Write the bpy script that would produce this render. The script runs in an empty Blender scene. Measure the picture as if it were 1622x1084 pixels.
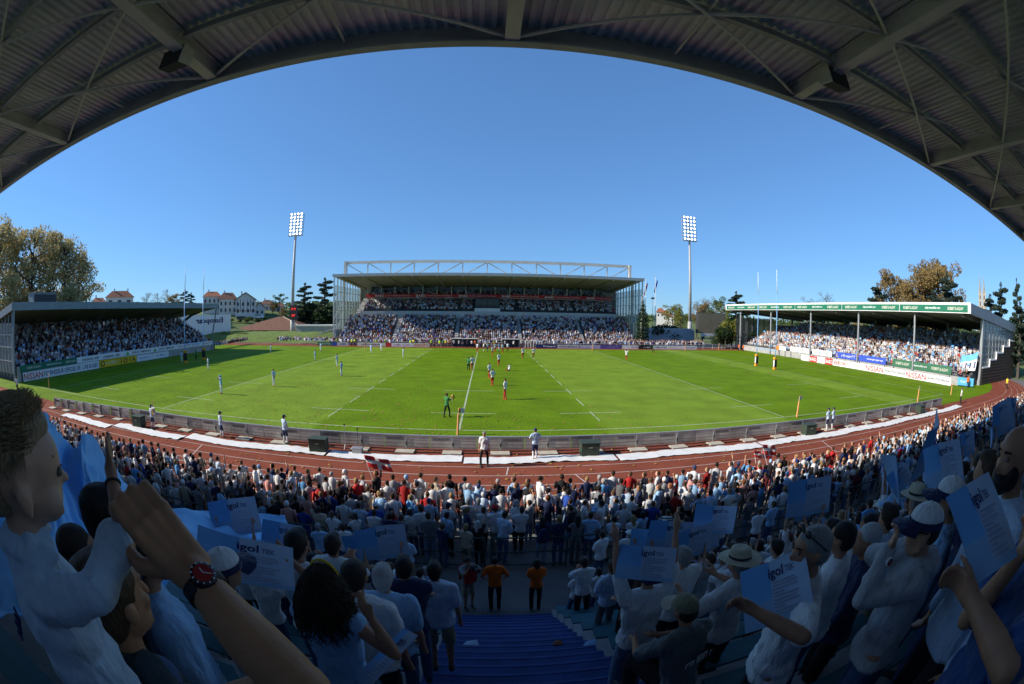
import bpy, bmesh, math, random
import numpy as np
from mathutils import Vector, Matrix, Euler, noise as mnoise
R = math.radians
random.seed(7)
rng = np.random.default_rng(11)
scene = bpy.context.scene
COL = scene.collection

# ------------------------------------------------------------------ camera (full-frame fisheye lens)
CAM = (1.746, -27.851, 7.556)
YAW, PITCH, ROLL, FPX = 0.0588, -0.0621, 0.0148, 694.55
W0, H0 = 1622.0, 1084.0
_f = Vector((math.sin(YAW) * math.cos(PITCH), math.cos(YAW) * math.cos(PITCH), math.sin(PITCH)))
_r = Vector((math.cos(YAW), -math.sin(YAW), 0))
_u = _r.cross(_f)
CR = _r * math.cos(ROLL) + _u * math.sin(ROLL)
CU = -_r * math.sin(ROLL) + _u * math.cos(ROLL)
CF = _f
cam_data = bpy.data.cameras.new('camera')
cam = bpy.data.objects.new('camera', cam_data)
COL.objects.link(cam)
m = Matrix((CR, CU, -CF)).transposed().to_4x4()
m.translation = CAM
cam.matrix_world = m
cam_data.type = 'PANO'
cam_data.panorama_type = 'FISHEYE_EQUISOLID'
cam_data.fisheye_lens = FPX / W0 * 36.0
cam_data.fisheye_fov = R(200)
cam_data.sensor_width = 36.0
cam_data.sensor_height = 36.0 * 684 / 1024
cam_data.sensor_fit = 'HORIZONTAL'
cam_data.clip_start = 0.05
cam_data.clip_end = 5000
scene.camera = cam

# ------------------------------------------------------------------ sky and sun
SUN_EL, SUN_AZ = 30.0, 5.5        # light travels towards +X, turned a little towards +Y
sd = Vector((math.cos(R(SUN_AZ)), math.sin(R(SUN_AZ)), 0)) * math.cos(R(SUN_EL)) + Vector((0, 0, -math.sin(R(SUN_EL))))
world = bpy.data.worlds.new('World')
scene.world = world
world.use_nodes = True
wn = world.node_tree
wn.nodes.clear()
sky = wn.nodes.new('ShaderNodeTexSky')
sky.sky_type = 'NISHITA'
sky.sun_disc = False
sky.sun_elevation = R(SUN_EL)
_s = -sd
sky.sun_rotation = math.atan2(_s.x, _s.y)
sky.air_density = 1.0
sky.dust_density = 0.0
sky.ozone_density = 6.0
sky.altitude = 0
bg = wn.nodes.new('ShaderNodeBackground')
bg.inputs['Strength'].default_value = 0.15
wo = wn.nodes.new('ShaderNodeOutputWorld')
gm = wn.nodes.new('ShaderNodeGamma'); gm.inputs[1].default_value = 0.6      # the camera's flatter, bluer rendering of the clear sky
tint = wn.nodes.new('ShaderNodeMix'); tint.data_type = 'RGBA'; tint.blend_type = 'MULTIPLY'; tint.inputs[0].default_value = 1.0
tint.inputs[7].default_value = (0.62, 1.0, 1.45, 1)
wn.links.new(sky.outputs[0], gm.inputs[0]); wn.links.new(gm.outputs[0], tint.inputs[6]); wn.links.new(tint.outputs[2], bg.inputs[0])
wn.links.new(bg.outputs[0], wo.inputs[0])
sun_d = bpy.data.lights.new('sun', 'SUN')
sun_d.energy = 5.0
sun_d.angle = R(0.5)
sun_d.color = (1.0, 0.93, 0.82)
sun = bpy.data.objects.new('sun', sun_d)
COL.objects.link(sun)
sun.rotation_euler = sd.to_track_quat('-Z', 'Y').to_euler()
scene.view_settings.view_transform = 'Standard'
scene.view_settings.look = 'None'
scene.view_settings.exposure = 0.5
scene.view_settings.gamma = 1.0
scene.view_settings.use_curve_mapping = False
scene.render.engine = 'CYCLES'
scene.cycles.max_bounces = 6
scene.cycles.diffuse_bounces = 4
scene.cycles.glossy_bounces = 2
scene.cycles.transmission_bounces = 4
scene.cycles.transparent_max_bounces = 8
scene.cycles.caustics_reflective = False
scene.cycles.caustics_refractive = False

# ------------------------------------------------------------------ measuring helpers
CP = Vector(CAM)
def ray(u, v):
    x = (u - W0 / 2) / FPX
    y = -(v - H0 / 2) / FPX
    r = math.hypot(x, y) + 1e-9
    th = 2 * math.asin(min(1, r / 2))
    s = math.sin(th) / r
    return CR * (x * s) + CU * (y * s) + CF * math.cos(th)
def at_d(u, v, D): return CP + ray(u, v) * D
def at_z(u, v, z=0.0):
    d = ray(u, v); return CP + d * ((z - CP.z) / d.z)
def at_y(u, v, y):
    d = ray(u, v); return CP + d * ((y - CP.y) / d.y)
def at_x(u, v, x):
    d = ray(u, v); return CP + d * ((x - CP.x) / d.x)

# ------------------------------------------------------------------ materials
MATS = {}
def mat(name, col, rough=0.7, var=0.15, scale=3.0, bump=0.0, bscale=None, metal=0.0, coat=0.0, detail=4, col2=None, objcol=False, sheen=0.0, streak=None, emit=0.0, spec=0.3, bstreak=None, bdist=0.02):
    if name in MATS: return MATS[name]
    mt = bpy.data.materials.new(name)
    mt.use_nodes = True
    nt = mt.node_tree; N = nt.nodes; L = nt.links
    b = N['Principled BSDF']
    tc = N.new('ShaderNodeTexCoord')
    nz = N.new('ShaderNodeTexNoise')
    nz.inputs['Scale'].default_value = scale
    nz.inputs['Detail'].default_value = detail
    if streak:
        mp = N.new('ShaderNodeMapping')
        mp.inputs['Scale'].default_value = streak
        L.new(tc.outputs['Object'], mp.inputs[0]); L.new(mp.outputs[0], nz.inputs['Vector'])
    else:
        L.new(tc.outputs['Object'], nz.inputs['Vector'])
    ramp = N.new('ShaderNodeMapRange')
    ramp.inputs[1].default_value = 0.3; ramp.inputs[2].default_value = 0.7
    L.new(nz.outputs[0], ramp.inputs[0])
    mix = N.new('ShaderNodeMix'); mix.data_type = 'RGBA'
    L.new(ramp.outputs[0], mix.inputs[0])
    if objcol:
        oi = N.new('ShaderNodeObjectInfo')
        hv = N.new('ShaderNodeHueSaturation')
        hv.inputs['Value'].default_value = 1 - var
        L.new(oi.outputs['Color'], hv.inputs['Color'])
        L.new(oi.outputs['Color'], mix.inputs[6]); L.new(hv.outputs[0], mix.inputs[7])
    else:
        c2 = col2 if col2 else tuple(max(0, c * (1 - var)) for c in col)
        mix.inputs[6].default_value = (*col, 1); mix.inputs[7].default_value = (*c2, 1)
    L.new(mix.outputs[2], b.inputs['Base Color'])
    b.inputs['Roughness'].default_value = rough
    b.inputs['Metallic'].default_value = metal
    b.inputs['Specular IOR Level'].default_value = spec
    b.inputs['Coat Weight'].default_value = coat
    b.inputs['Sheen Weight'].default_value = sheen
    if emit:
        L.new(mix.outputs[2], b.inputs['Emission Color']); b.inputs['Emission Strength'].default_value = emit
    if bump:
        bz = N.new('ShaderNodeTexNoise'); bz.inputs['Scale'].default_value = bscale or scale * 6; bz.inputs['Detail'].default_value = 3
        if bstreak:
            mq = N.new('ShaderNodeMapping'); mq.inputs['Scale'].default_value = bstreak; L.new(tc.outputs['Object'], mq.inputs[0]); L.new(mq.outputs[0], bz.inputs['Vector'])
        else: L.new(tc.outputs['Object'], bz.inputs['Vector'])
        bp = N.new('ShaderNodeBump'); bp.inputs['Strength'].default_value = bump; bp.inputs['Distance'].default_value = bdist
        L.new(bz.outputs[0], bp.inputs['Height']); L.new(bp.outputs[0], b.inputs['Normal'])
    MATS[name] = mt
    return mt

# ------------------------------------------------------------------ mesh builder
def V(*a): return Vector(a)
class MB:
    def __init__(s): s.v = []; s.f = []; s.m = []
    def add(s, vs, fs, mi=0):
        o = len(s.v); s.v.extend(vs); s.f.extend([tuple(i + o for i in f) for f in fs]); s.m.extend([mi] * len(fs)); return s
    def box(s, x0, x1, y0, y1, z0, z1, mi=0):
        return s.add([(x0, y0, z0), (x1, y0, z0), (x1, y1, z0), (x0, y1, z0), (x0, y0, z1), (x1, y0, z1), (x1, y1, z1), (x0, y1, z1)],
                     [(0, 3, 2, 1), (4, 5, 6, 7), (0, 1, 5, 4), (1, 2, 6, 5), (2, 3, 7, 6), (3, 0, 4, 7)], mi)
    def beam(s, a, b, w, h, up=(0, 0, 1), mi=0):
        a, b = Vector(a), Vector(b); d = (b - a).normalized(); u = Vector(up)
        if abs(d.dot(u)) > 0.98: u = Vector((0, 1, 0))
        r = d.cross(u).normalized() * (w / 2); u = r.cross(d).normalized() * (h / 2)
        vs = [a - r - u, a + r - u, a + r + u, a - r + u, b - r - u, b + r - u, b + r + u, b - r + u]
        return s.add([tuple(v) for v in vs], [(0, 1, 2, 3), (7, 6, 5, 4), (0, 4, 5, 1), (1, 5, 6, 2), (2, 6, 7, 3), (3, 7, 4, 0)], mi)
    def tube(s, a, b, r0, r1=None, n=8, mi=0, caps=True):
        r1 = r0 if r1 is None else r1
        a, b = Vector(a), Vector(b); d = (b - a).normalized()
        u = Vector((0, 0, 1)) if abs(d.z) < 0.9 else Vector((1, 0, 0))
        e1 = d.cross(u).normalized(); e2 = e1.cross(d)
        vs = []
        for p, r in ((a, r0), (b, r1)):
            for i in range(n):
                t = 2 * math.pi * i / n
                vs.append(tuple(p + (e1 * math.cos(t) + e2 * math.sin(t)) * r))
        fs = [(i, (i + 1) % n, n + (i + 1) % n, n + i) for i in range(n)]
        if caps: fs += [tuple(range(n - 1, -1, -1)), tuple(range(n, 2 * n))]
        return s.add(vs, fs, mi)
    def path(s, pts, rad, n=6, mi=0):
        for i in range(len(pts) - 1):
            r0 = rad[i] if isinstance(rad, (list, tuple)) else rad
            r1 = rad[i + 1] if isinstance(rad, (list, tuple)) else rad
            s.tube(pts[i], pts[i + 1], r0, r1, n, mi)
        return s
    def extrude(s, poly, axis, a, b, mi=0):
        n = len(poly)
        def P(q, t): return (t, q[0], q[1]) if axis == 0 else ((q[0], t, q[1]) if axis == 1 else (q[0], q[1], t))
        vs = [P(q, a) for q in poly] + [P(q, b) for q in poly]
        fs = [tuple(range(n))[::-1], tuple(range(n, 2 * n))] + [(i, (i + 1) % n, n + (i + 1) % n, n + i) for i in range(n)]
        return s.add(vs, fs, mi)
    def sphere(s, c, rx, ry=None, rz=None, n=10, k=6, mi=0):
        ry = ry or rx; rz = rz or rx; vs = [(c[0], c[1], c[2] + rz)]
        for j in range(1, k):
            t = math.pi * j / k
            for i in range(n):
                p = 2 * math.pi * i / n
                vs.append((c[0] + rx * math.sin(t) * math.cos(p), c[1] + ry * math.sin(t) * math.sin(p), c[2] + rz * math.cos(t)))
        vs.append((c[0], c[1], c[2] - rz)); fs = []
        for i in range(n): fs.append((0, 1 + i, 1 + (i + 1) % n))
        for j in range(k - 2):
            o = 1 + j * n
            for i in range(n): fs.append((o + i, o + n + i, o + n + (i + 1) % n, o + (i + 1) % n))
        o = 1 + (k - 2) * n; e = len(vs) - 1
        for i in range(n): fs.append((e, o + (i + 1) % n, o + i))
        return s.add(vs, fs, mi)
    def mesh(s, name, mats, smooth=False):
        me = bpy.data.meshes.new(name)
        me.from_pydata([tuple(v) for v in s.v], [], s.f)
        for mt in (mats if isinstance(mats, (list, tuple)) else [mats]): me.materials.append(mt)
        me.polygons.foreach_set('material_index', s.m)
        if smooth: me.polygons.foreach_set('use_smooth', [True] * len(me.polygons))
        me.update()
        return me
    def build(s, name, mats, parent=None, smooth=False):
        return link(name, s.mesh(name, mats, smooth), parent)
def fixn(me):
    bm = bmesh.new(); bm.from_mesh(me); bmesh.ops.recalc_face_normals(bm, faces=bm.faces); bm.to_mesh(me); bm.free(); return me
def link(name, data, parent=None):
    o = bpy.data.objects.new(name, data); COL.objects.link(o)
    if parent: o.parent = parent
    return o
def empty(name, loc=(0, 0, 0), rz=0.0):
    o = bpy.data.objects.new(name, None); COL.objects.link(o)
    o.location = loc; o.rotation_euler = (0, 0, rz); o.empty_display_size = 0.2
    return o
LABELS = set()
def tag(o, label=None, cat=None, group=None, kind=None):
    if label: o['label'] = label
    if cat: o['category'] = cat
    if group: o['group'] = group
    if kind: o['kind'] = kind
    return o
def part(name, mb, mats, parent, smooth=False):
    """links a part whose vertices are in world coordinates under an un-rotated parent"""
    o = mb.build(name, mats, None, smooth)
    o.parent = parent
    o.matrix_parent_inverse = Matrix.Translation(-Vector(parent.location)) if parent.rotation_euler.z == 0 else (Matrix.Translation(parent.location) @ parent.rotation_euler.to_matrix().to_4x4()).inverted()
    return o
TXT = {}
WORK = bpy.data.scenes.new('workbench')          # a spare scene in which curves and modifiers are turned into plain meshes
def bake(o):
    WORK.collection.objects.link(o); vl = WORK.view_layers[0]; vl.update()
    me = bpy.data.meshes.new_from_object(o.evaluated_get(vl.depsgraph))
    bpy.data.objects.remove(o); return me
def text_mesh(s, size, bold=0.0, shear=0.0):
    key = (s, round(size, 3), bold, shear)
    if key in TXT: return TXT[key]
    if s.startswith('~'):      # print too small to read in the photograph: word-shaped strokes, no letters
        rr = random.Random(len(s) * 7 + int(s[1:])); mb = MB(); x = 0.0
        for i in range(int(s[1:])):
            w = rr.uniform(.28, .5); hh = rr.choice((.5, .5, .72, .72))
            mb.box(x, x + .1, 0, hh, 0, .004); mb.box(x + .1, x + w, 0 if rr.random() < .5 else hh - .1, .1 if False else (.1 if rr.random() < .5 else hh), 0, .004) if rr.random() < .0 else mb.box(x + .1, x + w, hh - .11, hh, 0, .004)
            if rr.random() < .6: mb.box(x + w - .1, x + w, 0, hh - .11, 0, .004)
            x += w + .14 + (.3 if rr.random() < .12 else 0)
        TXT[key] = mb.mesh('print', M_white); TXT[key].materials.clear(); return TXT[key]
    cu = bpy.data.curves.new('lettering', 'FONT'); cu.body = s; cu.size = size; cu.align_x = 'CENTER'; cu.align_y = 'CENTER'
    cu.offset = bold * size; cu.resolution_u = 2; cu.extrude = 0.004; cu.shear = shear
    me = bake(bpy.data.objects.new('tmp', cu)); bpy.data.curves.remove(cu)
    me.materials.clear(); TXT[key] = me
    return me
def lettering(s, center, right, up, height, width, mt, parent, bold=0.01, name='lettering', shear=0.0):
    """flat lettering fitted into width x height, standing 6 mm proud of its board"""
    me = text_mesh(s, 1.0, bold, shear).copy()
    co = np.empty(len(me.vertices) * 3, np.float32); me.vertices.foreach_get('co', co); co = co.reshape(-1, 3)
    if len(co) == 0: return None
    mn, mx = co.min(0), co.max(0); ext = mx - mn
    co[:, 0] = (co[:, 0] - (mn[0] + mx[0]) / 2) * (width / ext[0]); co[:, 1] = (co[:, 1] - (mn[1] + mx[1]) / 2) * (height / ext[1])
    r = np.array(Vector(right).normalized()); u = np.array(Vector(up).normalized()); n = np.cross(r, u)
    w = np.array(center)[None] + co[:, :1] * r + co[:, 1:2] * u + (co[:, 2:3] + 0.006) * n
    me.vertices.foreach_set('co', w.astype(np.float32).ravel()); me.materials.append(mt); me.update()
    o = link('print_marks' if s.startswith('~') else name, me); o.parent = parent
    if s.startswith('~'): o['kind'] = 'stuff'
    o.matrix_parent_inverse = Matrix.Translation(-Vector(parent.location)) if parent.rotation_euler.z == 0 else (Matrix.Translation(parent.location) @ parent.rotation_euler.to_matrix().to_4x4()).inverted()
    return o

M_steel = mat('galvanised_steel', (0.42, 0.43, 0.44), 0.45, 0.2, 2.0, metal=0.5)
M_white = mat('white_paint', (0.78, 0.78, 0.77), 0.5, 0.1, 1.5)
M_conc = mat('weathered_concrete', (0.42, 0.41, 0.39), 0.9, 0.3, 1.2, bump=0.3, bscale=20)
M_dark = mat('dark_metal', (0.05, 0.05, 0.055), 0.5, 0.2, 3)
M_red = mat('red_paint', (0.6, 0.03, 0.03), 0.5, 0.1, 2)
M_blue = mat('blue_print', (0.03, 0.09, 0.38), 0.5, 0.1, 2)
M_green = mat('green_panel', (0.02, 0.17, 0.10), 0.5, 0.15, 1)
M_yel = mat('yellow_panel', (0.75, 0.48, 0.02), 0.5, 0.1, 1)
M_black = mat('black_print', (0.02, 0.02, 0.025), 0.6, 0.1, 2)
# ================================================================== ground, pitch, track
GOAL, WID = 47.43, 64.94
def ring_poly(r, hx, cy, n=24):
    p = []
    for i in range(n + 1):
        t = -math.pi / 2 + math.pi * i / n; p.append((hx + r * math.cos(t), cy + r * math.sin(t)))
    for i in range(n + 1):
        t = math.pi / 2 + math.pi * i / n; p.append((-hx + r * math.cos(t), cy + r * math.sin(t)))
    return p
def sheet(name, poly, z, mt, hole=None):
    mb = MB(); n = len(poly)
    if hole is None: mb.add([(x, y, z) for x, y in poly], [tuple(range(n))])
    else:
        mb.add([(x, y, z) for x, y in poly] + [(x, y, z) for x, y in hole], [(i, (i + 1) % n, n + (i + 1) % n, n + i) for i in range(n)])
    o = mb.build(name, mt); tag(o, kind='structure'); return o

def grass_material():
    mt = bpy.data.materials.new('mown_turf'); mt.use_nodes = True
    nt = mt.node_tree; N = nt.nodes; L = nt.links; b = N['Principled BSDF']
    tc = N.new('ShaderNodeTexCoord'); sx = N.new('ShaderNodeSeparateXYZ'); L.new(tc.outputs['Object'], sx.inputs[0])
    ramp = N.new('ShaderNodeValToRGB'); ramp.color_ramp.interpolation = 'LINEAR'
    mr = N.new('ShaderNodeMapRange'); mr.inputs[1].default_value = -70; mr.inputs[2].default_value = 70
    wob = N.new('ShaderNodeTexNoise'); wob.inputs['Scale'].default_value = 1.5; L.new(tc.outputs['Object'], wob.inputs['Vector'])
    wm = N.new('ShaderNodeMath'); wm.operation = 'MULTIPLY_ADD'; wm.inputs[1].default_value = 0.8; L.new(wob.outputs[0], wm.inputs[0]); L.new(sx.outputs[0], wm.inputs[2])
    L.new(wm.outputs[0], mr.inputs[0]); L.new(mr.outputs[0], ramp.inputs[0])
    lay = [(-70, 0), (-25.6, 1), (-10, 0), (10, 1), (25.2, 0), (42.4, 1), (47.2, 0)]   # mowing bands: nap laid away or towards
    cr = ramp.color_ramp
    while len(cr.elements) > 1: cr.elements.remove(cr.elements[0])
    first = True
    for i, (x, k) in enumerate(lay):
        if first:
            cr.elements[0].position = 0; cr.elements[0].color = (k, k, k, 1); first = False
        else:
            p = (x + 70.4) / 140; pk = lay[i - 1][1]
            e = cr.elements.new(p - 0.0012); e.color = (pk, pk, pk, 1)
            e = cr.elements.new(p + 0.0012); e.color = (k, k, k, 1)
    c1 = N.new('ShaderNodeMix'); c1.data_type = 'RGBA'
    c1.inputs[6].default_value = (0.118, 0.205, 0.004, 1); c1.inputs[7].default_value = (0.165, 0.256, 0.020, 1)
    L.new(ramp.outputs[0], c1.inputs[0])
    n1 = N.new('ShaderNodeTexNoise'); n1.inputs['Scale'].default_value = 0.35; n1.inputs['Detail'].default_value = 6; L.new(tc.outputs['Object'], n1.inputs['Vector'])
    n2 = N.new('ShaderNodeTexNoise'); n2.inputs['Scale'].default_value = 9; n2.inputs['Detail'].default_value = 5; L.new(tc.outputs['Object'], n2.inputs['Vector'])
    c2 = N.new('ShaderNodeMix'); c2.data_type = 'RGBA'; c2.blend_type = 'MULTIPLY'
    v1 = N.new('ShaderNodeMapRange'); v1.inputs[1].default_value = .3; v1.inputs[2].default_value = .7; v1.inputs[3].default_value = 0.82; v1.inputs[4].default_value = 1.15; L.new(n1.outputs[0], v1.inputs[0])
    v2 = N.new('ShaderNodeMapRange'); v2.inputs[1].default_value = .3; v2.inputs[2].default_value = .7; v2.inputs[3].default_value = 0.72; v2.inputs[4].default_value = 1.2; L.new(n2.outputs[0], v2.inputs[0])
    vm = N.new('ShaderNodeMath'); vm.operation = 'MULTIPLY'; L.new(v1.outputs[0], vm.inputs[0]); L.new(v2.outputs[0], vm.inputs[1])
    cc = N.new('ShaderNodeCombineColor'); [L.new(vm.outputs[0], cc.inputs[i]) for i in range(3)]
    c2.inputs[0].default_value = 1; L.new(c1.outputs[2], c2.inputs[6]); L.new(cc.outputs[0], c2.inputs[7])
    L.new(c2.outputs[2], b.inputs['Base Color']); b.inputs['Roughness'].default_value = 0.75
    b.inputs['Specular IOR Level'].default_value = 0.06
    bz = N.new('ShaderNodeTexNoise'); bz.inputs['Scale'].default_value = 25; bz.inputs['Detail'].default_value = 4; L.new(tc.outputs['Object'], bz.inputs['Vector'])
    bp = N.new('ShaderNodeBump'); bp.inputs['Strength'].default_value = 0.7; bp.inputs['Distance'].default_value = 0.06
    L.new(bz.outputs[0], bp.inputs['Height']); L.new(bp.outputs[0], b.inputs['Normal'])
    return mt
M_grass = grass_material()
M_track = mat('red_running_track', (0.235, 0.066, 0.038), 0.95, 0.3, 0.6, bump=0.2, bscale=60, spec=.08)
M_line = mat('chalk_line', (0.44, 0.50, 0.33), 0.9, 0.45, 6)
M_earth = mat('dry_verge', (0.13, 0.15, 0.05), 0.95, 0.45, 0.4, col2=(0.17, 0.15, 0.10))
M_asph = mat('grey_tarmac', (0.16, 0.155, 0.15), 0.95, 0.3, 1.0, bump=0.2, bscale=40)

sheet('ground', [(-1500, -300), (1500, -300), (1500, 2500), (-1500, 2500)], -0.03, M_earth)
sheet('pavement', [(-110, -45), (110, -45), (110, 105), (-110, 105)], -0.02, M_asph)
inner = ring_poly(36.6, 62, 32.5); outer = ring_poly(44.9, 62, 32.5)
sheet('running_track', outer, -0.010, M_track, inner)
sheet('pitch', inner, 0.0, M_grass)
# lane lines and marks on the track
mb = MB()
for r in (39.55, 40.77, 41.99, 43.21, 44.43):
    a = ring_poly(r, 62, 32.5); b = ring_poly(r + 0.05, 62, 32.5); n = len(a)
    mb.add([(x, y, -0.006) for x, y in a] + [(x, y, -0.006) for x, y in b], [(i, (i + 1) % n, n + (i + 1) % n, n + i) for i in range(n)])
for x, y0, y1, dx in ((2.7, -8.2, -7.05, 0.15), (6.3, -9.5, -8.25, -0.3), (9.4, -10.7, -9.45, 0.5), (-14.5, -9.5, -7.05, -0.8), (22.5, -9.5, -7.05, 0.9), (38, -10.7, -8.3, 1.0)):
    mb.add([(x, y0, -0.0055), (x + .06, y0, -0.0055), (x + .06 + dx, y1, -0.0055), (x + dx, y1, -0.0055)], [(0, 1, 2, 3)])
tag(mb.build('lane_markings', mat('lane_paint', (0.55, 0.5, 0.46), .8, .3, 3)), kind='structure')
# rugby markings
mb = MB(); LW = 0.055; Z = 0.004
def hl(x0, x1, y, w=LW): mb.add([(x0, y - w, Z), (x1, y - w, Z), (x1, y + w, Z), (x0, y + w, Z)], [(0, 1, 2, 3)])
def vl(x, y0, y1, w=LW): mb.add([(x - w, y0, Z + .002), (x + w, y0, Z + .002), (x + w, y1, Z + .002), (x - w, y1, Z + .002)], [(0, 1, 2, 3)])
hl(-56.4, 56.4, 0); hl(-56.4, 56.4, WID)
vl(0, 0, WID, .07)
for s in (-1, 1):
    vl(s * GOAL, 0, WID); vl(s * 25.43, 0, WID); vl(s * 56.2, 0, WID)
    y = 2.3
    while y < WID:
        vl(s * 10, y, min(y + 3.2, WID), .048); y += 5.45
    for yy in (5, 15, WID - 15, WID - 5):
        hl(s * 10 - 2.5, s * 10 + 2.5, yy); hl(s * 25.43 - 2.5, s * 25.43 + 2.5, yy)
        hl(s * 40 - 2, s * 40 + 2, yy); 
    for yy in (5, 15, 23, 29.5, 35.5, 42, WID - 15, WID - 5):
        vl(s * (GOAL - 5), yy - 1.2, yy + 1.2) if yy not in (5,) else vl(s * (GOAL - 5), 4, 7)
for yy in (5, 15, WID - 15, WID - 5): hl(-2.5, 2.5, yy)
tag(mb.build('pitch_markings', M_line), kind='structure')
# fallen leaves blown over the turf
n = 2600
xs = np.clip(rng.normal(-16, 20, n), -50, 42); ys = np.abs(rng.normal(0, 17, n)) - 3.4; ys = np.where(ys > 62, 20, ys)
nt_ = 500; xs = np.concatenate([xs, rng.uniform(-34, 30, nt_)]); ys = np.concatenate([ys, rng.uniform(-12, -4.2, nt_)]); n += nt_
vs = np.zeros((n, 4, 3)); ang = rng.uniform(0, 6.28, n); sz = rng.uniform(.05, .11, n)
for i, (a, b) in enumerate(((-1, 0), (0, -.7), (1, .1), (0, .75))):
    vs[:, i, 0] = xs + sz * (a * np.cos(ang) - b * np.sin(ang)); vs[:, i, 1] = ys + sz * (a * np.sin(ang) + b * np.cos(ang)); vs[:, i, 2] = 0.012 + rng.uniform(0, .05, n)
me = bpy.data.meshes.new('fallen_leaves'); me.from_pydata(vs.reshape(-1, 3).tolist(), [], np.arange(n * 4).reshape(-1, 4).tolist())
me.materials.append(mat('autumn_leaf', (0.36, 0.24, 0.05), .8, .4, .7, col2=(0.22, 0.12, 0.03)))
tag(link('fallen_leaves', me), 'yellow brown autumn leaves scattered over the turf', 'leaves', kind='stuff')

# ================================================================== advertising barrier along the near touchline, white sheets, cabinets
M_alu = mat('brushed_aluminium', (0.56, 0.53, 0.48), 0.5, 0.35, 1.4, metal=0.25, col2=(0.40, 0.37, 0.34))
M_alu2 = mat('scuffed_aluminium', (0.42, 0.40, 0.37), 0.5, 0.3, 2.0, metal=0.25)
M_slab = mat('beige_ballast_slab', (0.48, 0.44, 0.36), 0.9, 0.25, 3)
bar = empty('advertising_barrier', (2.6, -4.5, 0))
tag(bar, 'long low grey metal advertising barrier seen from behind along the near touchline', 'barrier')
PW = 2.63
k0, k1 = -15, 17
pm = {}
for k in range(k0, k1):
    x0 = 2.56 + k * PW; yb = -4.5 - max(0, -(x0 + 24)) * 0.10
    yb2 = -4.5 - max(0, -(x0 + PW + 24)) * 0.10
    for h in (0, 1):
        xa = x0 + 0.04 + h * (PW / 2); xb = xa + PW / 2 - 0.042; ya = yb + (yb2 - yb) * h / 2
        mb = MB(); mb.box(xa, xb, ya - .03, ya + .05, 0.12, 0.84)
        # vent slots: recessed rows standing proud as thin ribs
        if (k * 2 + h) % 5 in (0, 2):
            for j in range(13): mb.box(xa + .15 + j * .075, xa + .18 + j * .075, ya - .042, ya - .03, 0.62, 0.74, 1)
        for j in range(3): mb.box(xa + .02, xb - .02, ya - .037, ya - .03, 0.2 + j * .2, 0.205 + j * .2, 1)
        part('panel', mb, [M_alu if (k * 3 + h) % 4 else M_alu2, M_dark], bar)
    part('post', MB().box(x0 - .035, x0 + .035, yb - .07, yb + .07, 0, 0.88).box(x0 - .03, x0 + .05, yb - .1, yb - .07, .28, .5, 1), [M_steel, M_dark], bar)
    part('top_rail', MB().beam((x0 + .036, yb, .865), (x0 + PW - .036, yb2, .865), .12, .04), M_steel, bar)
    part('ballast_slab', MB().box(x0 - .55, x0 + .5, yb - .75, yb - .12, 0, .07), M_slab, bar)
    part('cable', MB().tube((x0, yb - .5 - .1 * math.sin(k * 2), .03), (x0 + PW, yb2 - .5 - .1 * math.sin(k * 2 + 2), .03), .03, n=6), M_black, bar)
M_tarp = mat('white_tarpaulin', (0.74, 0.73, 0.70), 0.6, 0.12, 2.0, bump=0.4, bscale=2.5)
xx = -33.0; j = 0
nameorder = ['first', 'second', 'third', 'fourth', 'fifth', 'sixth', 'seventh', 'eighth', 'ninth', 'tenth', 'eleventh', 'twelfth', 'thirteenth', 'fourteenth', 'fifteenth', 'sixteenth', 'seventeenth', 'eighteenth', 'nineteenth', 'twentieth']
while xx < 46:
    ln = random.uniform(6.5, 10.5); mb = MB(); nx = int(ln / .35); yc = -6.05 - max(0, -(xx + 18)) * .07
    vs = []
    for i in range(nx + 1):
        for q in range(4):
            e = random.uniform(-.05, .05)
            vs.append((xx + ln * i / nx, yc - .52 + 1.04 * q / 3 + e + .12 * math.sin(i * .25 + j), .03 + abs(mnoise.noise(Vector((i * .5, q * .9, j * 7)))) * .10))
    mb.add(vs, [(i * 4 + q, (i + 1) * 4 + q, (i + 1) * 4 + q + 1, i * 4 + q + 1) for i in range(nx) for q in range(3)])
    o = mb.build('track_cover_sheet', M_tarp, None, True)
    tag(o, f'white crumpled sheet lying beside the barrier, {nameorder[j]} from the left end of the row', 'tarpaulin', 'white sheets laid along the running track')
    xx += ln + random.uniform(.03, .15); j += 1
M_cab = mat('dark_green_cabinet', (0.045, 0.065, 0.045), 0.6, 0.3, 3)
for i, (u, v, lab) in enumerate([(221, 676, 'leftmost dark green equipment cabinet behind the barrier'), (506, 716, 'dark green equipment cabinet behind the barrier beside the folded tripod'),
                           (933, 721, 'dark green equipment cabinet behind the barrier right of the ball boy'), (1280, 689, 'dark green equipment cabinet beside two ball boys standing close'), (1457, 655, 'rightmost small dark green equipment cabinet behind the barrier')]):
    p = at_z(u, v, 0); p.y = max(-5.75, min(-5.2, p.y)); p = V(at_y(u, v, p.y).x, p.y, 0)
    o = empty('equipment_cabinet', p, random.uniform(-.1, .1))
    MB().box(-.5, .5, -.33, .33, .06, .74).build('body', M_cab, o)
    MB().box(-.53, .53, -.36, .36, .74, .79).build('lid', M_cab, o)
    [MB().box(q - .06, q + .06, -.3, .3, 0, .06).build('skid', M_dark, o) for q in (-.36, .36)]
    MB().box(-.1, .1, -.36, -.335, .5, .54).build('handle', M_steel, o)
    tag(o, lab, 'cabinet', 'equipment cabinets along the barrier')
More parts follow.
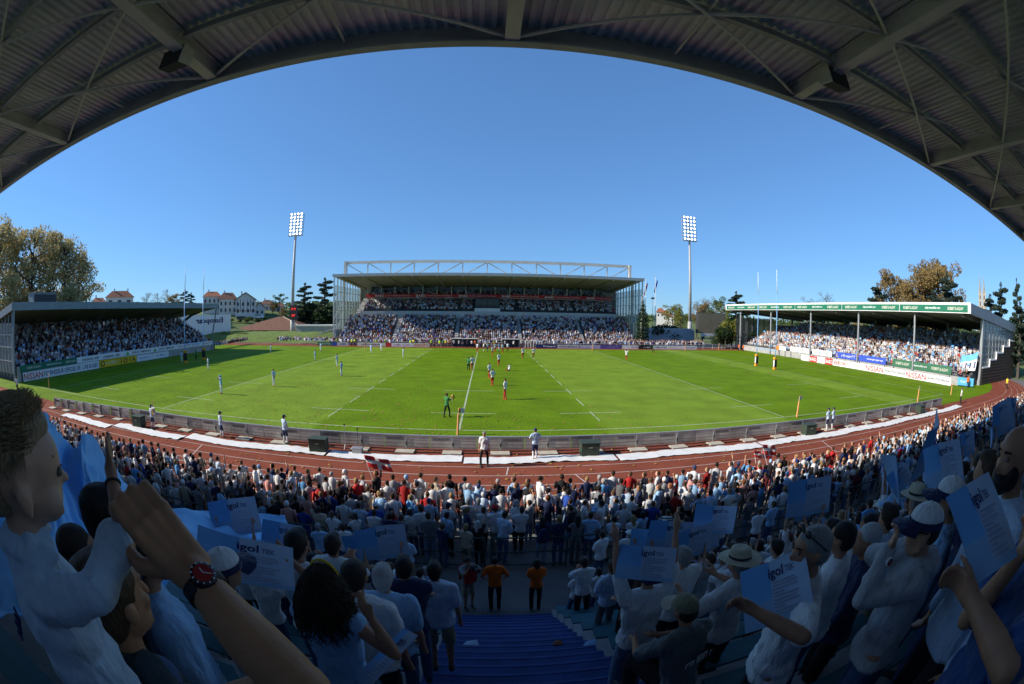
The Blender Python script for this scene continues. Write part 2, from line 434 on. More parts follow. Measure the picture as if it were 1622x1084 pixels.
# microphone tripods in front of the barrier
for i, (u, v, h, lab) in enumerate([(548, 716, 1.5, 'slim silver microphone tripod standing before the barrier left of centre'), (568, 712, 1.15, 'short dark microphone stand before the barrier beside the silver tripod')]):
    p = at_z(u, v, 0); o = empty('microphone_stand', p)
    MB().tube((0, 0, .35), (0, 0, h), .014).build('pole', M_steel if i == 0 else M_dark, o)
    for a in (0.4, 2.5, 4.6): MB().tube((0, 0, .45), (.42 * math.cos(a), .42 * math.sin(a), 0), .012).build('leg', M_steel if i == 0 else M_dark, o)
    MB().sphere((0, .03, h + .06), .05, .09, .06).build('microphone', M_black, o)
    tag(o, lab, 'microphone stand')
p = at_z(670 / 4.015 + 400, 540 + 715 / 4.015, 0)
o = empty('equipment_case', p); MB().box(-.27, .27, -.2, .2, 0, .3).build('body', M_steel, o); MB().box(-.28, .28, -.21, .21, .3, .34).build('lid', M_steel, o); tag(o, 'small pale grey equipment case on the track edge below the tripod', 'case')

# ================================================================== near grandstand: terrace, stairway, roof
AX0, AX1 = 0.98, 3.35
Y0, TR, RI, ZB = -19.0, 0.8, 0.512, 0.29
def row_z(k): return ZB + RI * k
def row_y(k): return Y0 - TR * (k + .5)
def floor_z(y):
    if y > Y0: return 0.0
    return row_z(int((Y0 - y) / TR))
M_step = mat('grey_terrace_concrete', (0.34, 0.34, 0.34), 0.9, 0.3, 1.5, bump=.3, bscale=25)
M_stair = mat('blue_painted_steps', (0.010, 0.045, 0.22), 0.6, 0.5, 3.0, bump=.25, bscale=30, detail=8)
M_nose = mat('worn_step_edge', (0.03, 0.07, 0.26), 0.6, 0.3, 5)
M_bench = mat('teal_bench_plank', (0.03, 0.13, 0.16), 0.5, 0.25, 2, streak=(0.2, 4, 4))
ns = empty('grandstand', (0, -19.0, 0))
tag(ns, 'near covered grandstand with concrete terrace and steel roof round the viewer', 'grandstand')
for k in range(16):
    y1 = Y0 - TR * k; y0 = y1 - TR; z = row_z(k)
    for xa, xb in ((-48, AX0), (AX1, 62)):
        part('terrace_step', MB().box(xa, xb, y0, y1, -.02, z), M_step, ns)
        nb = 8
        for i in range(nb):
            a = xa + (xb - xa) * i / nb + .03; b = xa + (xb - xa) * (i + 1) / nb - .03
            if b < -25 or a > 40: continue
            mb = MB().box(a, b, y0 + .12, y0 + .40, z + .40, z + .44)
            q = a + .3
            while q < b: mb.box(q - .03, q + .03, y0 + .2, y0 + .32, z, z + .40, 1); q += 1.9
            part('bench', mb, [M_bench, M_step], ns)
part('walkway', MB().box(-48, 62, Y0, -16.0, -.02, .02), M_asph, ns)
part('back_wall', MB().box(-48, 62, -33.2, -32.8, 0, 11.6), M_conc, ns)  # unseen wall added for shade; gap above it left to let skylight in
part('upper_terrace', MB().box(-48, 62, -32.8, Y0 - TR * 16, 0, row_z(15) + .3), M_step, ns)
st = empty('stairway', (2.16, Y0, 0)); tag(st, 'blue painted stairway running down the aisle to the stewards', 'stairs')
for k in range(30):
    y1 = Y0 - TR / 2 * k; y0 = y1 - TR / 2; z = .16 + RI / 2 * k
    s_ = part('step', MB().box(AX0 + .005, AX1 - .005, y0, y1, -.015, z), M_stair, st)
    e_ = MB().box(AX0 + .01, AX1 - .01, y1 - .04, y1 + .006, z, z + .006).build('nosing', M_nose, s_); e_.matrix_parent_inverse = Matrix.Identity(4)
# roof
M_sheet = mat('olive_grey_roof_sheet', (0.60, 0.635, 0.68), 0.6, 0.3, 0.5, col2=(0.44, 0.47, 0.51), streak=(1.5, .25, 1))
M_raft = mat('grey_green_steel', (0.53, 0.56, 0.57), 0.55, 0.2, 1.0)
M_purl = mat('slate_steel', (0.33, 0.36, 0.40), 0.55, 0.25, 1.0)
roof = empty('grandstand_roof', (2.2, -17.7, 15.1)); tag(roof, 'corrugated cantilever roof with steel rafters sweeping overhead', 'roof')
RX0, RX1, RY0, RY1 = -48.5, 62.5, -33.5, -17.7
mb = MB(); x = RX0; prof = []
while x < RX1:
    prof += [(x, 15.60), (x + .13, 15.60), (x + .16, 15.68), (x + .30, 15.68)]; x += .33
n = len(prof)
mb.add([(a, RY0, b) for a, b in prof] + [(a, RY1, b) for a, b in prof] + [(a, RY0, b + .05) for a, b in prof] + [(a, RY1, b + .05) for a, b in prof],
       [(i, i + 1, n + i + 1, n + i) for i in range(n - 1)] + [(2 * n + i, 3 * n + i, 3 * n + i + 1, 2 * n + i + 1) for i in range(n - 1)] + [(n + i, n + i + 1, 3 * n + i + 1, 3 * n + i) for i in range(n - 1)])
part('roof_sheet', mb, M_sheet, roof)
part('roof_deck', MB().box(RX0, RX1, RY0, RY1 - .1, 15.75, 15.85), M_dark, roof)
rx = [2.22 + 9.4 * k for k in range(-5, 7)]
for x in rx:
    mb = MB().box(x - .03, x + .03, RY0, RY1 - .04, 15.10, 15.56).box(x - .2, x + .2, RY0, RY1 - .045, 15.05, 15.10).box(x - .2, x + .2, RY0, RY1 - .045, 15.55, 15.595)
    mb.box(x - .14, x - .028, RY0, RY1 - .5, 15.1, 15.55)
    part('rafter', mb, M_raft, roof)
for j in range(7):
    y = -17.72 - 2.46 * j
    for a, b in zip(rx[:-1], rx[1:]):
        if j == 0: continue
        part('purlin', MB().box(a + .21, b - .21, y - .02, y + .02, 15.27, 15.56).box(a + .21, b - .21, y - .09, y + .09, 15.25, 15.27), M_purl, roof)
part('edge_beam', MB().box(RX0, RX1, -17.70, -17.64, 15.03, 15.72).box(RX0, RX1, -17.82, -17.52, 14.98, 15.03).box(RX0, RX1, -17.64, -17.50, 15.55, 15.62), M_purl, roof)
part('gutter', MB().box(RX0, RX1, -17.50, -17.28, 15.45, 15.80), M_raft, roof)
for a, b in zip(rx[:-1], rx[1:]):
    for j in range(3):
        ya, yb = -17.85 - 4.92 * j, -22.6 - 4.92 * j
        if a < -30 or b > 50: continue
        mid = (a + b) / 2
        for (p, q) in (((a + .2, ya), (b - .2, yb)), ((b - .2, ya), (a + .2, yb))):
            part('brace', MB().tube((p[0], p[1], 15.16), (q[0], q[1], 15.16 + (.09 if p[0] < q[0] else -.02)), .055, n=8), M_raft, roof)
        part('strut', MB().tube((mid, ya, 15.30), (mid, yb, 15.30), .04, n=6), M_raft, roof)
# columns at the back carry the roof
for x in rx: part('column', MB().box(x - .25, x + .25, -33.75, -33.25, 0, 15.1), M_raft, roof)
# loudspeakers hung from the rafters
M_spk = mat('black_speaker_cloth', (0.03, 0.03, 0.035), .8, .3, 8); M_spkw = mat('pale_speaker_end', (0.45, 0.46, 0.44), .6, .1, 3)
for (u, v, xr, lab) in ((278, 96, -7.03, 'black loudspeaker hung under the left roof rafter'), (1322, 128, 11.62, 'black loudspeaker hung under the right roof rafter'), (1608, 328, 30.4, 'black loudspeaker at the far right roof edge')):
    p = at_z(u, v, 14.9) if xr < 20 else at_y(u, v, -18.2)
    s = -1 if xr < 0 else 1
    o = empty('loudspeaker', (p.x, p.y, p.z))
    fixn((b_ := MB().extrude([(-.26, -.3), (.3, -.18), (.3, .3), (-.26, .3)], 0, -.42, .42).build('cabinet', M_spk, o)).data)
    MB().extrude([(-.27, -.31), (.31, -.19), (.31, .31), (-.27, .31)], 0, -s * .43, -s * .47).build('end_plate', M_spkw, o)
    MB().box(-.36, .36, .300, .318, -.12, .24).build('grille', M_dark, o)
    MB().tube((-s * .45, 0, .25), (xr - p.x, .1, 15.1 - p.z), .03).tube((0, 0, .3), (xr - p.x - s * -.1, .2, 15.1 - p.z), .025).build('bracket', M_raft, o)
    tag(o, lab, 'loudspeaker', 'loudspeakers under the roof')
# crowd rail between walkway and standing enclosure
M_rail = mat('dark_green_rail', (0.03, 0.075, 0.07), .4, .2, 3)
x = -30.0; j = 0
while x < 60:
    L_ = 2.35
    o = empty('crowd_rail', (x, -16.45, 0))
    for z in (1.12, .62, .14): MB().tube((0.05, 0, z), (L_ - .05, 0, z), .028).build('bar', M_rail, o)
    for q in (.05, L_ - .05): MB().tube((q, 0, 0), (q, 0, 1.12), .03).build('post', M_rail, o)
    d = x + L_ / 2 - 2.16
    c = int(abs(d) / 2.45 + .5)
    side = 'left' if d < 0 else 'right'
    tag(o, 'dark green tubular crowd rail facing the foot of the blue stairs' if c == 0 else f'dark green tubular crowd rail, {nameorder[c - 1] if c <= 20 else "twenty-" + nameorder[c - 21]} to the {side} of the blue stairs', 'railing', 'crowd rails behind the standing enclosure')
    x += 2.45; j += 1
# low white fence between the standing enclosure and the track
fe = empty('track_fence', (0, -12.45, 0)); tag(fe, 'thin grey spectator fence between the standing crowd and the red track', 'fence')
x = -46
while x < 62:
    part('fence_panel', MB().tube((x, -12.45, .98), (x + 2.9, -12.45, .98), .022, n=6).tube((x, -12.45, .5), (x + 2.9, -12.45, .5), .016, n=6).tube((x, -12.45, 0), (x, -12.45, .98), .024, n=6), M_steel, fe); x += 2.9
# ================================================================== far grandstand
def board_run(parent, a, b, z0, z1, mt, name='advertising_board', th=0.06):
    return part(name, MB().beam((a[0], a[1], (z0 + z1) / 2), (b[0], b[1], (z0 + z1) / 2), th, z1 - z0), mt, parent)
def poster(a, b, z0, z1, mt, texts, label, group, name='advertising_board', nrm=None):
    """free-standing board between ground points a and b (a is the reader's left); texts = (string, u0, u1, height fraction, material)"""
    a, b = Vector(a), Vector(b); mid = (a + b) / 2
    o = empty(name, (mid.x, mid.y, 0))
    board_run(o, a, b, z0, z1, mt, 'panel')
    r = (b - a).normalized(); L = (b - a).length; n = r.cross(Vector((0, 0, 1)))
    for t in texts:
        s, u0, u1, hf, tm = t[:5]
        c = a + r * (L * (u0 + u1) / 2) + n * 0.032; c.z = (z0 + z1) / 2 + (t[5] if len(t) > 5 else 0) * (z1 - z0)
        lettering(s, c, r, (0, 0, 1), hf * (z1 - z0), L * (u1 - u0), tm, o, bold=.012)
    for q in (a + r * .3, b - r * .3):
        part('foot', MB().box(q.x - .05 , q.x + .05, q.y - .05, q.y + .05, 0, max(z0, .02)), M_dark, o)
    return tag(o, label, 'advertising board', group)

M_frame = mat('cream_steel_frame', (0.60, 0.59, 0.55), 0.5, 0.15, 1)
M_soffit = mat('cream_soffit', (0.52, 0.50, 0.42), 0.7, 0.2, .4)
M_seatd = mat('dark_terrace', (0.10, 0.10, 0.11), 0.9, 0.3, 1)
def glass(name, col=(0.55, 0.66, 0.68), a=0.35):
    mt = bpy.data.materials.new(name); mt.use_nodes = True; N = mt.node_tree.nodes; L = mt.node_tree.links
    b = N['Principled BSDF']; b.inputs['Base Color'].default_value = (*col, 1); b.inputs['Roughness'].default_value = .08
    nz = N.new('ShaderNodeTexNoise'); nz.inputs['Scale'].default_value = .8
    mr = N.new('ShaderNodeMapRange'); mr.inputs[3].default_value = a * .7; mr.inputs[4].default_value = a * 1.3
    L.new(nz.outputs[0], mr.inputs[0]); L.new(mr.outputs[0], b.inputs['Alpha'])
    return mt
M_glass = glass('side_glazing')
M_dglass = mat('dark_box_glass', (0.06, 0.09, 0.10), 0.1, 0.3, .3)

fs = empty('grandstand', (2, 76, 0)); tag(fs, 'tall white trussed main grandstand packed with people on the far side', 'grandstand')
FX0, FX1 = -35.5, 39.5
# seating: lower terrace, upper terrace, gallery
fy = lambda k: 76.3 + .72 * k
for k in range(14):
    part('terrace_step', MB().box(FX0, FX1, fy(k), fy(k) + .725, .0, .55 + .42 * k), M_seatd, fs)
for k in range(8):
    y = 89.2 + .78 * k
    part('terrace_step', MB().box(FX0 + 3, FX1 - 2, y, y + .785, 6.5, 8.3 + .34 * k), M_seatd, fs)
part('parapet', MB().box(FX0 + 3, FX1 - 2, 88.0, 88.25, 6.4, 8.3), M_frame, fs)
part('back_wall', MB().box(FX0 - 1.6, FX1 + 1.6, 103, 103.4, 0, 16.5), M_soffit, fs)
part('gallery_floor', MB().box(FX0 + 2, FX1 - 1.5, 96.0, 103, 12.05, 12.35), M_frame, fs)
for k in range(3): part('gallery_step', MB().box(FX0 + 2, FX1 - 1.5, 96.6 + k * .9, 97.5 + k * .9, 12.35, 12.5 + k * .45), M_seatd, fs)
for i in range(17):
    x = FX0 + 2.5 + i * (FX1 - FX0 - 5) / 17
    part('box_window', MB().box(x + .15, x + 4.0, 99.6, 99.7, 12.4, 15.6), M_dglass, fs)
    part('gallery_post', MB().box(x - .12, x + .12, 96.0, 96.25, 12.35, 15.4), M_frame, fs)
band = part('red_banner', MB().box(FX0 + 2.2, FX1 - 1.6, 95.8, 95.98, 12.25, 13.25), M_red, fs)
band['label'] = 'long red shopping centre banner'
for i in range(6):
    x = FX0 + 6.2 + i * 12.2
    lettering('BAB2', (x, 95.79, 12.75), (1, 0, 0), (0, 0, 1), .6, 2.6, M_white, fs, bold=.03)
    lettering('Le centre shopping du Pays Basque', (x + 5.4, 95.79, 12.72), (1, 0, 0), (0, 0, 1), .42, 7.4, M_white, fs)
# television booth
part('press_booth', MB().box(-1.4, 5.2, 90.2, 92.5, 8.3, 12.0), M_dark, fs)
for i in range(4): part('booth_window', MB().box(-1.2 + i * 1.6, .2 + i * 1.6, 90.05, 90.2, 10.0, 11.6), M_dglass, fs)
part('booth_front', MB().box(-1.5, 5.3, 89.2, 89.4, 8.2, 9.2), M_white, fs)
for i in range(4):
    x = FX0 + 14 + i * 15.5
    part('stair_gap', MB().extrude([(76.3, .6), (86.4, 6.3), (86.4, 6.38), (76.3, .68)], 0, x, x + .9), M_conc, fs)
# roof: soffit slopes down to the back, fascia, truss on top
RYF, RYB, RZF, RZB = 78.0, 104.0, 17.05, 15.3
mb = MB(); mb.add([(FX0 - 2, RYF, RZF), (FX1 + 2, RYF, RZF), (FX1 + 2, RYB, RZB), (FX0 - 2, RYB, RZB), (FX0 - 2, RYF, RZF + .45), (FX1 + 2, RYF, RZF + .45), (FX1 + 2, RYB, RZB + .45), (FX0 - 2, RYB, RZB + .45)],
       [(0, 3, 2, 1), (4, 5, 6, 7), (0, 1, 5, 4), (1, 2, 6, 5), (2, 3, 7, 6), (3, 0, 4, 7)])
rf = part('roof', mb, M_soffit, fs)
part('fascia', MB().box(FX0 - 2.1, FX1 + 2.1, RYF - .15, RYF - .003, RZF - .15, RZF + .55), M_steel, fs)
for i in range(13):
    x = FX0 + i * (FX1 - FX0) / 12
    part('roof_rib', MB().beam((x, RYF + .1, RZF - .22), (x, RYB - 1.2, RZB - .22), .3, .42), M_soffit, fs)
TX0, TX1, TY = at_y(548, 417, 84).x, at_y(997, 420, 84).x, 84.0
tz0, tz1 = 17.3, 21.1
part('truss_chord', MB().box(TX0 - .5, TX1 + .5, TY - .35, TY + .35, tz1 - .35, tz1 + .35), M_frame, fs)
part('truss_chord', MB().box(TX0 - .5, TX1 + .5, TY - .3, TY + .3, tz0 - .3, tz0 + .2), M_frame, fs)
nb = 12
for i in range(nb + 1):
    x = TX0 + (TX1 - TX0) * i / nb; w = .62 if i in (0, nb) else .28
    part('truss_post', MB().box(x - w / 2, x + w / 2, TY - w / 2 - .36 * (i in (0, nb)), TY + w / 2 + .36 * (i in (0, nb)), tz0 + .2 if i not in (0, nb) else tz0 - .3, tz1 - .35 if i not in (0, nb) else tz1 + .36), M_frame, fs)
    if i < nb:
        xb = TX0 + (TX1 - TX0) * (i + 1) / nb
        dn = i in (0, 1, 6, 7, 8)
        part('truss_diagonal', MB().beam((x + .2, TY, tz1 - .3 if dn else tz0 + .2), (xb - .2, TY, tz0 + .2 if dn else tz1 - .3), .24, .24), M_frame, fs)
# glazed side frames
for s, xs in ((-1, FX0 - 1.75), (1, FX1 + 1.75)):
    g = part('side_glazing', MB().box(xs - .02, xs + .02, 78.6, 102.8, 0.2, 14.9), M_glass, fs)
    for i in range(10):
        y = 78.5 + i * 2.7; w = .55 if i in (3, 9) else .2
        part('mullion', MB().box(xs - w / 2 - .05, xs + w / 2 + .05, y - w / 2, y + w / 2, 0, RZF - (y - RYF) * (RZF - RZB) / (RYB - RYF) - .02), M_frame, fs)
    for z in (1.2, 3.6, 6.0, 8.4, 10.8, 13.2):
        for i in range(9): part('transom', MB().box(xs - .06, xs + .06, 78.62 + i * 2.7, 81.08 + i * 2.7, z, z + .1), M_frame, fs)
    for y0_, z0_ in ((78.6, 1.2), (78.6, 6.0), (84, 6.0), (84, 1.2)):
        part('wind_brace', MB().beam((xs + .1, y0_, z0_), (xs + .1, y0_ + 5.3, z0_ + 4.7), .09, .09), M_frame, fs)
# concrete stair flank on the left inside
part('stair_flank', fixn_mb := MB().extrude([(89, 7.8), (96.5, 12.0), (96.5, 11.0), (89, 6.9)], 0, FX0 + 1.2, FX0 + 2.9), M_frame, fs)
# front enclosure wall, dugouts and boards on the far touchline
part('front_wall', MB().box(FX0 - 2, FX1 + 1, 76.0, 76.25, 0, 1.0), M_conc, fs)
ff = empty('spectator_fence', (8, 73.6, 0)); tag(ff, 'pale grey spectator fence in front of the far standing crowd', 'fence')
for i in range(44):
    x = -45 + i * 3
    part('fence_panel', MB().tube((x, 73.6, 1.05), (x + 3, 73.6, 1.05), .035, n=6).tube((x, 73.6, .55), (x + 3, 73.6, .55), .025, n=6).tube((x, 73.6, 0), (x, 73.6, 1.05), .035, n=6), M_frame, ff)
M_purp = mat('violet_panel', (0.12, 0.08, 0.33), .5, .15, 1); M_navy = mat('navy_panel', (0.03, 0.035, 0.13), .5, .15, 1); M_lil = mat('lilac_panel', (0.42, 0.42, 0.55), .5, .15, 1); M_grey = mat('pale_grey_panel', (0.52, 0.52, 0.52), .5, .15, 1); M_cream = mat('cream_panel', (0.7, 0.66, 0.55), .5, .1, 1); M_orange = mat('orange_print', (0.7, 0.22, 0.03), .5, .1, 1)
def fx(u): return at_y(u, 548, 70.9).x
g = 'boards along the far touchline'
runs = [(503, 526, M_green, [('~9', .1, .9, .4, M_white)], 'green board at the left end of the far touchline'),
        (526, 534, M_blue, [], 'small plain blue board next to the green one on the far touchline'),
        (534, 552, M_grey, [('~6', .2, .8, .4, M_black)], 'pale grey board between the blue board and lime vests'),
        (566, 611, M_cream, [('~11', .15, .85, .4, M_black)], 'cream board left of the short red board on the far touchline'),
        (611, 620, M_red, [], 'short plain red board on the far touchline'),
        (620, 654, M_white, [('~6', .1, .45, .4, M_red), ('~7', .55, .9, .4, M_red)], 'white board with red lettering on the far touchline'),
        (654, 680, M_cream, [('EVINITY', .08, .92, .6, M_orange)], 'cream board with orange lettering on the far touchline'),
        (849, 882, M_navy, [('Kappa', .35, .95, .55, M_white)], 'navy board with white lettering and peak sign'),
        (883, 917, M_grey, [('~14', .1, .9, .4, M_black)], 'pale grey board right of the navy board'),
        (918, 951, M_lil, [('~10', .1, .7, .45, M_white)], 'lilac board between the pale grey and violet boards'),
        (951, 984, M_purp, [('~8', .35, .9, .35, M_lil)], 'violet board on the far touchline'),
        (986, 1011, M_white, [('~5', .55, .95, .35, M_red)], 'white board behind the green cloth on the far touchline'),
        (1012, 1034, M_black, [('~6', .35, .9, .4, M_white)], 'black board near the green referee on the far touchline'),
        (1035, 1072, M_white, [('~9', .08, .55, .45, M_black), ('~4', .7, .95, .3, M_yel)], 'long white board with black script right of the black board'),
        (1072, 1104, M_white, [('~8', .4, .95, .35, M_blue)], 'white board with blue lettering at the right end of the far touchline')]
for u0, u1, mt, tx, lab in runs:
    poster((fx(u0) + .03, 70.9, 0), (fx(u1) - .03, 70.9, 0), .06, .92, mt, tx, lab, g)
# white peak on the navy board
# team dugouts
for i, (u0, u1, lab) in enumerate(((716, 756, 'low dugout with dark back left of the halfway line'), (795, 822, 'low dugout with dark back right of the halfway line'))):
    a, b = at_y(u0, 545, 73).x, at_y(u1, 545, 73).x
    o = empty('dugout', ((a + b) / 2, 73, 0)); tag(o, lab, 'dugout', 'team dugouts on the far side')
    part('back_panel', MB().box(a, b, 73.2, 73.28, .1, 1.9), M_dark, o)
    part('roof_panel', MB().box(a - .1, b + .1, 72.2, 73.35, 1.92, 2.0), M_white, o)
    part('bench', MB().box(a + .1, b - .1, 72.75, 73.1, .4, .46), M_blue, o)
    for q in (a, b): part('side_panel', MB().box(q - .03, q + .03, 72.3, 73.19, .1, 1.91), M_grey, o)
o = empty('tunnel_cover', (at_y(845, 545, 72.6).x, 72.8, 0)); a, b = at_y(832, 545, 72.6).x, at_y(858, 545, 72.6).x
tag(o, 'white framed players tunnel cover beside the right dugout', 'tunnel')
for q in np.linspace(a, b, 7): part('hoop', MB().tube((q, 72.2, 0), (q, 72.2, 1.55), .05, n=6).tube((q, 73.4, 0), (q, 73.4, 1.55), .05, n=6).tube((q, 72.2, 1.55), (q, 73.4, 1.55), .05, n=6), M_white, o)
part('canopy', MB().box(a, b, 72.2, 73.4, 1.6, 1.64), M_grey, o)

# ================================================================== left stand
LXF = -58.0
ls = empty('grandstand', (LXF - 7, 27, 0)); tag(ls, 'shaded left end stand with blue grey roof edge behind the goal posts', 'grandstand')
LY0, LY1 = -0.4, 56.0
for k in range(15):
    part('terrace_step', MB().box(LXF - 1.2 - .8 * (k + 1), LXF - 1.2 - .8 * k, LY0 + .4, LY1 - 1, 0, 1.2 + .36 * k), M_seatd, ls)
part('back_wall', MB().box(LXF - 13.8, LXF - 13.4, LY0, LY1, 0, 6.3), M_conc, ls)
M_lfas = mat('blue_grey_fascia', (0.23, 0.28, 0.31), .6, .15, .6); M_lsof = mat('brown_grey_soffit', (0.16, 0.155, 0.14), .8, .2, .6)
zt, zb = 10.15, 9.15
LR0 = (LXF - 1.0, zb); LR1 = (LXF - 14.6, zb - 2.1)
part('roof', fb := MB().extrude([(LR0[0], LR0[1] + .05), (LR1[0], LR1[1]), (LR1[0], LR1[1] + .35), (LR0[0], LR0[1] + .75)], 1, LY0 - .5, LY1), M_lsof, ls)
npan = 19
for i in range(npan):
    a = LY0 - .7 + (LY1 - LY0 + .9) * i / npan; b = LY0 - .7 + (LY1 - LY0 + .9) * (i + 1) / npan
    part('fascia_panel', MB().box(LXF - 1.02, LXF - .92, a + .012, b - .012, zb - .05, zt), M_lfas, ls)
for i in range(5):
    t0, t1 = i / 5, (i + 1) / 5
    xa, xb = LR0[0] + (LR1[0] - LR0[0]) * t0, LR0[0] + (LR1[0] - LR0[0]) * t1
    za, zb_ = zb - 2.1 * t0, zb - 2.1 * t1
    part('fascia_panel', MB().add([(xa, LY0 - .62, za), (xb + .02, LY0 - .62, zb_), (xb + .02, LY0 - .62, zb_ + .95), (xa, LY0 - .62, za + .95), (xa, LY0 - .52, za), (xb + .02, LY0 - .52, zb_), (xb + .02, LY0 - .52, zb_ + .95), (xa, LY0 - .52, za + .95)], [(0, 1, 2, 3), (7, 6, 5, 4), (0, 4, 5, 1), (3, 2, 6, 7), (1, 5, 6, 2), (0, 3, 7, 4)]), M_lfas, ls)
for i in range(8):
    y = LY0 + 1 + i * (LY1 - LY0 - 2) / 7
    pts = [(LXF - 1.4, y, zb + .1), (LXF - 5, y, zb - .45), (LXF - 8.5, y, zb - 1.4), (LXF - 11.2, y, 6.4), (LXF - 11.6, y, 4.0)]
    for a, b in zip(pts[:-1], pts[1:]): part('frame_rib', MB().beam(a, b, .3, .55), M_lsof, ls)
for i in range(16):
    y = LY0 + 1 + i * (LY1 - LY0 - 2) / 15
    part('rear_post', MB().box(LXF - 13.6, LXF - 13.4, y - .08, y + .08, 6.3, 7.6), M_dark, ls)
# glazed end wall on the camera's side, leaning front post
M_lglass = glass('grey_end_glazing', (0.30, 0.36, 0.38), .45)
part('end_glazing', MB().box(LXF - 13.3, LXF - 2.2, LY0 - .12, LY0 - .08, 1.0, 7.6), M_lglass, ls)
for i in range(8): part('mullion', MB().box(LXF - 2.3 - i * 1.58, LXF - 2.18 - i * 1.58, LY0 - .2, LY0, .6, 8.9 - i * .24), M_lfas, ls)
for z in (2.6, 4.4, 6.0): part('transom', MB().box(LXF - 13.3, LXF - 2.2, LY0 - .24, LY0 - .2, z, z + .12), M_steel, ls)
part('leaning_post', MB().beam((LXF - 1.9, LY0 - .2, 0), (LXF - 1.1, LY0 - .2, zb), .25, .3), M_lfas, ls)
part('leaning_post', MB().beam((LXF - 3.0, LY1 - .3, 0), (LXF - 1.1, LY1 - .3, zb), .2, .25), M_lfas, ls)
part('parapet_wall', MB().box(LXF - 1.1, LXF - .9, LY0, LY1 - 2, 0, 2.0), M_conc, ls)
g = 'boards on the left stand'
xa = LXF - .82
poster((xa, .1, 0), (xa, 12.4, 0), 1.24, 2.1, M_green, [('ROBERT & ALDAY', .12, .36, .35, M_cream), ('alday-immobilier.com', .46, .72, .35, M_white), ('ROBERT & ALDAY', .8, .98, .35, M_cream)], 'dark green board on the left stand parapet nearest the camera', g)
poster((xa, 12.5, 0), (xa, 53.5, 0), 1.24, 2.1, M_white, [('maison sûr', .03, .13, .55, M_black), ('maison sûr', .155, .26, .55, M_black), ('LEROY MERLIN', .34, .47, .45, M_black), ('LEROY MERLIN', .53, .65, .45, M_black), ('~8', .68, .79, .4, M_red), ('~7', .81, .88, .4, M_purp), ('~8', .9, .985, .4, M_red)], 'long white sponsor board along the left stand parapet', g)
poster((xa + .35, .5, 0), (xa + .35, 17.4, 0), .04, 1.18, M_white, [('NISSAN', .01, .24, .74, M_red), ('FOURNISSEUR OFFICIEL DE', .26, .735, .55, M_navy), ("L'AB RUGBY", .77, .985, .55, M_navy)], 'long white board with red and navy lettering before the left stand', g)
poster((xa + .35, 17.5, 0), (xa + .35, 27.3, 0), .04, 1.18, M_yel, [('O', .03, .14, .8, M_black), ('~6', .16, .5, .4, M_cream), ('I O I A', .56, .97, .75, M_black)], 'yellow board with black signs before the left stand', g)
poster((xa + .35, 27.4, 0), (xa + .35, 32, 0), .04, 1.1, M_white, [('~7', .2, .8, .3, M_blue)], 'first white board right of the yellow board, left stand', g)
poster((xa + .35, 32.1, 0), (xa + .35, 37, 0), .04, 1.1, M_white, [('~6', .2, .8, .3, M_blue)], 'second white board right of the yellow board, left stand', g)
# green triangles on the long white board
for yy in (25.2, 33.1):
    tri = MB().add([(xa + .05, yy - .55, 1.35), (xa + .05, yy + .55, 1.35), (xa + .05, yy, 2.0)], [(0, 1, 2)])
    q = part('green_triangle', tri, mat('leaf_green', (.1, .42, .08), .5, .1, 1), bpy.data.objects['advertising_board.016'] if 'advertising_board.016' in bpy.data.objects else ls)
# equipment container on the roof
o = empty('roof_cabinet', (-66.5, 9.5, 9.2)); p0 = at_x(50, 478, -66); p1 = at_x(85, 478, -66)
part('body', MB().box(-67.5, -65, p0.y, p1.y, 8.5, at_x(60, 465, -66).z), M_lfas, o); part('louvre', MB().box(-64.99, -64.95, p0.y + .1, p1.y - .1, 9.4, at_x(60, 466, -66).z - .1), M_dark, o)
part('lid', MB().box(-67.6, -64.9, p0.y - .1, p1.y + .1, at_x(60, 465, -66).z, at_x(60, 465, -66).z + .08), M_lfas, o)
tag(o, 'dark louvred cabinet standing on the left stand roof', 'cabinet')

# ================================================================== right stand
RXF = 67.2
rs = empty('grandstand', (RXF + 7, 34, 0)); tag(rs, 'right end stand with green sponsor fascia, sunlit lower rows and stepped brown flank', 'grandstand')
RY0_, RY1_ = at_x(1538, 490, RXF).y, at_x(1150, 490, RXF).y
rzt, rzb = 11.95, 10.45
for k in range(17):
    part('terrace_step', MB().box(RXF + 1.6 + .8 * k, RXF + 1.6 + .8 * (k + 1), RY0_ + .8, RY1_ - 8, 0, .9 + .36 * k), M_seatd, rs)
part('back_wall', MB().box(RXF + 15.4, RXF + 15.7, RY0_ + .5, RY1_ - 4, 0, 6.9), M_conc, rs)
M_rsof = mat('grey_deck_soffit', (0.24, 0.24, 0.24), .8, .2, .6)
RD = 31.0; RDROP = 1.9
part('roof', MB().extrude([(RXF + .1, rzb + .1), (RXF + RD, rzb - RDROP), (RXF + RD, rzb - RDROP + .4), (RXF + .1, rzt - .1)], 1, RY0_ + .1, RY1_ - .1), M_rsof, rs)
part('white_fascia', MB().box(RXF - .1, RXF + .08, RY0_, RY1_, rzb - .02, rzt), M_white, rs)
npan = 5
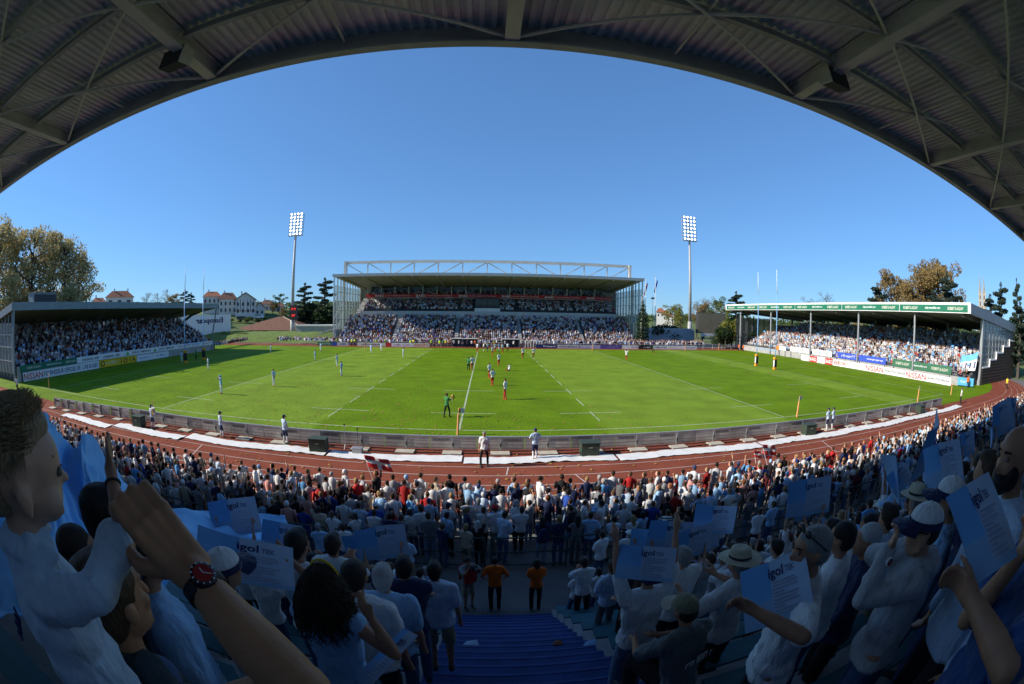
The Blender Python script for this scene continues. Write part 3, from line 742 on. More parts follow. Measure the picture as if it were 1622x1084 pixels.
for i in range(npan):
    a = RY0_ + .6 + (RY1_ - RY0_ - 1.0) * i / npan; b = RY0_ + .6 + (RY1_ - RY0_ - 1.0) * (i + 1) / npan - .15
    part('green_panel', MB().box(RXF - .16, RXF - .102, a, b, rzb + .12, rzt - .35), M_green, rs)
    for j, (tx, tm) in enumerate((('ROBERT & ALDAY', M_cream), ('alday-immobilier.com', M_white), ('ROBERT & ALDAY', M_cream))):
        lettering(tx, (RXF - .162, b - (b - a) * (.17 + .33 * j), (rzb + rzt) / 2 - .12), (0, -1, 0), (0, 0, 1), .46, (b - a) * .22, tm, rs, bold=.02)
for i in range(9):
    a = i / 9; b = (i + 1) / 9
    xa_, xb_ = RXF + .09 + RD * a, RXF + .09 + RD * b; za, zb_ = rzb - .1 - RDROP * a, rzb - .1 - RDROP * b
    part('end_fascia_panel', MB().add([(xa_ + .01, RY0_ - .02, za), (xb_, RY0_ - .02, zb_), (xb_, RY0_ - .02, zb_ + 1.55), (xa_ + .01, RY0_ - .02, za + 1.55), (xa_ + .01, RY0_ + .09, za), (xb_, RY0_ + .09, zb_), (xb_, RY0_ + .09, zb_ + 1.55), (xa_ + .01, RY0_ + .09, za + 1.55)], [(0, 1, 2, 3), (7, 6, 5, 4), (0, 4, 5, 1), (3, 2, 6, 7), (1, 5, 6, 2), (0, 3, 7, 4)]), M_lfas, rs)
for (u, v) in ((1447, 560), (1358, 560), (1283, 550), (1220, 545), (1172, 545)):
    y = at_x(u, v, RXF + 1.0).y
    part('column', MB().tube((RXF + 1.0, y, 0), (RXF + 1.0, y, rzb), .2, n=12), M_steel, rs)
for i in range(8):
    y = RY0_ + 2 + i * (RY1_ - RY0_ - 4) / 7
    part('roof_rafter', MB().beam((RXF + .6, y, rzb - .2), (RXF + 29, y, rzb - .2 - RDROP), .3, .5), M_rsof, rs)
    part('rear_column', MB().box(RXF + 15.0, RXF + 15.39, y - .2, y + .2, 0, rzb - .6), M_rsof, rs)
# glazed flank with stepped brown cladding
M_brown = mat('brown_lattice_cladding', (0.075, 0.055, 0.035), .8, .35, 2, streak=(6, 1, 6))
M_rglass = glass('flank_glazing', (0.36, 0.40, 0.38), .5)
yfl = RY0_ + .35
xs0 = at_y(1554, 560, yfl).x
steps = [(1554, 1565, 583), (1565, 1576, 571), (1576, 1587, 560), (1587, 1597, 550), (1597, 1607, 541)]
xe = at_y(1607, 545, yfl).x
rzf = lambda x: rzb - .1 - RDROP * (x - RXF) / RD
part('flank_glazing', MB().extrude([(xs0 + .1, 2.2), (xe, 5.5), (xe, rzf(xe)), (xs0 + .1, rzf(xs0))], 1, yfl - .02, yfl + .02), M_rglass, rs)
for i in range(12):
    x = xs0 + (xe - xs0) * i / 11; part('flank_mullion', MB().box(x - .11, x + .11, yfl - .09, yfl + .09, 2 + 3.5 * i / 11, rzf(x)), M_steel, rs)
for z in (3.4, 4.6, 5.8, 7.0, 8.2, 9.2):
    part('flank_transom', MB().box(xs0 + .08, xe, yfl - .115, yfl - .091, z, z + .13), M_steel, rs)
for i, (u0, u1, vv) in enumerate(steps):
    xa_, xb_ = at_y(u0, vv, yfl).x, at_y(u1, vv, yfl).x
    if i: xa_ = xprev
    z1 = at_y((u0 + u1) / 2, vv, yfl).z; xprev = xb_
    part('cladding_panel', MB().box(xa_ + .01, xb_, yfl - .3, yfl - .12, 0, z1), M_brown, rs)
    for j in range(int(z1 / .5)): part('cladding_slat', MB().box(xa_ + .03, xb_ - .02, yfl - .36, yfl - .301, .1 + j * .5, .36 + j * .5), M_brown, rs)
    part('cladding_edge', MB().box(xa_ - .05, xb_ + .2, yfl - .4, yfl - .1, z1, z1 + .2), M_white, rs)
    part('cladding_riser', MB().box(xb_, xb_ + .2, yfl - .39, yfl - .1, z1 + .2, z1 + 1.4), M_white, rs)
part('corner_column', MB().box(xs0 - .35, xs0 + .2, yfl - .3, yfl + .25, 0, rzf(xs0)), M_steel, rs)
part('far_glazing', MB().box(RXF + 1, RXF + 15, RY1_ - 4.1, RY1_ - 4.05, .5, 8.5), M_rglass, rs)
for i in range(8): part('far_mullion', MB().box(RXF + 1 + i * 2, RXF + 1.15 + i * 2, RY1_ - 4.2, RY1_ - 4, 0, rzb - .5 - i * .3), M_dark, rs)
part('front_rail', MB().tube((RXF + 1.5, RY0_ + 3, 1.9), (RXF + 1.5, RY1_ - 8, 1.9), .04).tube((RXF + 1.5, RY0_ + 3, 1.5), (RXF + 1.5, RY1_ - 8, 1.5), .03), M_steel, rs)
part('front_wall', MB().box(RXF + 1.2, RXF + 1.4, RY0_ + 2.5, RY1_ - 8, 0, 1.3), M_conc, rs)
# roof handrail
hr = empty('roof_handrail', (RXF + 9, 40, 10.5)); tag(hr, 'thin grey handrail along the right stand roof', 'handrail')
ya, yb = at_x(1395, 480, RXF + 9).y, at_x(1240, 478, RXF + 9).y
part('bar', MB().tube((RXF + 9, ya, 12.25), (RXF + 9, yb, 12.25), .07).tube((RXF + 9, ya, 11.5), (RXF + 9, yb, 11.5), .05), M_steel, hr)
for i in range(9): part('post', MB().tube((RXF + 9, ya + (yb - ya) * i / 8, 9.5), (RXF + 9, ya + (yb - ya) * i / 8, 12.25), .06), M_steel, hr)
g = 'boards before the right stand'
XB = 66.0
yb_ = lambda u, v=590: at_x(u, v, XB).y
poster((XB, yb_(1508), 0)[:2] + (0,), (XB, yb_(1508), 0), .05, 1.2, M_white, [], '', g) if False else None
def rboard(u0, u1, z0, z1, mt, tx, lab, x=XB):
    poster((x, at_x(u0, 585, x).y, 0), (x, at_x(u1, 585, x).y - .03, 0), z0, z1, mt, tx, lab, g)
rboard(1268, 1281, .05, 1.2, M_white, [], 'plain white board at the left end before the right stand')
rboard(1281, 1293, .05, 1.2, M_red, [('BAB2', .1, .9, .6, M_white)], 'first small red board left of the long white board, right stand')
rboard(1293, 1306, .05, 1.2, M_white, [], 'plain white board between the two small red boards')
rboard(1306, 1318, .05, 1.2, M_red, [('BAB2', .1, .9, .6, M_white)], 'small red board touching the long white lettered board')
rboard(1318, 1508, .05, 1.2, M_white, [('BEROKI', .015, .14, .65, M_red), ('~6', .2, .265, .3, M_orange), ('NISSAN', .32, .47, .78, M_red), ('Landes Pays Basque', .475, .655, .45, M_black), ('NISSAN', .66, .815, .78, M_red), ('Landes Pays Basque', .82, .99, .45, M_black)], 'long white board with red lettering before the right stand')
M_royal = mat('royal_blue_banner', (0.05, 0.10, 0.50), .6, .15, 1)
M_mgreen = mat('mid_green_banner', (0.05, 0.16, 0.09), .6, .15, 1)
rboard(1250, 1282, 1.35, 2.4, M_white, [('O', .05, .2, .6, M_orange), ('~6', .4, .8, .3, M_red)], 'left white banner hung on the right stand rail', RXF + 1.12)
rboard(1285, 1316, 1.35, 2.4, M_white, [('O', .05, .2, .6, M_orange), ('~7', .35, .95, .4, M_green)], 'right white banner hung on the right stand rail', RXF + 1.12)
rboard(1322, 1355, 1.35, 2.5, M_royal, [('L', .05, .15, .6, M_yel), ('~8', .3, .95, .45, M_white)], 'left royal blue banner hung on the right stand rail', RXF + 1.12)
rboard(1359, 1402, 1.35, 2.5, M_royal, [('www.groupe-api', .3, .9, .35, M_white)], 'right royal blue banner hung on the right stand rail', RXF + 1.12)
rboard(1413, 1507, 1.35, 2.6, M_mgreen, [('ROBERT & ALDAY', .06, .3, .35, M_cream), ('alday-immobilier.com', .36, .6, .3, M_white), ('ROBERT & ALDAY', .68, .95, .35, M_cream)], 'long green banner hung on the right stand rail', RXF + 1.12)
rboard(1226, 1232, 1.3, 2.2, M_orange, [], 'small orange banner left of the white letters, right stand', RXF + 1.12)
rboard(1232, 1243, 1.3, 2.2, M_white, [], 'small white banner beside the orange banner, right stand', RXF + 1.12)
o_ = poster((68.0, 3.2, 0), (69.4, .4, 0), .15, 1.3, mat('sky_blue_panel', (.10, .42, .68), .5, .15, 1), [('~8', .15, .6, .3, M_white)], 'sky blue board at the near corner of the right stand', g)
# supporters' flag at the near end of the stand
M_sky = mat('sky_blue_cloth', (0.16, 0.45, 0.80), .8, .15, 2)
def cloth(name, c, r, u, w, h, mts, amp=.15, n=14, seed=0, stripes=None):
    mb = MB(); c, r, u = Vector(c), Vector(r).normalized(), Vector(u).normalized(); nn = r.cross(u)
    vs = []
    for i in range(n + 1):
        for j in range(n + 1):
            a, b = i / n - .5, j / n - .5
            d = amp * (mnoise.noise(Vector((a * 3 + seed, b * 2, seed))) + .4 * math.sin(a * 9 + b * 4 + seed))
            vs.append(tuple(c + r * (a * w) + u * (b * h) + nn * d))
    mb.v = vs
    for i in range(n):
        for j in range(n):
            mb.f.append((i * (n + 1) + j, (i + 1) * (n + 1) + j, (i + 1) * (n + 1) + j + 1, i * (n + 1) + j + 1)); mb.m.append(stripes(i / n, j / n) if stripes else 0)
    o = mb.build(name, mts, None, True)
    sm = o.modifiers.new('thickness', 'SOLIDIFY'); sm.thickness = .008
    return o
o = cloth('supporter_flag', (71.2, 2.7, 3.3), (0.3, -1, 0.25), (.5, 0, .86), 3.6, 3.0, [M_sky, M_white, M_navy], .35, 20, 3, lambda a, b: (0 if b > .55 else (2 if (abs((a * 4) % 1 - .5) < .13 and .12 < b < .5) else 1)))
tag(o, 'large sky blue and white flag held at the near end of the right stand', 'flag')
# ================================================================== terrain beyond the ground
def hill_z(x, y):
    z = 0.0
    if y > 86 or x < -78 or x > 84:
        d = max(y - 92, 0)
        left = max(0, min(1, (-x - 35) / 55))
        z += left * min(9.5, max(0, (math.hypot(x, y - 20) - 108) * .15))
        z += min(5.5, max(0, (math.hypot(x, y) - 230) * .022))
        z += max(0, min(1, (x - 88) / 60)) * min(3, max(0, (x - 88) * .05))
        z += .5 * mnoise.noise(Vector((x * .03, y * .03, 1)))
    return z - .06
mb = MB(); nx, ny = 90, 60
X = [-420 + 840 * i / nx for i in range(nx + 1)]; Y = [-60 + 680 * j / ny for j in range(ny + 1)]
idx = {}
for i, x in enumerate(X):
    for j, y in enumerate(Y): idx[i, j] = len(mb.v); mb.v.append((x, y, hill_z(x, y) if not (abs(x) < 84 and y < 88) else -.5))
for i in range(nx):
    for j in range(ny): mb.f.append((idx[i, j], idx[i + 1, j], idx[i + 1, j + 1], idx[i, j + 1])); mb.m.append(0)
tag(mb.build('hillside', mat('rough_grass_hill', (0.11, 0.15, 0.035), .95, .4, .08, col2=(0.07, 0.10, 0.03)), None, True), kind='structure')
# grass bank behind the far left corner
mb = MB(); n = 30; vs = []
for i in range(n + 1):
    x = -92 + 55 * i / n
    for j, (y, z) in enumerate(((78.5, .0), (84, 1.5), (92, 2.1), (104, 2.1))): vs.append((x, y + 1.5 * mnoise.noise(Vector((x * .1, j, 0))), z * min(1, max(0.05, (-x - 37) / 10)) + .25 * mnoise.noise(Vector((x * .3, y * .2, 2)))))
mb.add(vs, [(i * 4 + j, (i + 1) * 4 + j, (i + 1) * 4 + j + 1, i * 4 + j + 1) for i in range(n) for j in range(3)])
tag(mb.build('grass_bank', mat('bank_grass', (0.13, 0.19, 0.03), .9, .4, .6, bump=.5, bscale=8), None, True), kind='structure')

# ================================================================== trees
def leaf_mat(name, c1, c2):
    mt = bpy.data.materials.new(name); mt.use_nodes = True; N = mt.node_tree.nodes; L = mt.node_tree.links; b = N['Principled BSDF']
    g = N.new('ShaderNodeNewGeometry'); rp = N.new('ShaderNodeMix'); rp.data_type = 'RGBA'
    rp.inputs[6].default_value = (*c1, 1); rp.inputs[7].default_value = (*c2, 1)
    L.new(g.outputs['Random Per Island'], rp.inputs[0]); L.new(rp.outputs[2], b.inputs['Base Color'])
    b.inputs['Roughness'].default_value = .7; b.inputs['Specular IOR Level'].default_value = .2
    tr = N.new('ShaderNodeBsdfTranslucent'); L.new(rp.outputs[2], tr.inputs['Color']); mx = N.new('ShaderNodeMixShader'); mx.inputs[0].default_value = .35
    L.new(b.outputs[0], mx.inputs[1]); L.new(tr.outputs[0], mx.inputs[2]); L.new(mx.outputs[0], N['Material Output'].inputs['Surface'])
    return mt
LM = {'plane': leaf_mat('autumn_plane_leaves', (0.50, 0.38, 0.17), (0.36, 0.33, 0.15)),
      'brown': leaf_mat('brown_leaves', (0.31, 0.20, 0.075), (0.22, 0.17, 0.065)),
      'green': leaf_mat('green_leaves', (0.06, 0.10, 0.025), (0.11, 0.14, 0.035)),
      'lime': leaf_mat('lime_leaves', (0.17, 0.20, 0.03), (0.22, 0.20, 0.04)),
      'cedar': leaf_mat('cedar_needles', (0.035, 0.06, 0.042), (0.065, 0.09, 0.062)),
      'pale': leaf_mat('pale_twigs', (0.17, 0.15, 0.11), (0.22, 0.19, 0.13)),
      'dark': leaf_mat('dark_hedge_leaves', (0.015, 0.035, 0.012), (0.03, 0.055, 0.018))}
M_bark = mat('grey_brown_bark', (0.10, 0.085, 0.065), .95, .35, 4)
def leaf_cloud(name, clumps, nleaf, size, mt, seed, flat=0.0):
    r = np.random.default_rng(seed)
    C = np.array([c[:3] for c in clumps]); S = np.array([c[3:6] for c in clumps]); w = np.prod(S, 1) ** .66; w /= w.sum()
    k = r.choice(len(C), nleaf, p=w)
    d = r.normal(size=(nleaf, 3)); d /= np.linalg.norm(d, axis=1, keepdims=True); rad = r.uniform(.25, 1, nleaf) ** .45
    P = C[k] + d * S[k] * rad[:, None]
    a = r.normal(size=(nleaf, 3)); a[:, 2] *= (1 - flat); a /= np.linalg.norm(a, axis=1, keepdims=True)
    b = r.normal(size=(nleaf, 3)); b -= (a * b).sum(1, keepdims=True) * a; b[:, 2] *= (1 - flat); b /= np.linalg.norm(b, axis=1, keepdims=True) + 1e-9
    s = size * r.uniform(.5, 1.3, nleaf)[:, None]
    vs = np.stack([P - a * s, P + b * s * .6, P + a * s, P - b * s * .6], 1).reshape(-1, 3)
    me = bpy.data.meshes.new(name); me.vertices.add(len(vs)); me.vertices.foreach_set('co', vs.astype(np.float32).ravel())
    me.loops.add(nleaf * 4); me.loops.foreach_set('vertex_index', np.arange(nleaf * 4, dtype=np.int32)); me.polygons.add(nleaf)
    me.polygons.foreach_set('loop_start', np.arange(0, nleaf * 4, 4, dtype=np.int32)); me.materials.append(mt); me.update(); me.validate()
    return me
TREE = {}
def tree_proto(kind, seed):
    key = (kind, seed)
    if key in TREE: return TREE[key]
    rr = random.Random(seed * 13 + len(kind)); mb = MB(); cl = []
    if kind in ('plane', 'pale', 'brown', 'green', 'lime'):
        H = 1.0; hs = .25 if kind != 'plane' else .18
        mb.path([(0, 0, 0), (.01, .01, hs), (0.0, -.01, .5), (.01, 0, .9)], [.028, .022, .014, .004])
        nb = 18 if kind == 'plane' else 14
        for i in range(nb):
            z = hs + (.92 - hs) * (i + rr.random()) / nb; a = rr.random() * 6.28
            f = 1 - abs((z - .55) / .5) ** 2.2 if kind != 'plane' else (1 - max(0, (z - .5) / .52) ** 2)
            Lb = (.15 + .16 * rr.random()) * max(.25, f) * (1.2 if kind != 'plane' else .95)
            e = (Lb * math.cos(a), Lb * math.sin(a), z + Lb * rr.uniform(.25, .7))
            mid = (e[0] * .5, e[1] * .5, z + (e[2] - z) * .35)
            mb.path([(0, 0, z - .02), mid, e], [.010, .006, .002], 5)
            cl.append((*e, rr.uniform(.06, .11), rr.uniform(.06, .11), rr.uniform(.05, .09)))
            cl.append((*[mid[q] + rr.uniform(-.04, .04) for q in range(3)], .07, .07, .06))
        cl.append((0, 0, .93, .07, .07, .06))
        if kind in ('plane', 'brown'):      # egg-shaped crown of many clumps with sky gaps between them
            for i in range(64):
                z = rr.uniform(.24, .97); rad_ = .27 * math.sin(math.pi * min(1, (z - .12) / .92)) ** .75 * math.sqrt(rr.random()); a = rr.random() * 6.28
                q = rr.uniform(.035, .07); e = (rad_ * math.cos(a), rad_ * math.sin(a), z); cl.append((*e, q, q, q * .8))
                if i % 3 == 0: mb.path([(0, 0, max(hs, z - rad_ * .9 - .05)), (e[0] * .5, e[1] * .5, z - rad_ * .3), e], [.006, .004, .0015], 4)
        n = {'plane': 7000, 'pale': 1500, 'brown': 8000, 'green': 5200, 'lime': 4200}[kind]; size = {'plane': .0115, 'brown': .013, 'pale': .011}.get(kind, .0135)
        lm = leaf_cloud('crown', cl, n, size, LM[kind], seed)
    elif kind == 'cedar':
        mb.path([(0, 0, 0), (0, 0, .6), (.01, 0, 1)], [.03, .018, .004])
        for i in range(17):
            z = .16 + .8 * i / 17; a = i * 2.4 + rr.random(); Lb = (.34 * (1 - (z - .1) * .78)) * rr.uniform(.75, 1.2)
            e = (Lb * math.cos(a), Lb * math.sin(a), z + .03)
            mb.path([(0, 0, z - .03), e], [.011, .003], 5)
            for t in (.45, .75, 1.0): cl.append((e[0] * t, e[1] * t, z + .015 * t, .10 * (1.25 - .5 * t), .10 * (1.25 - .5 * t), .026))
        cl.append((0, 0, .98, .03, .03, .04))
        lm = leaf_cloud('crown', cl, 7500, .017, LM['cedar'], seed, .45)
    elif kind == 'cypress':
        mb.path([(0, 0, 0), (0, 0, .9)], [.02, .004])
        for i in range(12): z = .08 + .9 * i / 12; r_ = .075 * math.sin(math.pi * min(1, (z + .12)) ** .8) + .015; cl.append((0, 0, z, r_, r_, .08))
        lm = leaf_cloud('crown', cl, 2600, .012, LM['dark'], seed)
    else:   # bush
        mb.path([(0, 0, 0), (0, 0, .5)], [.05, .02])
        for i in range(9): a = rr.random() * 6.28; r_ = rr.uniform(.1, .5); cl.append((r_ * math.cos(a), r_ * math.sin(a), rr.uniform(.3, .75), .3, .3, .25))
        lm = leaf_cloud('crown', cl, 2200, .045, LM[kind.split('_')[1]], seed)
    TREE[key] = (mb.mesh('trunk', M_bark), lm); return TREE[key]
def tree(kind, loc, h, label, group, seed=1, wide=1.0, name=None, rz=None):
    tm, lm = tree_proto(kind, seed)
    nm = name or {'plane': 'plane_tree', 'pale': 'bare_tree', 'brown': 'autumn_tree', 'green': 'leafy_tree', 'lime': 'leafy_tree', 'cedar': 'cedar_tree', 'cypress': 'cypress_tree'}.get(kind, 'shrub')
    o = empty(nm, loc, random.random() * 6 if rz is None else rz)
    o.scale = (h * wide, h * wide, h)
    link('trunk', tm, o); link('crown', lm, o)
    tag(o, label, 'tree' if nm != 'shrub' else 'shrub', group)
    return o
def tree_px(kind, u, vtop, D, label, group, seed=1, wide=1.0, zb=None, **k):
    d = ray(u, vtop); hd = math.hypot(d.x, d.y); p = CP + d * (D / hd)
    z0 = hill_z(p.x, p.y) if zb is None else zb
    return tree(kind, (p.x, p.y, z0), p.z - z0, label, group, seed, wide, **k)
g = 'tall autumn plane trees behind the left stand'
for i, (u, vt, D, lab) in enumerate([(6, 350, 98, 'tallest autumn plane tree at the left picture edge'), (32, 356, 104, 'autumn plane tree second from the left edge'), (58, 358, 99, 'autumn plane tree behind the roof cabinet'), (84, 365, 105, 'autumn plane tree right of the roof cabinet'), (108, 376, 100, 'autumn plane tree second from the right of its row'), (128, 396, 104, 'rightmost and lowest autumn plane tree of its row'), (20, 430, 92, 'low yellowing plane tree before the tall row'), (112, 455, 94, 'low yellow tree at the right foot of the plane tree row')]):
    tree_px('plane', u, vt, D, lab, g, seed=1 + i % 4, wide=1.0 if i < 6 else 1.2, zb=0)
g = 'trees on the left skyline'
for u, vt, D, kind, w, lab in [(232, 464, 190, 'pale', 1.1, 'leftmost pale bare tree on the left skyline'), (250, 465, 195, 'pale', 1.1, 'second pale bare tree on the left skyline'), (265, 459, 200, 'pale', .9, 'taller pale bare tree on the left skyline'), (276, 466, 185, 'brown', 1.2, 'brown rounded tree right of the pale trees'), (293, 459, 180, 'cedar', .9, 'dark pointed conifer behind the left goal posts'), (303, 464, 184, 'cedar', .9, 'second dark conifer behind the left goal posts'),
                           (443, 466, 200, 'green', 1.1, 'green rounded tree left of the left floodlight'), (432, 480, 200, 'brown', 1.2, 'brownish tree left of the floodlight mast'), (448, 488, 190, 'brown', 1.4, 'low brown tree at the floodlight mast'), (455, 494, 185, 'green', 1.3, 'low dark tree behind the floodlight mast'),
                           (483, 449, 170, 'cedar', .9, 'left of the two tall cedars by the main stand'), (515, 441, 165, 'cedar', .9, 'right of the two tall cedars by the main stand'), (498, 478, 172, 'bush_dark', 1.0, 'dark evergreen mass between the two cedars'), (472, 486, 172, 'bush_dark', 1.0, 'dark evergreen mass right of the floodlight'), (522, 482, 165, 'bush_dark', 1.0, 'dark evergreen mass beside the main stand'), (420, 502, 184, 'bush_green', 1.2, 'green shrub below the small white house'), (335, 502, 184, 'bush_lime', 1.0, 'yellow green shrub beside the white buildings'), (400, 504, 182, 'bush_dark', 1.4, 'dark hedge before the gabled house')]:
    tree_px(kind, u, vt, D, lab, g, seed=2, wide=w)
for q, (u, vt) in enumerate([(326, 502), (341, 503), (352, 500), (366, 502), (380, 503), (392, 499), (408, 502), (428, 503), (442, 505)]):
    tree_px('bush_green' if q % 2 else 'bush_dark', u, vt + 2, 178, f'garden hedge shrub below the white houses, {nameorder[q]} from the left', g, seed=1 + q % 3, wide=1.2)
g = 'shrubs on the grass bank'
for u, v, h, lab in [(357, 537, 2.6, 'leftmost green shrub on the grass bank'), (369, 538, 2.4, 'second green shrub on the grass bank'), (384, 539, 2.6, 'big green shrub on the grass bank'), (397, 541, 1.5, 'small green shrub at the right of the bank shrubs'), (349, 540, 2.0, 'green shrub at the left stand corner post')]:
    p = at_y(u, v, 88); tree('bush_lime' if h > 2.1 else 'bush_green', (p.x, 88, max(0, p.z - .2)), h, lab, g, 1, 1.1)
g = 'trees on the right skyline'
for u, vt, D, kind, w, lab in [(1019, 468, 112, 'cypress', 1.6, 'narrow dark cypress beside the main stand'), (1066, 486, 175, 'lime', 1.1, 'yellow green tree left of the right floodlight'), (1078, 484, 170, 'lime', 1.1, 'second yellow green tree at the right floodlight'), (1104, 477, 190, 'pale', 1.0, 'bare pale tree right of the right floodlight'), (1116, 480, 180, 'brown', 1.0, 'brown tree left of the big screen'), (1122, 472, 200, 'pale', 1.0, 'tall bare tree behind the big screen'), (1134, 475, 165, 'green', 1.0, 'dark green tree above the big screen'), (1148, 485, 150, 'lime', .9, 'lime green tree right of the big screen'), (1166, 463, 170, 'cedar', 1.0, 'spreading cedar above the right stand roof end'), (1160, 505, 125, 'bush_lime', .8, 'yellow green shrub right of the big screen'), (1172, 500, 128, 'bush_dark', 1, 'dark shrub under the right stand roof end'), (1150, 515, 120, 'bush_dark', .9, 'dark shrub beside the screen post'),
                           (1310, 466, 190, 'pale', .8, 'bare tree above the right stand handrail'), (1280, 474, 190, 'pale', 1, 'low bare tree behind the right stand handrail'),
                           (1390, 450, 118, 'cedar', .8, 'cedar left of the big brown trees'), (1410, 430, 122, 'brown', .95, 'brown rounded tree behind the right stand'), (1462, 418, 118, 'brown', .95, 'big golden brown tree behind the right stand'), (1484, 411, 121, 'brown', .95, 'tallest golden brown tree behind the right stand'), (1440, 452, 112, 'brown', .9, 'low brown tree between the two brown crowns'), (1500, 434, 110, 'cedar', .8, 'dark cedar right of the golden brown tree'), (1478, 462, 106, 'cedar', 1, 'dark cedar below the golden brown tree'),
                           (1585, 450, 112, 'cedar', .75, 'blue green cedar right of the church spires'), (1568, 468, 108, 'cedar', .9, 'low cedar in front of the church'), (1610, 443, 125, 'cedar', .4, 'slender spiry conifer at the right edge'), (1616, 480, 100, 'cedar', 1, 'cedar at the right picture edge'), (1600, 500, 104, 'bush_dark', 1.2, 'dark shrub behind the stepped flank')]:
    tree_px(kind, u, vt, D, lab, g, seed=3 if kind != 'brown' else 2, wide=w)
for i in range(9):
    p = Vector((106 + 2 * (i % 2), 4 + i * 9.5, 0)); tree('lime' if i % 3 else 'plane', p, 9.6 + (i % 3) * .5, f'yellowing tree seen through the back of the right stand, {nameorder[i]} from its near end', 'trees behind the right stand', 2, 1.1)
# distant wooded horizon, reads as one mass
cl = []
for i in range(150):
    a = -1.35 + 2.75 * i / 150; D = random.uniform(330, 420); x, y = CP.x + D * math.sin(a), CP.y + D * math.cos(a); cl.append((x, y, hill_z(x, y) + random.uniform(1, 3), random.uniform(7, 14), random.uniform(7, 14), random.uniform(3, 5)))
me = leaf_cloud('distant_woodland', cl, 26000, 1.1, LM['green'], 5)
tag(link('distant_woodland', me), 'low distant wooded skyline beyond the stadium', 'woodland', kind='stuff')

# ================================================================== houses
M_render = mat('white_house_render', (0.66, 0.64, 0.60), .85, .12, .4); M_tile = mat('terracotta_roof_tiles', (0.30, 0.115, 0.06), .85, .3, 1.5, bump=.4, bscale=6); M_tile2 = mat('brown_roof_tiles', (0.19, 0.095, 0.06), .85, .3, 1.2, bump=.4, bscale=6)
M_shut = mat('dark_window', (0.05, 0.06, 0.08), .3, .2, 2); M_timber = mat('brown_half_timber', (0.15, 0.06, 0.04), .7, .2, 2); M_bluesh = mat('blue_grey_gable', (0.2, 0.27, 0.30), .7, .2, 2)
def house(u0, u1, veave, vtop, D, label, wall=M_render, tiles=M_tile, gable=False, rows=2, cols=4, name='house', depth=9, yaw=None, timber=False, chim=1, group='houses on the left skyline'):
    dl, dr = ray(u0, veave), ray(u1, veave); um = (u0 + u1) / 2
    dm = ray(um, veave); hd = math.hypot(dm.x, dm.y); az = math.atan2(dm.x, dm.y)
    c = CP + dm * (D / hd); w = 2 * D * math.tan((math.atan2(dr.x, dr.y) - math.atan2(dl.x, dl.y)) / 2)
    dt = ray(um, vtop); ht = CP.z + D * dt.z / math.hypot(dt.x, dt.y) - c.z
    zb = min(hill_z(c.x, c.y), c.z - 3) - .5
    o = empty(name, (c.x, c.y, zb), -az if yaw is None else yaw)
    H = c.z - zb
    MB().box(-w / 2, w / 2, 0, depth, 0, H).build('wall', wall, o)
    e = .5
    if gable:
        r = MB().extrude([(-w / 2 - e, H - .25), (0, H + ht), (w / 2 + e, H - .25), (w / 2 + e, H + .05), (0, H + ht + .32), (-w / 2 - e, H + .05)], 1, -e, depth + e)
        MB().extrude([(-w / 2 + .05, H), (w / 2 - .05, H), (0, H + ht - .1)], 1, .02, .3).build('gable', wall, o)
    else:
        r = MB().add([(-w / 2 - e, -e, H), (w / 2 + e, -e, H), (w / 2 + e, depth + e, H), (-w / 2 - e, depth + e, H), (-w / 2 + w * .22, depth / 2, H + ht), (w / 2 - w * .22, depth / 2, H + ht)], [(0, 1, 5, 4), (1, 2, 5), (2, 3, 4, 5), (3, 0, 4), (3, 2, 1, 0)])
    ro = r.build('roof', tiles, o); fixn(ro.data)
    for q in range(chim):
        x = (-.2 + .5 * q) * w; MB().box(x - .3, x + .3, depth / 2 - .6, depth / 2, H + ht * .5, H + ht + .9).build('chimney', wall, ro)
    wh = min(1.5, H / (rows + 1)); 
    for j in range(rows):
        for i in range(cols):
            x = -w / 2 + w * (i + .5) / cols; z = H - 1.1 - wh - j * (wh + 1.3)
            if z < .5: continue
            wo_ = MB().box(x - w / cols * .2, x + w / cols * .2, -.03, .02, z, z + wh).build('window', M_shut, o)
            MB().box(x - w / cols * .24, x + w / cols * .24, -.1, -.031, z - .12, z - .01).build('sill', M_white, wo_)
    if timber:
        for i in range(6): x = -w / 2 + w * (i + .5) / 6; MB().box(x - .12, x + .12, -.06, -.004, H * .4, H).build('timber', M_timber, o)
        MB().box(-w / 2, w / 2, -.09, -.004, H * .38, H * .38 + .25).build('timber', M_timber, o)
    tag(o, label, 'house', group); return o
house(168, 211, 471, 460, 190, 'white house with hipped red roof above the left stand', cols=3, rows=1, chim=2)
house(145, 168, 480, 471, 165, 'low red roofed house beside the plane trees', cols=2, rows=1)
house(322, 350, 470, 461, 200, 'long white building with red roof behind the goal posts', cols=4, rows=3, depth=12)
house(347, 375, 474, 463, 196, 'white hipped building beside the timbered house', cols=4, rows=3, tiles=M_tile2)
house(373, 405, 475, 464, 192, 'white half timbered gabled house with brown roof', gable=True, cols=4, rows=3, tiles=M_tile2, timber=True)
house(404, 419, 488, 479, 195, 'small white gabled house with red roof', gable=True, cols=2, rows=2)
house(414, 432, 482, 475, 215, 'distant house with brown roof behind the small gabled house', cols=3, rows=1, tiles=M_tile2)
house(430, 450, 486, 479, 210, 'distant white house left of the floodlight mast', cols=3, rows=1, tiles=M_tile2)
house(1040, 1052, 495, 488, 300, 'distant pale house with red roof by the flagpoles', cols=2, rows=1, group='distant houses on the right')
house(1050, 1060, 499, 491, 280, 'second distant pale house with red roof by the flagpoles', cols=2, rows=1, group='distant houses on the right')
house(1056, 1068, 502, 497, 260, 'low distant pale house behind the yellow green trees', cols=2, rows=1, group='distant houses on the right')
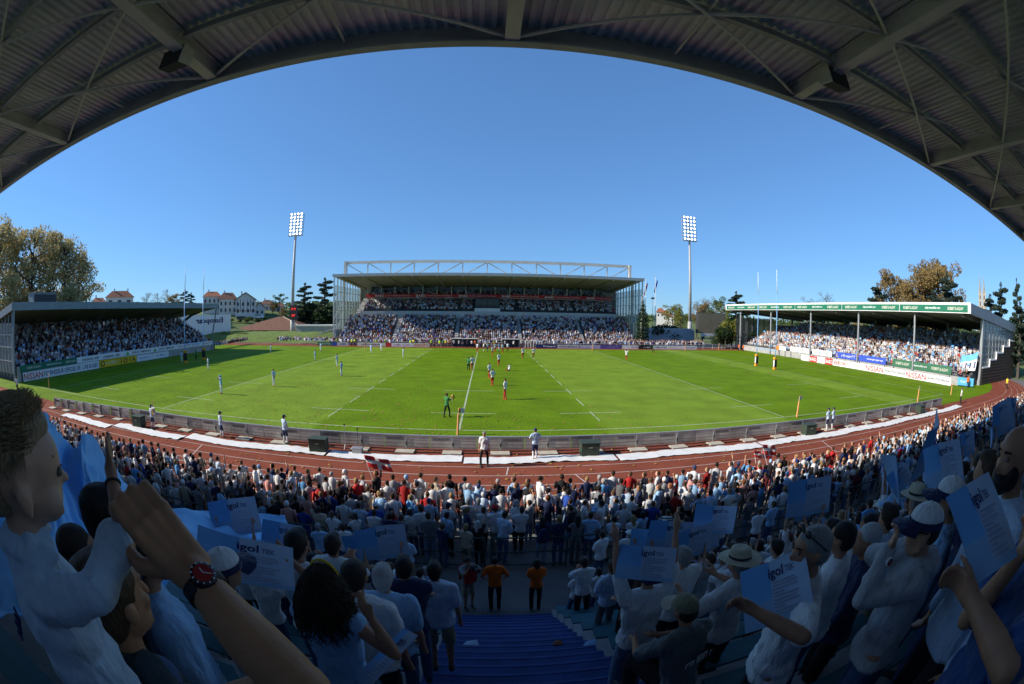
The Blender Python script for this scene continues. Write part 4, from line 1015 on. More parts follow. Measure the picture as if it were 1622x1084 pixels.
# low tiled building behind the bank
pL, pR = at_y(372, 525, 112), at_y(485, 525, 112)
o = empty('clubhouse', ((pL.x + pR.x) / 2, 112, 0)); zt_ = at_y(430, 502, 118).z; ze = at_y(430, 522, 112).z
part('wall', MB().box(pL.x + 1, pR.x - 1, 112.5, 126, 0, ze), M_render, o)
r = part('roof', MB().add([(pL.x - 1, 111, ze - .3), (pR.x + 1, 111, ze - .3), (pR.x + 1, 127, ze - .3), (pL.x - 1, 127, ze - .3), (pL.x * .45 + pR.x * .55 - 1, 119, zt_), (pL.x * .45 + pR.x * .55 + 1, 119, zt_)], [(0, 1, 5, 4), (1, 2, 5), (2, 3, 4, 5), (3, 0, 4), (3, 2, 1, 0)]), M_tile2, o); fixn(r.data)
for i in range(6): part('window', MB().box(pL.x + 3 + i * 3.2, pL.x + 5 + i * 3.2, 112.4, 112.498, ze - 1.4, ze - .5), M_shut, o)
part('ridge_cap', MB().tube((pL.x * .45 + pR.x * .55 + 1, 119, zt_ + .05), (pR.x + 1, 111, ze - .2), .18, n=6), mat('pale_ridge_tile', (.45, .33, .25), .8, .2, 2), o)
tag(o, 'low building with broad brown tiled roof beyond the grass bank', 'building')
# low service building right of it
a, b = at_y(468, 530, 100).x, at_y(529, 530, 100).x
o = empty('service_building', ((a + b) / 2, 103, 0)); part('wall', MB().box(a, b, 100, 106, 0, at_y(500, 517, 100).z), M_conc, o); part('roof_slab', MB().box(a - .3, b + .3, 99.7, 106.3, at_y(500, 517, 100).z, at_y(500, 515, 100).z), M_render, o)
for i in range(3): part('door', MB().box(a + 2 + i * 4, a + 3.6 + i * 4, 99.95, 99.998, 0, 2.2), M_mgreen, o)
tag(o, 'low pale service building at the foot of the left floodlight', 'building')
# long white wall with mirrored lettering behind the left stand
pA, pB = at_x(300, 505, -86), at_x(358, 505, -86)
o = empty('sponsor_wall', (-86, 40, 0)); part('panel', MB().box(-86.1, -85.9, 20, pB.y + 3, 0, at_x(320, 499, -86).z), M_white, o)
lettering('Europcar', (-85.80, (pA.y + pB.y) / 2 + .5, at_x(328, 509, -86).z), (0, -1, 0), (0, 0, 1), 2.2, abs(pB.y - pA.y) * .75, M_navy, o, bold=.03)
tag(o, 'long white wall with mirrored dark lettering seen beyond the left stand', 'wall')
# right corner: white container wall, parked vans
a, b = at_y(1022, 530, 92).x, at_y(1100, 530, 92).x
o = empty('perimeter_wall', ((a + b) / 2, 92, 0)); n = 6
for i in range(n): part('wall_panel', MB().box(a + (b - a) * i / n + .02, a + (b - a) * (i + 1) / n, 92, 92.3, 0, at_y(1060, 520, 92).z), mat('pale_blue_wall', (0.42, 0.48, 0.52), .8, .15, .6), o)
tag(o, 'pale blue grey perimeter wall right of the main stand', 'wall')
tree('bush_dark', (at_y(1040, 515, 96).x, 96, 0), at_y(1040, 512, 96).z, 'long dark hedge shrub behind the pale perimeter wall', None, 2, 1.4)
tree('bush_dark', (at_y(1062, 515, 97).x, 97, 0), at_y(1062, 514, 97).z, 'second dark hedge shrub behind the pale perimeter wall', None, 3, 1.4)
def vehicle(u, v, y, label, col, L=4.6, Hh=2.0, cat='van'):
    p = at_y(u, v, y); o = empty('parked_' + cat, (p.x, y, p.z), .2)
    bm_ = MB().extrude([(-L / 2, .35), (L / 2, .35), (L / 2, .95), (L * .36, 1.05), (L * .24, Hh), (-L * .45, Hh), (-L / 2, 1.1)], 1, -.85, .85); b_ = bm_.build('body', col, o); fixn(b_.data)
    MB().extrude([(L * .345, 1.1), (L * .235, Hh - .12), (-L * .4, Hh - .12), (-L * .43, 1.15)], 1, -.87, -.852).build('window', M_shut, o)
    for x in (-L * .3, L * .3):
        w_ = MB().tube((x, -.92, .34), (x, -.72, .34), .34, n=14).build('wheel', M_black, o); MB().tube((x, -.935, .34), (x, -.921, .34), .18, n=10).build('rim', M_steel, w_)
        MB().tube((x, .72, .34), (x, .92, .34), .34, n=14).build('wheel', M_black, o)
    tag(o, label, cat)
vehicle(383, 507, 128, 'dark car parked behind the tiled roof left side', M_dark, 4.4, 1.5, 'car'); vehicle(410, 505, 132, 'white car parked above the tiled roof', M_white, 4.4, 1.6, 'car'); vehicle(1074, 507, 135, 'white van parked beyond the perimeter wall', M_white, 5, 2.3)
# church with twin spires
M_stone = mat('cream_church_stone', (0.42, 0.36, 0.27), .9, .25, .8); M_slate = mat('pale_slate_spire', (0.30, 0.28, 0.27), .8, .2, 1)
d = ray(1556, 478); D = 300; p = CP + d * (D / math.hypot(d.x, d.y)); az = math.atan2(d.x, d.y)
o = empty('church', (p.x, p.y, 0), -az); px = D / FPX * 1.22; tag(o, 'cream stone church with two tall spires beyond the right stand', 'church')
_t = ray(1556, 466); sh = CP.z + D * _t.z / math.hypot(_t.x, _t.y)
for i, (dx, top, wt) in enumerate(((-1.7, 433, 1.25), (1.5, 437, 1.35))):
    t_ = ray(1556, top); zt_ = CP.z + D * t_.z / math.hypot(t_.x, t_.y)
    MB().box(dx - wt, dx + wt, -1.3 + i * .02, 1.3 + i * .02, 0, sh).build('tower', M_stone, o)
    sp_ = [(dx + wt * .92 * math.cos(2 * math.pi * (q + .5) / 8), wt * .92 * math.sin(2 * math.pi * (q + .5) / 8), sh) for q in range(8)] + [(dx, 0, zt_)]
    MB().add(sp_, [(q, (q + 1) % 8, 8) for q in range(8)]).build('spire', M_slate, o)
    for qx in (-wt + .3, wt - .3):
        MB().add([(dx + qx - .3, -1.3, sh), (dx + qx + .3, -1.3, sh), (dx + qx + .3, -.7, sh), (dx + qx - .3, -.7, sh), (dx + qx, -1.0, sh + 2.8)], [(0, 1, 4), (1, 2, 4), (2, 3, 4), (3, 0, 4)]).build('pinnacle', M_stone, o)
    for z in (sh - 3.2, sh - 6.8): MB().box(dx - .4, dx + .4, -1.36, -1.302, z, z + 2.3).build('belfry_opening', M_shut, o)
MB().box(-3.2, 3.2, 1.4, 20, 0, sh - 7).build('nave', M_stone, o)

# ================================================================== floodlights
M_lamp = mat('lit_floodlight_lens', (1.0, 0.97, 0.90), .3, .05, 1, emit=5.0); M_mast = mat('grey_mast_paint', (0.40, 0.40, 0.39), .5, .15, 1)
def floodlight(u, vb, vh0, vh1, y, label, thick=1.0):
    b = at_y(u, vb, y); h0 = at_y(u, vh0, y).z; h1 = at_y(u, vh1, y).z
    o = empty('floodlight_mast', (b.x, y, min(b.z, 1.0) - 1.2)); zb = o.location.z
    L = h1 - zb; H0_ = h0 - zb
    MB().tube((0, 0, 0), (0, 0, H0_ * .2), .85 * thick, .78 * thick, 12).build('mast_base', M_mast, o, True)
    MB().tube((0, 0, H0_ * .2), (0, 0, H0_), .6 * thick, .36 * thick, 12).build('mast', M_mast, o, True)
    yaw = math.atan2(-(b.x - 2), -(32 - y)) ; 
    hd = MB(); rows = 7; w = 5.4
    for r_ in range(rows):
        z = H0_ + (L - H0_) * r_ / (rows - 1)
        hd.box(-w / 2, w / 2, -.12, .12, z - .32, z - .2)
    for x in (-w / 2, -w / 6, w / 6, w / 2): hd.box(x - .06, x + .06, -.1, .1, H0_ - .5, L)
    hd.box(-w / 2, w / 2, -.7, .3, H0_ - .75, H0_ - .65)
    hd.tube((0, .2, H0_ - 1), (0, .2, L), .28, .2, 10)
    fr = hd.build('head_frame', M_mast, o); fr.rotation_euler.z = 0
    for r_ in range(rows):
        z = H0_ + (L - H0_) * r_ / (rows - 1)
        for c_ in range(4):
            x = -w / 2 + w * (c_ + .5) / 4 - .06 * (c_ - 1.5)
            l_ = MB().tube((x, -.55, z - .06), (x, -.1, z + .02), .37, .26, 10, caps=True).build('lamp', M_dark, o)
            MB().sphere((x, -.54, z - .06), .34, .10, .34, 10, 5).build('lens', M_lamp, l_, True)
    tag(o, label, 'floodlight', 'floodlight masts'); return o
floodlight(463.5, 531, 371, 340, 105, 'tall lit floodlight mast left of the main stand')
floodlight(1092, 533, 379, 345, 105, 'tall lit floodlight mast right of the main stand', .9)
# clock board on the left mast
p0, p1 = at_y(459, 507, 103.5), at_y(471, 484, 103.5)
o = empty('score_clock', ((p0.x + p1.x) / 2, 103.5, p0.z)); part('case', MB().box(p0.x, p1.x, 103.5, 104.2, p0.z, p1.z), M_black, o)
M_led = mat('red_led', (.8, .03, .02), .5, .1, 1, emit=1.2)
lettering('~5', ((p0.x + p1.x) / 2, 103.49, p0.z + (p1.z - p0.z) * .75), (1, 0, 0), (0, 0, 1), .7, 1.6, M_led, o); lettering('~3', ((p0.x + p1.x) / 2, 103.49, p0.z + (p1.z - p0.z) * .3), (1, 0, 0), (0, 0, 1), .7, 1.4, M_led, o)
part('bracket', MB().box(p0.x + .4, p1.x - .4, 104.2, 104.6, p0.z + .3, p1.z - .3), M_mast, o)
tag(o, 'black clock board with red digits on the left floodlight mast', 'scoreboard')
# big screen on legs
p0, p1 = at_y(1104, 528, 88), at_y(1149, 497, 88)
o = empty('video_screen', ((p0.x + p1.x) / 2, 88, 0)); part('case', MB().box(p0.x, p1.x, 88, 89, p0.z, p1.z), M_dark, o)
part('screen', MB().box(p0.x + .12, p1.x - .12, 87.93, 87.998, p0.z + .12, p1.z - .12), mat('unlit_screen', (0.30, 0.23, 0.16), .6, .3, .5, col2=(0.22, 0.20, 0.11)), o)
sg0, sg1 = at_y(1110, 533, 87.8), at_y(1140, 528, 87.8)
part('sign', MB().box(sg0.x, sg1.x, 87.7, 87.85, sg0.z, sg1.z - .15), M_white, o)
for u in (1112, 1139): x = at_y(u, 545, 88.3).x; part('leg', MB().box(x - .2, x + .2, 88.2, 88.6, 0, p0.z), M_dark, o)
tag(o, 'large dark video screen on legs in the far right corner', 'screen')
# flagpoles
for u, vt, vb, y, lab, col in ((1021, 442, 530, 92, 'left white flagpole with a drooping red flag', M_red), (1037, 438, 528, 93, 'right white flagpole with a drooping violet flag', M_purp)):
    b = at_y(u, vb, y); t = at_y(u, vt, y); o = empty('flagpole', (b.x, y, 0))
    MB().tube((0, 0, 0), (0, 0, t.z), .16, .07, 8).build('pole', M_white, o)
    f = cloth('flag', (.18, 0, t.z - 3), (.35, .1, -.9), (.3, 0, .95), .7, 3.6, [col], .1, 8, 2); f.parent = o
    MB().sphere((0, 0, t.z + .1), .14).build('finial', M_steel, o)
    tag(o, lab, 'flagpole', 'flagpoles by the main stand')
o = empty('lamp_post', (at_y(1033, 520, 96).x, 96, 0)); t = at_y(1033, 474, 96)
MB().tube((0, 0, 0), (0, 0, t.z), .1, .06, 8).build('pole', M_steel, o); MB().box(-.5, .5, -.3, .1, t.z, t.z + .5).build('lamp_head', M_dark, o); tag(o, 'slim lamp post between the two flagpoles', 'lamp post')
# white marquee at the left of the main stand
a, b = at_y(503, 540, 80), at_y(529, 540, 80)
o = empty('marquee', ((a.x + b.x) / 2, 82, 0)); part('canopy', MB().extrude([(a.x, 2.2), (b.x, 3.6), (b.x, 3.8), (a.x, 2.4)], 1, 80, 85), M_grey, o)
for q in (a.x + .1, b.x - .1): part('pole', MB().tube((q, 80.2, 0), (q, 80.2, 2.5 if q < b.x - 1 else 3.6), .06), M_steel, o)
part('side_panel', MB().box(b.x - .05, b.x, 80, 85, 0, 3.6), M_grey, o)
tag(o, 'sloping grey white awning at the left foot of the main stand', 'awning')

# ================================================================== goal posts and flag posts
M_post = mat('sky_blue_post_paint', (0.22, 0.46, 0.78), .4, .1, 2); M_pad = mat('orange_post_pad', (0.80, 0.33, 0.02), .7, .1, 2)
for s, us, vt, lab in ((1, (1227, 1198), 428, 'tall sky blue goal posts with orange pads at the right end'), (-1, (293, 322), 421, 'tall sky blue goal posts with orange pads at the left end')):
    ym = WID / 2; o = empty('goal_posts', (s * GOAL, ym, 0))
    top = at_x(us[0], vt, s * GOAL).z
    for q in (-2.8, 2.8):
        p = MB().tube((0, q, 0), (0, q, top * .76), .075, .06, 10).build('post', M_post, o, True); MB().tube((0, q, top * .76), (0, q, top), .06, .04, 10).build('white_tip', M_white, p, True)
        pd = MB().box(-.24, .24, q - .24, q + .24, 0.02, 2.0).build('pad', M_black, o)
        [MB().box(-.25, .25, q - .25, q + .25, za, zb_).build('pad_band', M_pad, pd) for za, zb_ in ((.015, .4), (1.65, 2.01))]
        MB().box(-.255, -.25, q - .16, q + .16, .5, 1.55).build('pad_panel', M_white if s > 0 else M_yel, pd)
    MB().tube((0, -2.8, 3), (0, 2.8, 3), .06, n=10).build('crossbar', M_post, o)
    tag(o, lab, 'goal posts', 'rugby goal posts')
M_fp = mat('salmon_foam_post', (0.75, 0.33, 0.14), .8, .15, 3)
fl = [(1262, 661, 'right 22 metre line flag post by the near barrier'), (1453, 637, 'goal line flag post at the near right corner'), (1506, 626, 'dead ball line flag post at the far right corner'), (725, 689, 'halfway line flag post by the near barrier'), (78, 616, 'flag post in shade at the near left corner'), (578, 555.5, 'tiny far flag post near the left blue players'), (938, 556, 'tiny far flag post before the lilac board'), (1085, 556, 'tiny far flag post before the rightmost white board'), (1138, 555, 'tiny far flag post below the video screen')]
for u, v, lab in fl:
    p = at_z(u, v, 0); 
    if v > 620 and p.y < -2.4: p.y = -2.0; p.x = at_y(u, v, -2.0).x
    o = empty('flag_post', (p.x, p.y, 0))
    MB().tube((0, 0, 0), (.06, 0, 1.35), .075, .065, 8).build('post', M_fp, o)
    MB().tube((.06, 0, 1.35), (.07, 0, 1.72), .015, n=6).build('stick', M_white, o)
    f = cloth('flag', (.25, 0, 1.58), (1, .2, -.05), (0.05, 0, 1), .38, .32, [M_white, M_orange], .04, 6, 1, lambda a, b: 1 if a < .3 else 0); f.parent = o
    tag(o, lab, 'flag post', 'flag posts round the pitch')
# ================================================================== people: figures grown from a jointed skeleton into one skin
M_skin = mat('skin', (0.42, 0.24, 0.17), .5, .22, 14, objcol=True, bump=.12, bscale=150, bdist=.004, detail=6)
M_cloth = mat('woven_cloth', (0.6, 0.6, 0.6), .9, .2, 5, objcol=True, bump=1.0, bscale=1.0, bstreak=(15, 15, 6), bdist=.035, sheen=.15, spec=.15)
M_denim = mat('trouser_cloth', (0.1, 0.1, 0.2), .9, .3, 9, objcol=True, bump=.8, bscale=1.0, bstreak=(20, 20, 9), bdist=.025)
M_hair = mat('hair', (0.05, 0.03, 0.02), .55, .45, 1.0, objcol=True, bump=.9, bscale=1.0, streak=(160, 160, 22), bstreak=(190, 190, 26), bdist=.008)
M_shoe = mat('shoe', (0.1, 0.1, 0.1), .6, .2, 9, objcol=True)
M_straw = mat('straw_weave', (0.55, 0.48, 0.34), .8, .2, 40, bump=.4, bscale=90)

def vnoise(P):
    """smooth lattice noise in -1..1 for an (n, 3) array"""
    i = np.floor(P).astype(np.int64); f = P - i; f = f * f * (3 - 2 * f); out = 0
    for dx in (0, 1):
        for dy in (0, 1):
            for dz in (0, 1):
                h = ((i[:, 0] + dx) * 374761393 + (i[:, 1] + dy) * 668265263 + (i[:, 2] + dz) * 1274126177) & 0xffffffff
                h = ((h ^ (h >> 13)) * 1103515245) & 0xffffffff; v = ((h ^ (h >> 16)) & 0xffff) / 32767.5 - 1
                out = out + v * (f[:, 0] if dx else 1 - f[:, 0]) * (f[:, 1] if dy else 1 - f[:, 1]) * (f[:, 2] if dz else 1 - f[:, 2])
    return out
class Prim:
    """collects closed tapered capsules and ellipsoids that are fused into one surface"""
    def __init__(s): s.mb = MB()
    def cap(s, a, b, ra, rb, n=10, fl=1.0):
        a, b = Vector(a), Vector(b); d = b - a
        if d.length < 1e-5: d = Vector((0, 0, 1e-4))
        d.normalize(); u = Vector((0, 1, 0)) if abs(d.y) < .9 else Vector((1, 0, 0))
        e1 = d.cross(u).normalized(); e2 = e1.cross(d)
        rings = []
        for k in (.97, .75, .4): rings.append((a - d * ra * math.sin(k * 1.5), ra * math.cos(k * 1.5)))
        rings += [(a, ra), (a.lerp(b, .5), (ra + rb) / 2), (b, rb)]
        for k in (.4, .75, .97): rings.append((b + d * rb * math.sin(k * 1.5), rb * math.cos(k * 1.5)))
        vs = []; m = len(rings)
        for p, r in rings:
            for i in range(n):
                t = 2 * math.pi * i / n; vs.append(tuple(p + e1 * (r * math.cos(t)) + e2 * (r * math.sin(t) * fl)))
        fs = [tuple(range(n - 1, -1, -1)), tuple(range((m - 1) * n, m * n))]
        for j in range(m - 1):
            for i in range(n): fs.append((j * n + i, j * n + (i + 1) % n, (j + 1) * n + (i + 1) % n, (j + 1) * n + i))
        s.mb.add(vs, fs); return s
    def chain(s, pts, rad, **k):
        for i in range(len(pts) - 1): s.cap(pts[i], pts[i + 1], rad[i], rad[i + 1], **k)
        return s
    def ell(s, c, rx, ry, rz, M=None, n=16, k=10):
        o = len(s.mb.v); s.mb.sphere((0, 0, 0), rx, ry, rz, n, k)
        for i in range(o, len(s.mb.v)):
            v = Vector(s.mb.v[i]); v = (M @ v) if M else v; s.mb.v[i] = tuple(v + Vector(c))
        return s
_dg = None
def fuse(pr, voxel, mt, smooth=4, noise=None, name='body', dec=None):
    me0 = bpy.data.meshes.new('tmp'); me0.from_pydata([tuple(v) for v in pr.mb.v], [], pr.mb.f)
    o = bpy.data.objects.new('tmp', me0)
    md = o.modifiers.new('r', 'REMESH'); md.mode = 'VOXEL'; md.voxel_size = voxel; md.use_smooth_shade = True
    if smooth: sm = o.modifiers.new('s', 'SMOOTH'); sm.factor = .5; sm.iterations = smooth
    if dec: dm = o.modifiers.new('d', 'DECIMATE'); dm.ratio = dec
    me = bake(o); me.name = name; bpy.data.meshes.remove(me0)
    me.materials.clear(); me.materials.append(mt)
    if noise:
        amp, sc, st = noise
        nv = len(me.vertices); co = np.empty(nv * 3, np.float32); me.vertices.foreach_get('co', co); co = co.reshape(-1, 3)
        no = np.empty(nv * 3, np.float32); me.vertices.foreach_get('normal', no); no = no.reshape(-1, 3)
        st_ = np.array(st); q = co * sc * st_; q[:, 0] += co[:, 2] * sc * .35; q2 = co * sc * 2.1 * st_; q2[:, 0] += 5 - co[:, 2] * sc * .8
        dsp = np.maximum(.6 - 1.7 * np.abs(vnoise(q)) + .35 - .9 * np.abs(vnoise(q2)), -.35).astype(np.float32)
        co = co + no * (dsp * amp)[:, None]; me.vertices.foreach_set('co', co.ravel())
    me.polygons.foreach_set('use_smooth', [True] * len(me.polygons)); me.update()
    return me
def ik(sh, wr, l1, l2, hint):
    sh, wr = Vector(sh), Vector(wr); d = wr - sh; L = d.length
    if L > (l1 + l2) * .995: wr = sh + d.normalized() * (l1 + l2) * .995; d = wr - sh; L = d.length
    a = (l1 * l1 - l2 * l2 + L * L) / (2 * L); h = math.sqrt(max(0, l1 * l1 - a * a)); dn = d.normalized()
    hv = Vector(hint); hv = hv - dn * hv.dot(dn)
    if hv.length < 1e-3: hv = Vector((0, -1, 0)) - dn * (-dn.y)
    return sh + dn * a + hv.normalized() * h, wr
POSES = {   # wrist targets right, left and elbow hints, in the figure's own frame (x right, y forward)
    'down': ((.25, .04, .84), (-.25, .04, .84), (.4, -1, 0), (-.4, -1, 0)),
    'clasp': ((.07, .20, 1.0), (-.07, .20, 1.0), (1, -.4, -.3), (-1, -.4, -.3)),
    'behind': ((.06, -.17, .95), (-.06, -.17, .95), (1, -.2, 0), (-1, -.2, 0)),
    'both_up': ((.27, .14, 1.93), (-.27, .14, 1.93), (1, .1, -.4), (-1, .1, -.4)),
    'right_up': ((.26, .12, 1.98), (-.22, .10, .86), (1, .1, -.3), (-.5, -1, 0)),
    'left_up': ((.22, .10, .86), (-.26, .12, 1.98), (.5, -1, 0), (-1, .1, -.3)),
    'clap': ((.05, .34, 1.30), (-.05, .34, 1.30), (1, -.2, -.8), (-1, -.2, -.8)),
    'phone': ((.09, .26, 1.58), (-.09, .26, 1.58), (.9, .1, -1), (-.9, .1, -1)),
    'folded': ((-.12, .19, 1.18), (.12, .20, 1.15), (1, 0, -.7), (-1, 0, -.7)),
    'hips': ((.19, .06, 1.02), (-.19, .06, 1.02), (1, -.6, 0), (-1, -.6, 0)),
    'hold': ((.16, .33, 1.30), (-.30, .33, 1.30), (.8, -.1, -.9), (-.8, -.1, -.9))}
def hand(pr, w, elbow, s, side, detail, curl=.5, palmdir=None):
    d = (w - elbow).normalized(); up = Vector(palmdir) if palmdir else Vector((side * .3, 1, 0)); n = (up - d * up.dot(d)).normalized(); x = d.cross(n).normalized() * (-side)
    # d along fingers, n palm normal, x towards the thumb
    c = w + d * .045 * s
    if detail < 2:
        pr.cap(w + d * .01 * s, w + d * .09 * s, .032 * s, .034 * s, n=8, fl=.8); pr.cap(w + d * .09 * s, w + d * .15 * s + n * .03 * s, .032 * s, .02 * s, n=8)
        pr.cap(w + d * .03 * s + x * .02 * s, w + d * .09 * s + x * .06 * s + n * .02 * s, .015 * s, .012 * s, n=6); return
    pr.cap(w, w + d * .03 * s, .026 * s, .03 * s)
    for q in (-.027, -.009, .009, .027): pr.cap(w + d * .02 * s + x * q * .8 * s, w + d * .085 * s + x * q * s, .016 * s, .0125 * s, n=8)
    for q, L in ((.028, .9), (.0095, 1.0), (-.0095, .95), (-.028, .78)):
        p = w + d * .088 * s + x * q * s; a = 0
        for seg, r0, r1 in ((.040, .0105, .0098), (.026, .0098, .0088), (.020, .0088, .0075)):
            a += curl * .95; e = p + (d * math.cos(a) + n * math.sin(a)) * seg * L * s; pr.cap(p, e, r0 * s, r1 * s, n=8); p = e
    p = w + d * .025 * s + x * .026 * s + n * .008 * s
    for ang, seg, r0, r1 in ((.85, .045, .015, .0125), (.45, .030, .0125, .0105), (.2, .024, .0105, .008)):
        e = p + (d * math.cos(ang) + x * math.sin(ang) * .9 + n * curl * .45).normalized() * seg * s; pr.cap(p, e, r0 * s, r1 * s, n=8); p = e
def head_prims(pr, c, M, s, detail, ears=True):
    """skull, jaw, nose, brow, lips and ears about head centre c; M turns the head"""
    def P(x, y, z): return Vector(c) + M @ Vector((x * s, y * s, z * s))
    def E(x, y, z, a, b, g): pr.ell(P(x, y, z), a * s, b * s, g * s, M)
    E(0, -.012, .026, .076, .094, .088)
    E(0, .012, -.03, .062, .072, .078)
    E(0, .045, -.072, .040, .040, .036)
    pr.cap(P(0, .082, .012), P(0, .098, -.026), .009 * s, .0135 * s, n=8); 
    if detail >= 1:
        E(0, .062, .040, .052, .028, .022); E(-.034, .058, -.018, .022, .022, .022); E(.034, .058, -.018, .022, .022, .022)
        E(0, .080, -.058, .022, .010, .007); E(0, .078, -.070, .019, .010, .008); E(0, .072, -.094, .018, .014, .014)
    if ears:
        for q in (-1, 1): E(q * .076, -.008, -.006, .009, .018, .027)
def figure(pose='down', H=1.75, build=1.0, detail=0, sleeve='short', legs='long', wr=None, wl=None, hr=None, hl=None, head_yaw=0, head_pitch=0, seated=False, voxel=.028, lean=0.0, curl=.5, female=False, stance=.1, step=0.0, bulk=1.0, nofeet=False, palm=None, shirt_len=.9, torso_noise=None, smooth=4, dec=None):
    """returns meshes {layer: mesh} in a frame standing at the origin, facing +Y"""
    s = H / 1.75; b = build
    S = lambda x, y, z: Vector((x * s, y * s, z * s))
    Ps = POSES[pose]; wr = Vector(wr) if wr is not None else S(*Ps[0]); wl = Vector(wl) if wl is not None else S(*Ps[1])
    hr = hr or Ps[2]; hl = hl or Ps[3]
    dz = -.50 if seated else 0.0
    la = lambda v: Vector((v.x, v.y + (v.z - (.92 + dz) * s) * lean, v.z))
    hipR, hipL = S(.09 * b, 0, .93 + dz), S(-.09 * b, 0, .93 + dz)
    if seated: kR, kL, aR, aL = S(.14, .42, .47), S(-.14, .42, .47), S(.14, .44, .08), S(-.14, .40, .08)
    else: kR, kL, aR, aL = S(stance + .005, .03 + step, .50), S(-stance - .005, .03 - step, .50), S(stance, step * 1.6 - .01, .09), S(-stance, -step * 1.6 - .01, .09)
    sw = (.175 if not female else .155) * (1 + (b - 1) * .6)
    shR, shL = la(S(sw, -.01, 1.425 + dz)), la(S(-sw, -.01, 1.425 + dz)); nb_ = la(S(0, -.015, 1.47 + dz)); ch = la(S(0, 0, 1.28 + dz)); ws = la(S(0, 0, 1.08 + dz)); pv = S(0, 0, .96 + dz)
    hc = la(S(0, .03, 1.635 + dz)); Mh = Euler((R(head_pitch), 0, R(head_yaw))).to_matrix()
    L1, L2 = .285 * s, .255 * s
    eR, wR = ik(shR, wr, L1, L2, hr); eL, wL = ik(shL, wl, L1, L2, hl)
    w_ = (1.0 if not female else .92) * b
    def torso(pr, i):
        pr.ell(ch, .150 * s * w_ + i, .098 * s * b * bulk + i, .165 * s + i); pr.ell(ws, .132 * s * w_ * bulk + i, .098 * s * b * bulk + i, .15 * s + i)
        pr.ell(pv, .152 * s * b + i, .108 * s * b + i, .11 * s + i); pr.cap(shR, shL, .052 * s + i, .052 * s + i, n=12); pr.cap(la(S(.09, -.01, 1.44 + dz)), la(S(-.09, -.01, 1.44 + dz)), .058 * s + i, .058 * s + i, n=12)
        pr.cap(la(S(.105 * w_, -.012, 1.36 + dz)), la(S(.085 * w_, 0, 1.12 + dz)), .075 * s * b + i, .06 * s * b + i); pr.cap(la(S(-.105 * w_, -.012, 1.36 + dz)), la(S(-.085 * w_, 0, 1.12 + dz)), .075 * s * b + i, .06 * s * b + i)
        if female: pr.ell(la(S(.06, .085, 1.27 + dz)), .055 * s + i, .05 * s + i, .055 * s + i); pr.ell(la(S(-.06, .085, 1.27 + dz)), .055 * s + i, .05 * s + i, .055 * s + i)
    out = {}
    sk = Prim(); torso(sk, 0)
    sk.cap(nb_, hc + Mh @ S(0, -.02, -.05), .052 * s * (1.0 if not female else .85), .05 * s * (1.0 if not female else .85), n=12)
    head_prims(sk, hc, Mh, s, detail)
    for sd, sh, el, w in ((1, shR, eR, wR), (-1, shL, eL, wL)):
        sk.chain([sh, sh.lerp(el, .45), el], [.05 * s * b, .046 * s * b, .037 * s * b]); sk.chain([el, el.lerp(w, .35), w], [.037 * s * b, .039 * s * b, .026 * s * b])
        hand(sk, w, el, s, sd, detail, curl, palm)
    for h_, k_, a_ in ((hipR, kR, aR), (hipL, kL, aL)):
        sk.chain([h_, h_.lerp(k_, .5), k_], [.085 * s * b, .07 * s * b, .052 * s * b]); sk.chain([k_, k_.lerp(a_, .35), a_], [.052 * s, .053 * s, .034 * s]); sk.cap(a_ + S(0, -.03, -.04), a_ + S(0, .13, -.055), .035 * s, .028 * s, fl=.8)
    out['body'] = fuse(sk, voxel, M_skin, smooth, name='body', dec=dec)
    th = Prim(); torso(th, .020 * s)
    if legs is not None and not seated: th.ell(S(0, 0, shirt_len), .176 * s * b + .022, .120 * s * b + .024, .075 * s)
    fr = {'none': 0.12, 'short': .78, 'long': 1.0}[sleeve]
    for sh, el, w in ((shR, eR, wR), (shL, eL, wL)):
        if sleeve == 'none': th.cap(sh, sh.lerp(el, .1), .06 * s, .055 * s)
        else: th.chain([sh, sh.lerp(el, .4), sh.lerp(el, fr)], [.066 * s * b, .068 * s * b, .064 * s * b if sleeve == 'short' else .055 * s * b])
        if sleeve == 'long': th.chain([el, el.lerp(w, .4), el.lerp(w, .94)], [.055 * s * b, .052 * s * b, .042 * s * b])
    th.cap(nb_ + S(0, 0, -.03), nb_ + S(0, .004, .012), .07 * s, .062 * s, n=12)
    out['shirt'] = fuse(th, voxel, M_cloth, smooth, noise=torso_noise or (.016, 7.5, (1, 1, .6)), name='shirt', dec=dec)
    if legs:
        tr = Prim(); tr.ell(S(0, 0, .95 + dz), .150 * s * b, .104 * s * b * max(1, bulk * .97), .10 * s)
        for h_, k_, a_ in ((hipR, kR, aR), (hipL, kL, aL)):
            tr.chain([h_, h_.lerp(k_, .5), k_], [.082 * s * b, .080 * s * b, .068 * s]); 
            if legs == 'long': tr.chain([k_, k_.lerp(a_, .4), k_.lerp(a_, .97)], [.068 * s, .066 * s, .06 * s])
            elif legs == 'shorts': tr.cap(k_.lerp(h_, .35), k_.lerp(h_, .1), .085 * s, .083 * s)
        out['trousers' if legs == 'long' else 'shorts'] = fuse(tr, voxel, M_denim, smooth, noise=(.006, 9, (1, 1, .7)), name='trousers', dec=dec)
        for a_, kn in ((aR, 'shoe'), (aL, 'shoe~')):
            sh_ = Prim(); sh_.cap(a_ + S(0, -.035, -.042), a_ + S(0, .145, -.055), .044 * s, .036 * s, fl=.85); sh_.cap(a_ + S(0, -.03, -.03), a_ + S(0, .02, -.01), .046 * s, .045 * s)
            if not nofeet: out[kn] = fuse(sh_, voxel * .8, M_shoe, 2, name='shoe')
    out['_'] = dict(hc=hc, Mh=Mh, s=s, wR=wR, wL=wL, eR=eR, eL=eL, nb=nb_)
    return out
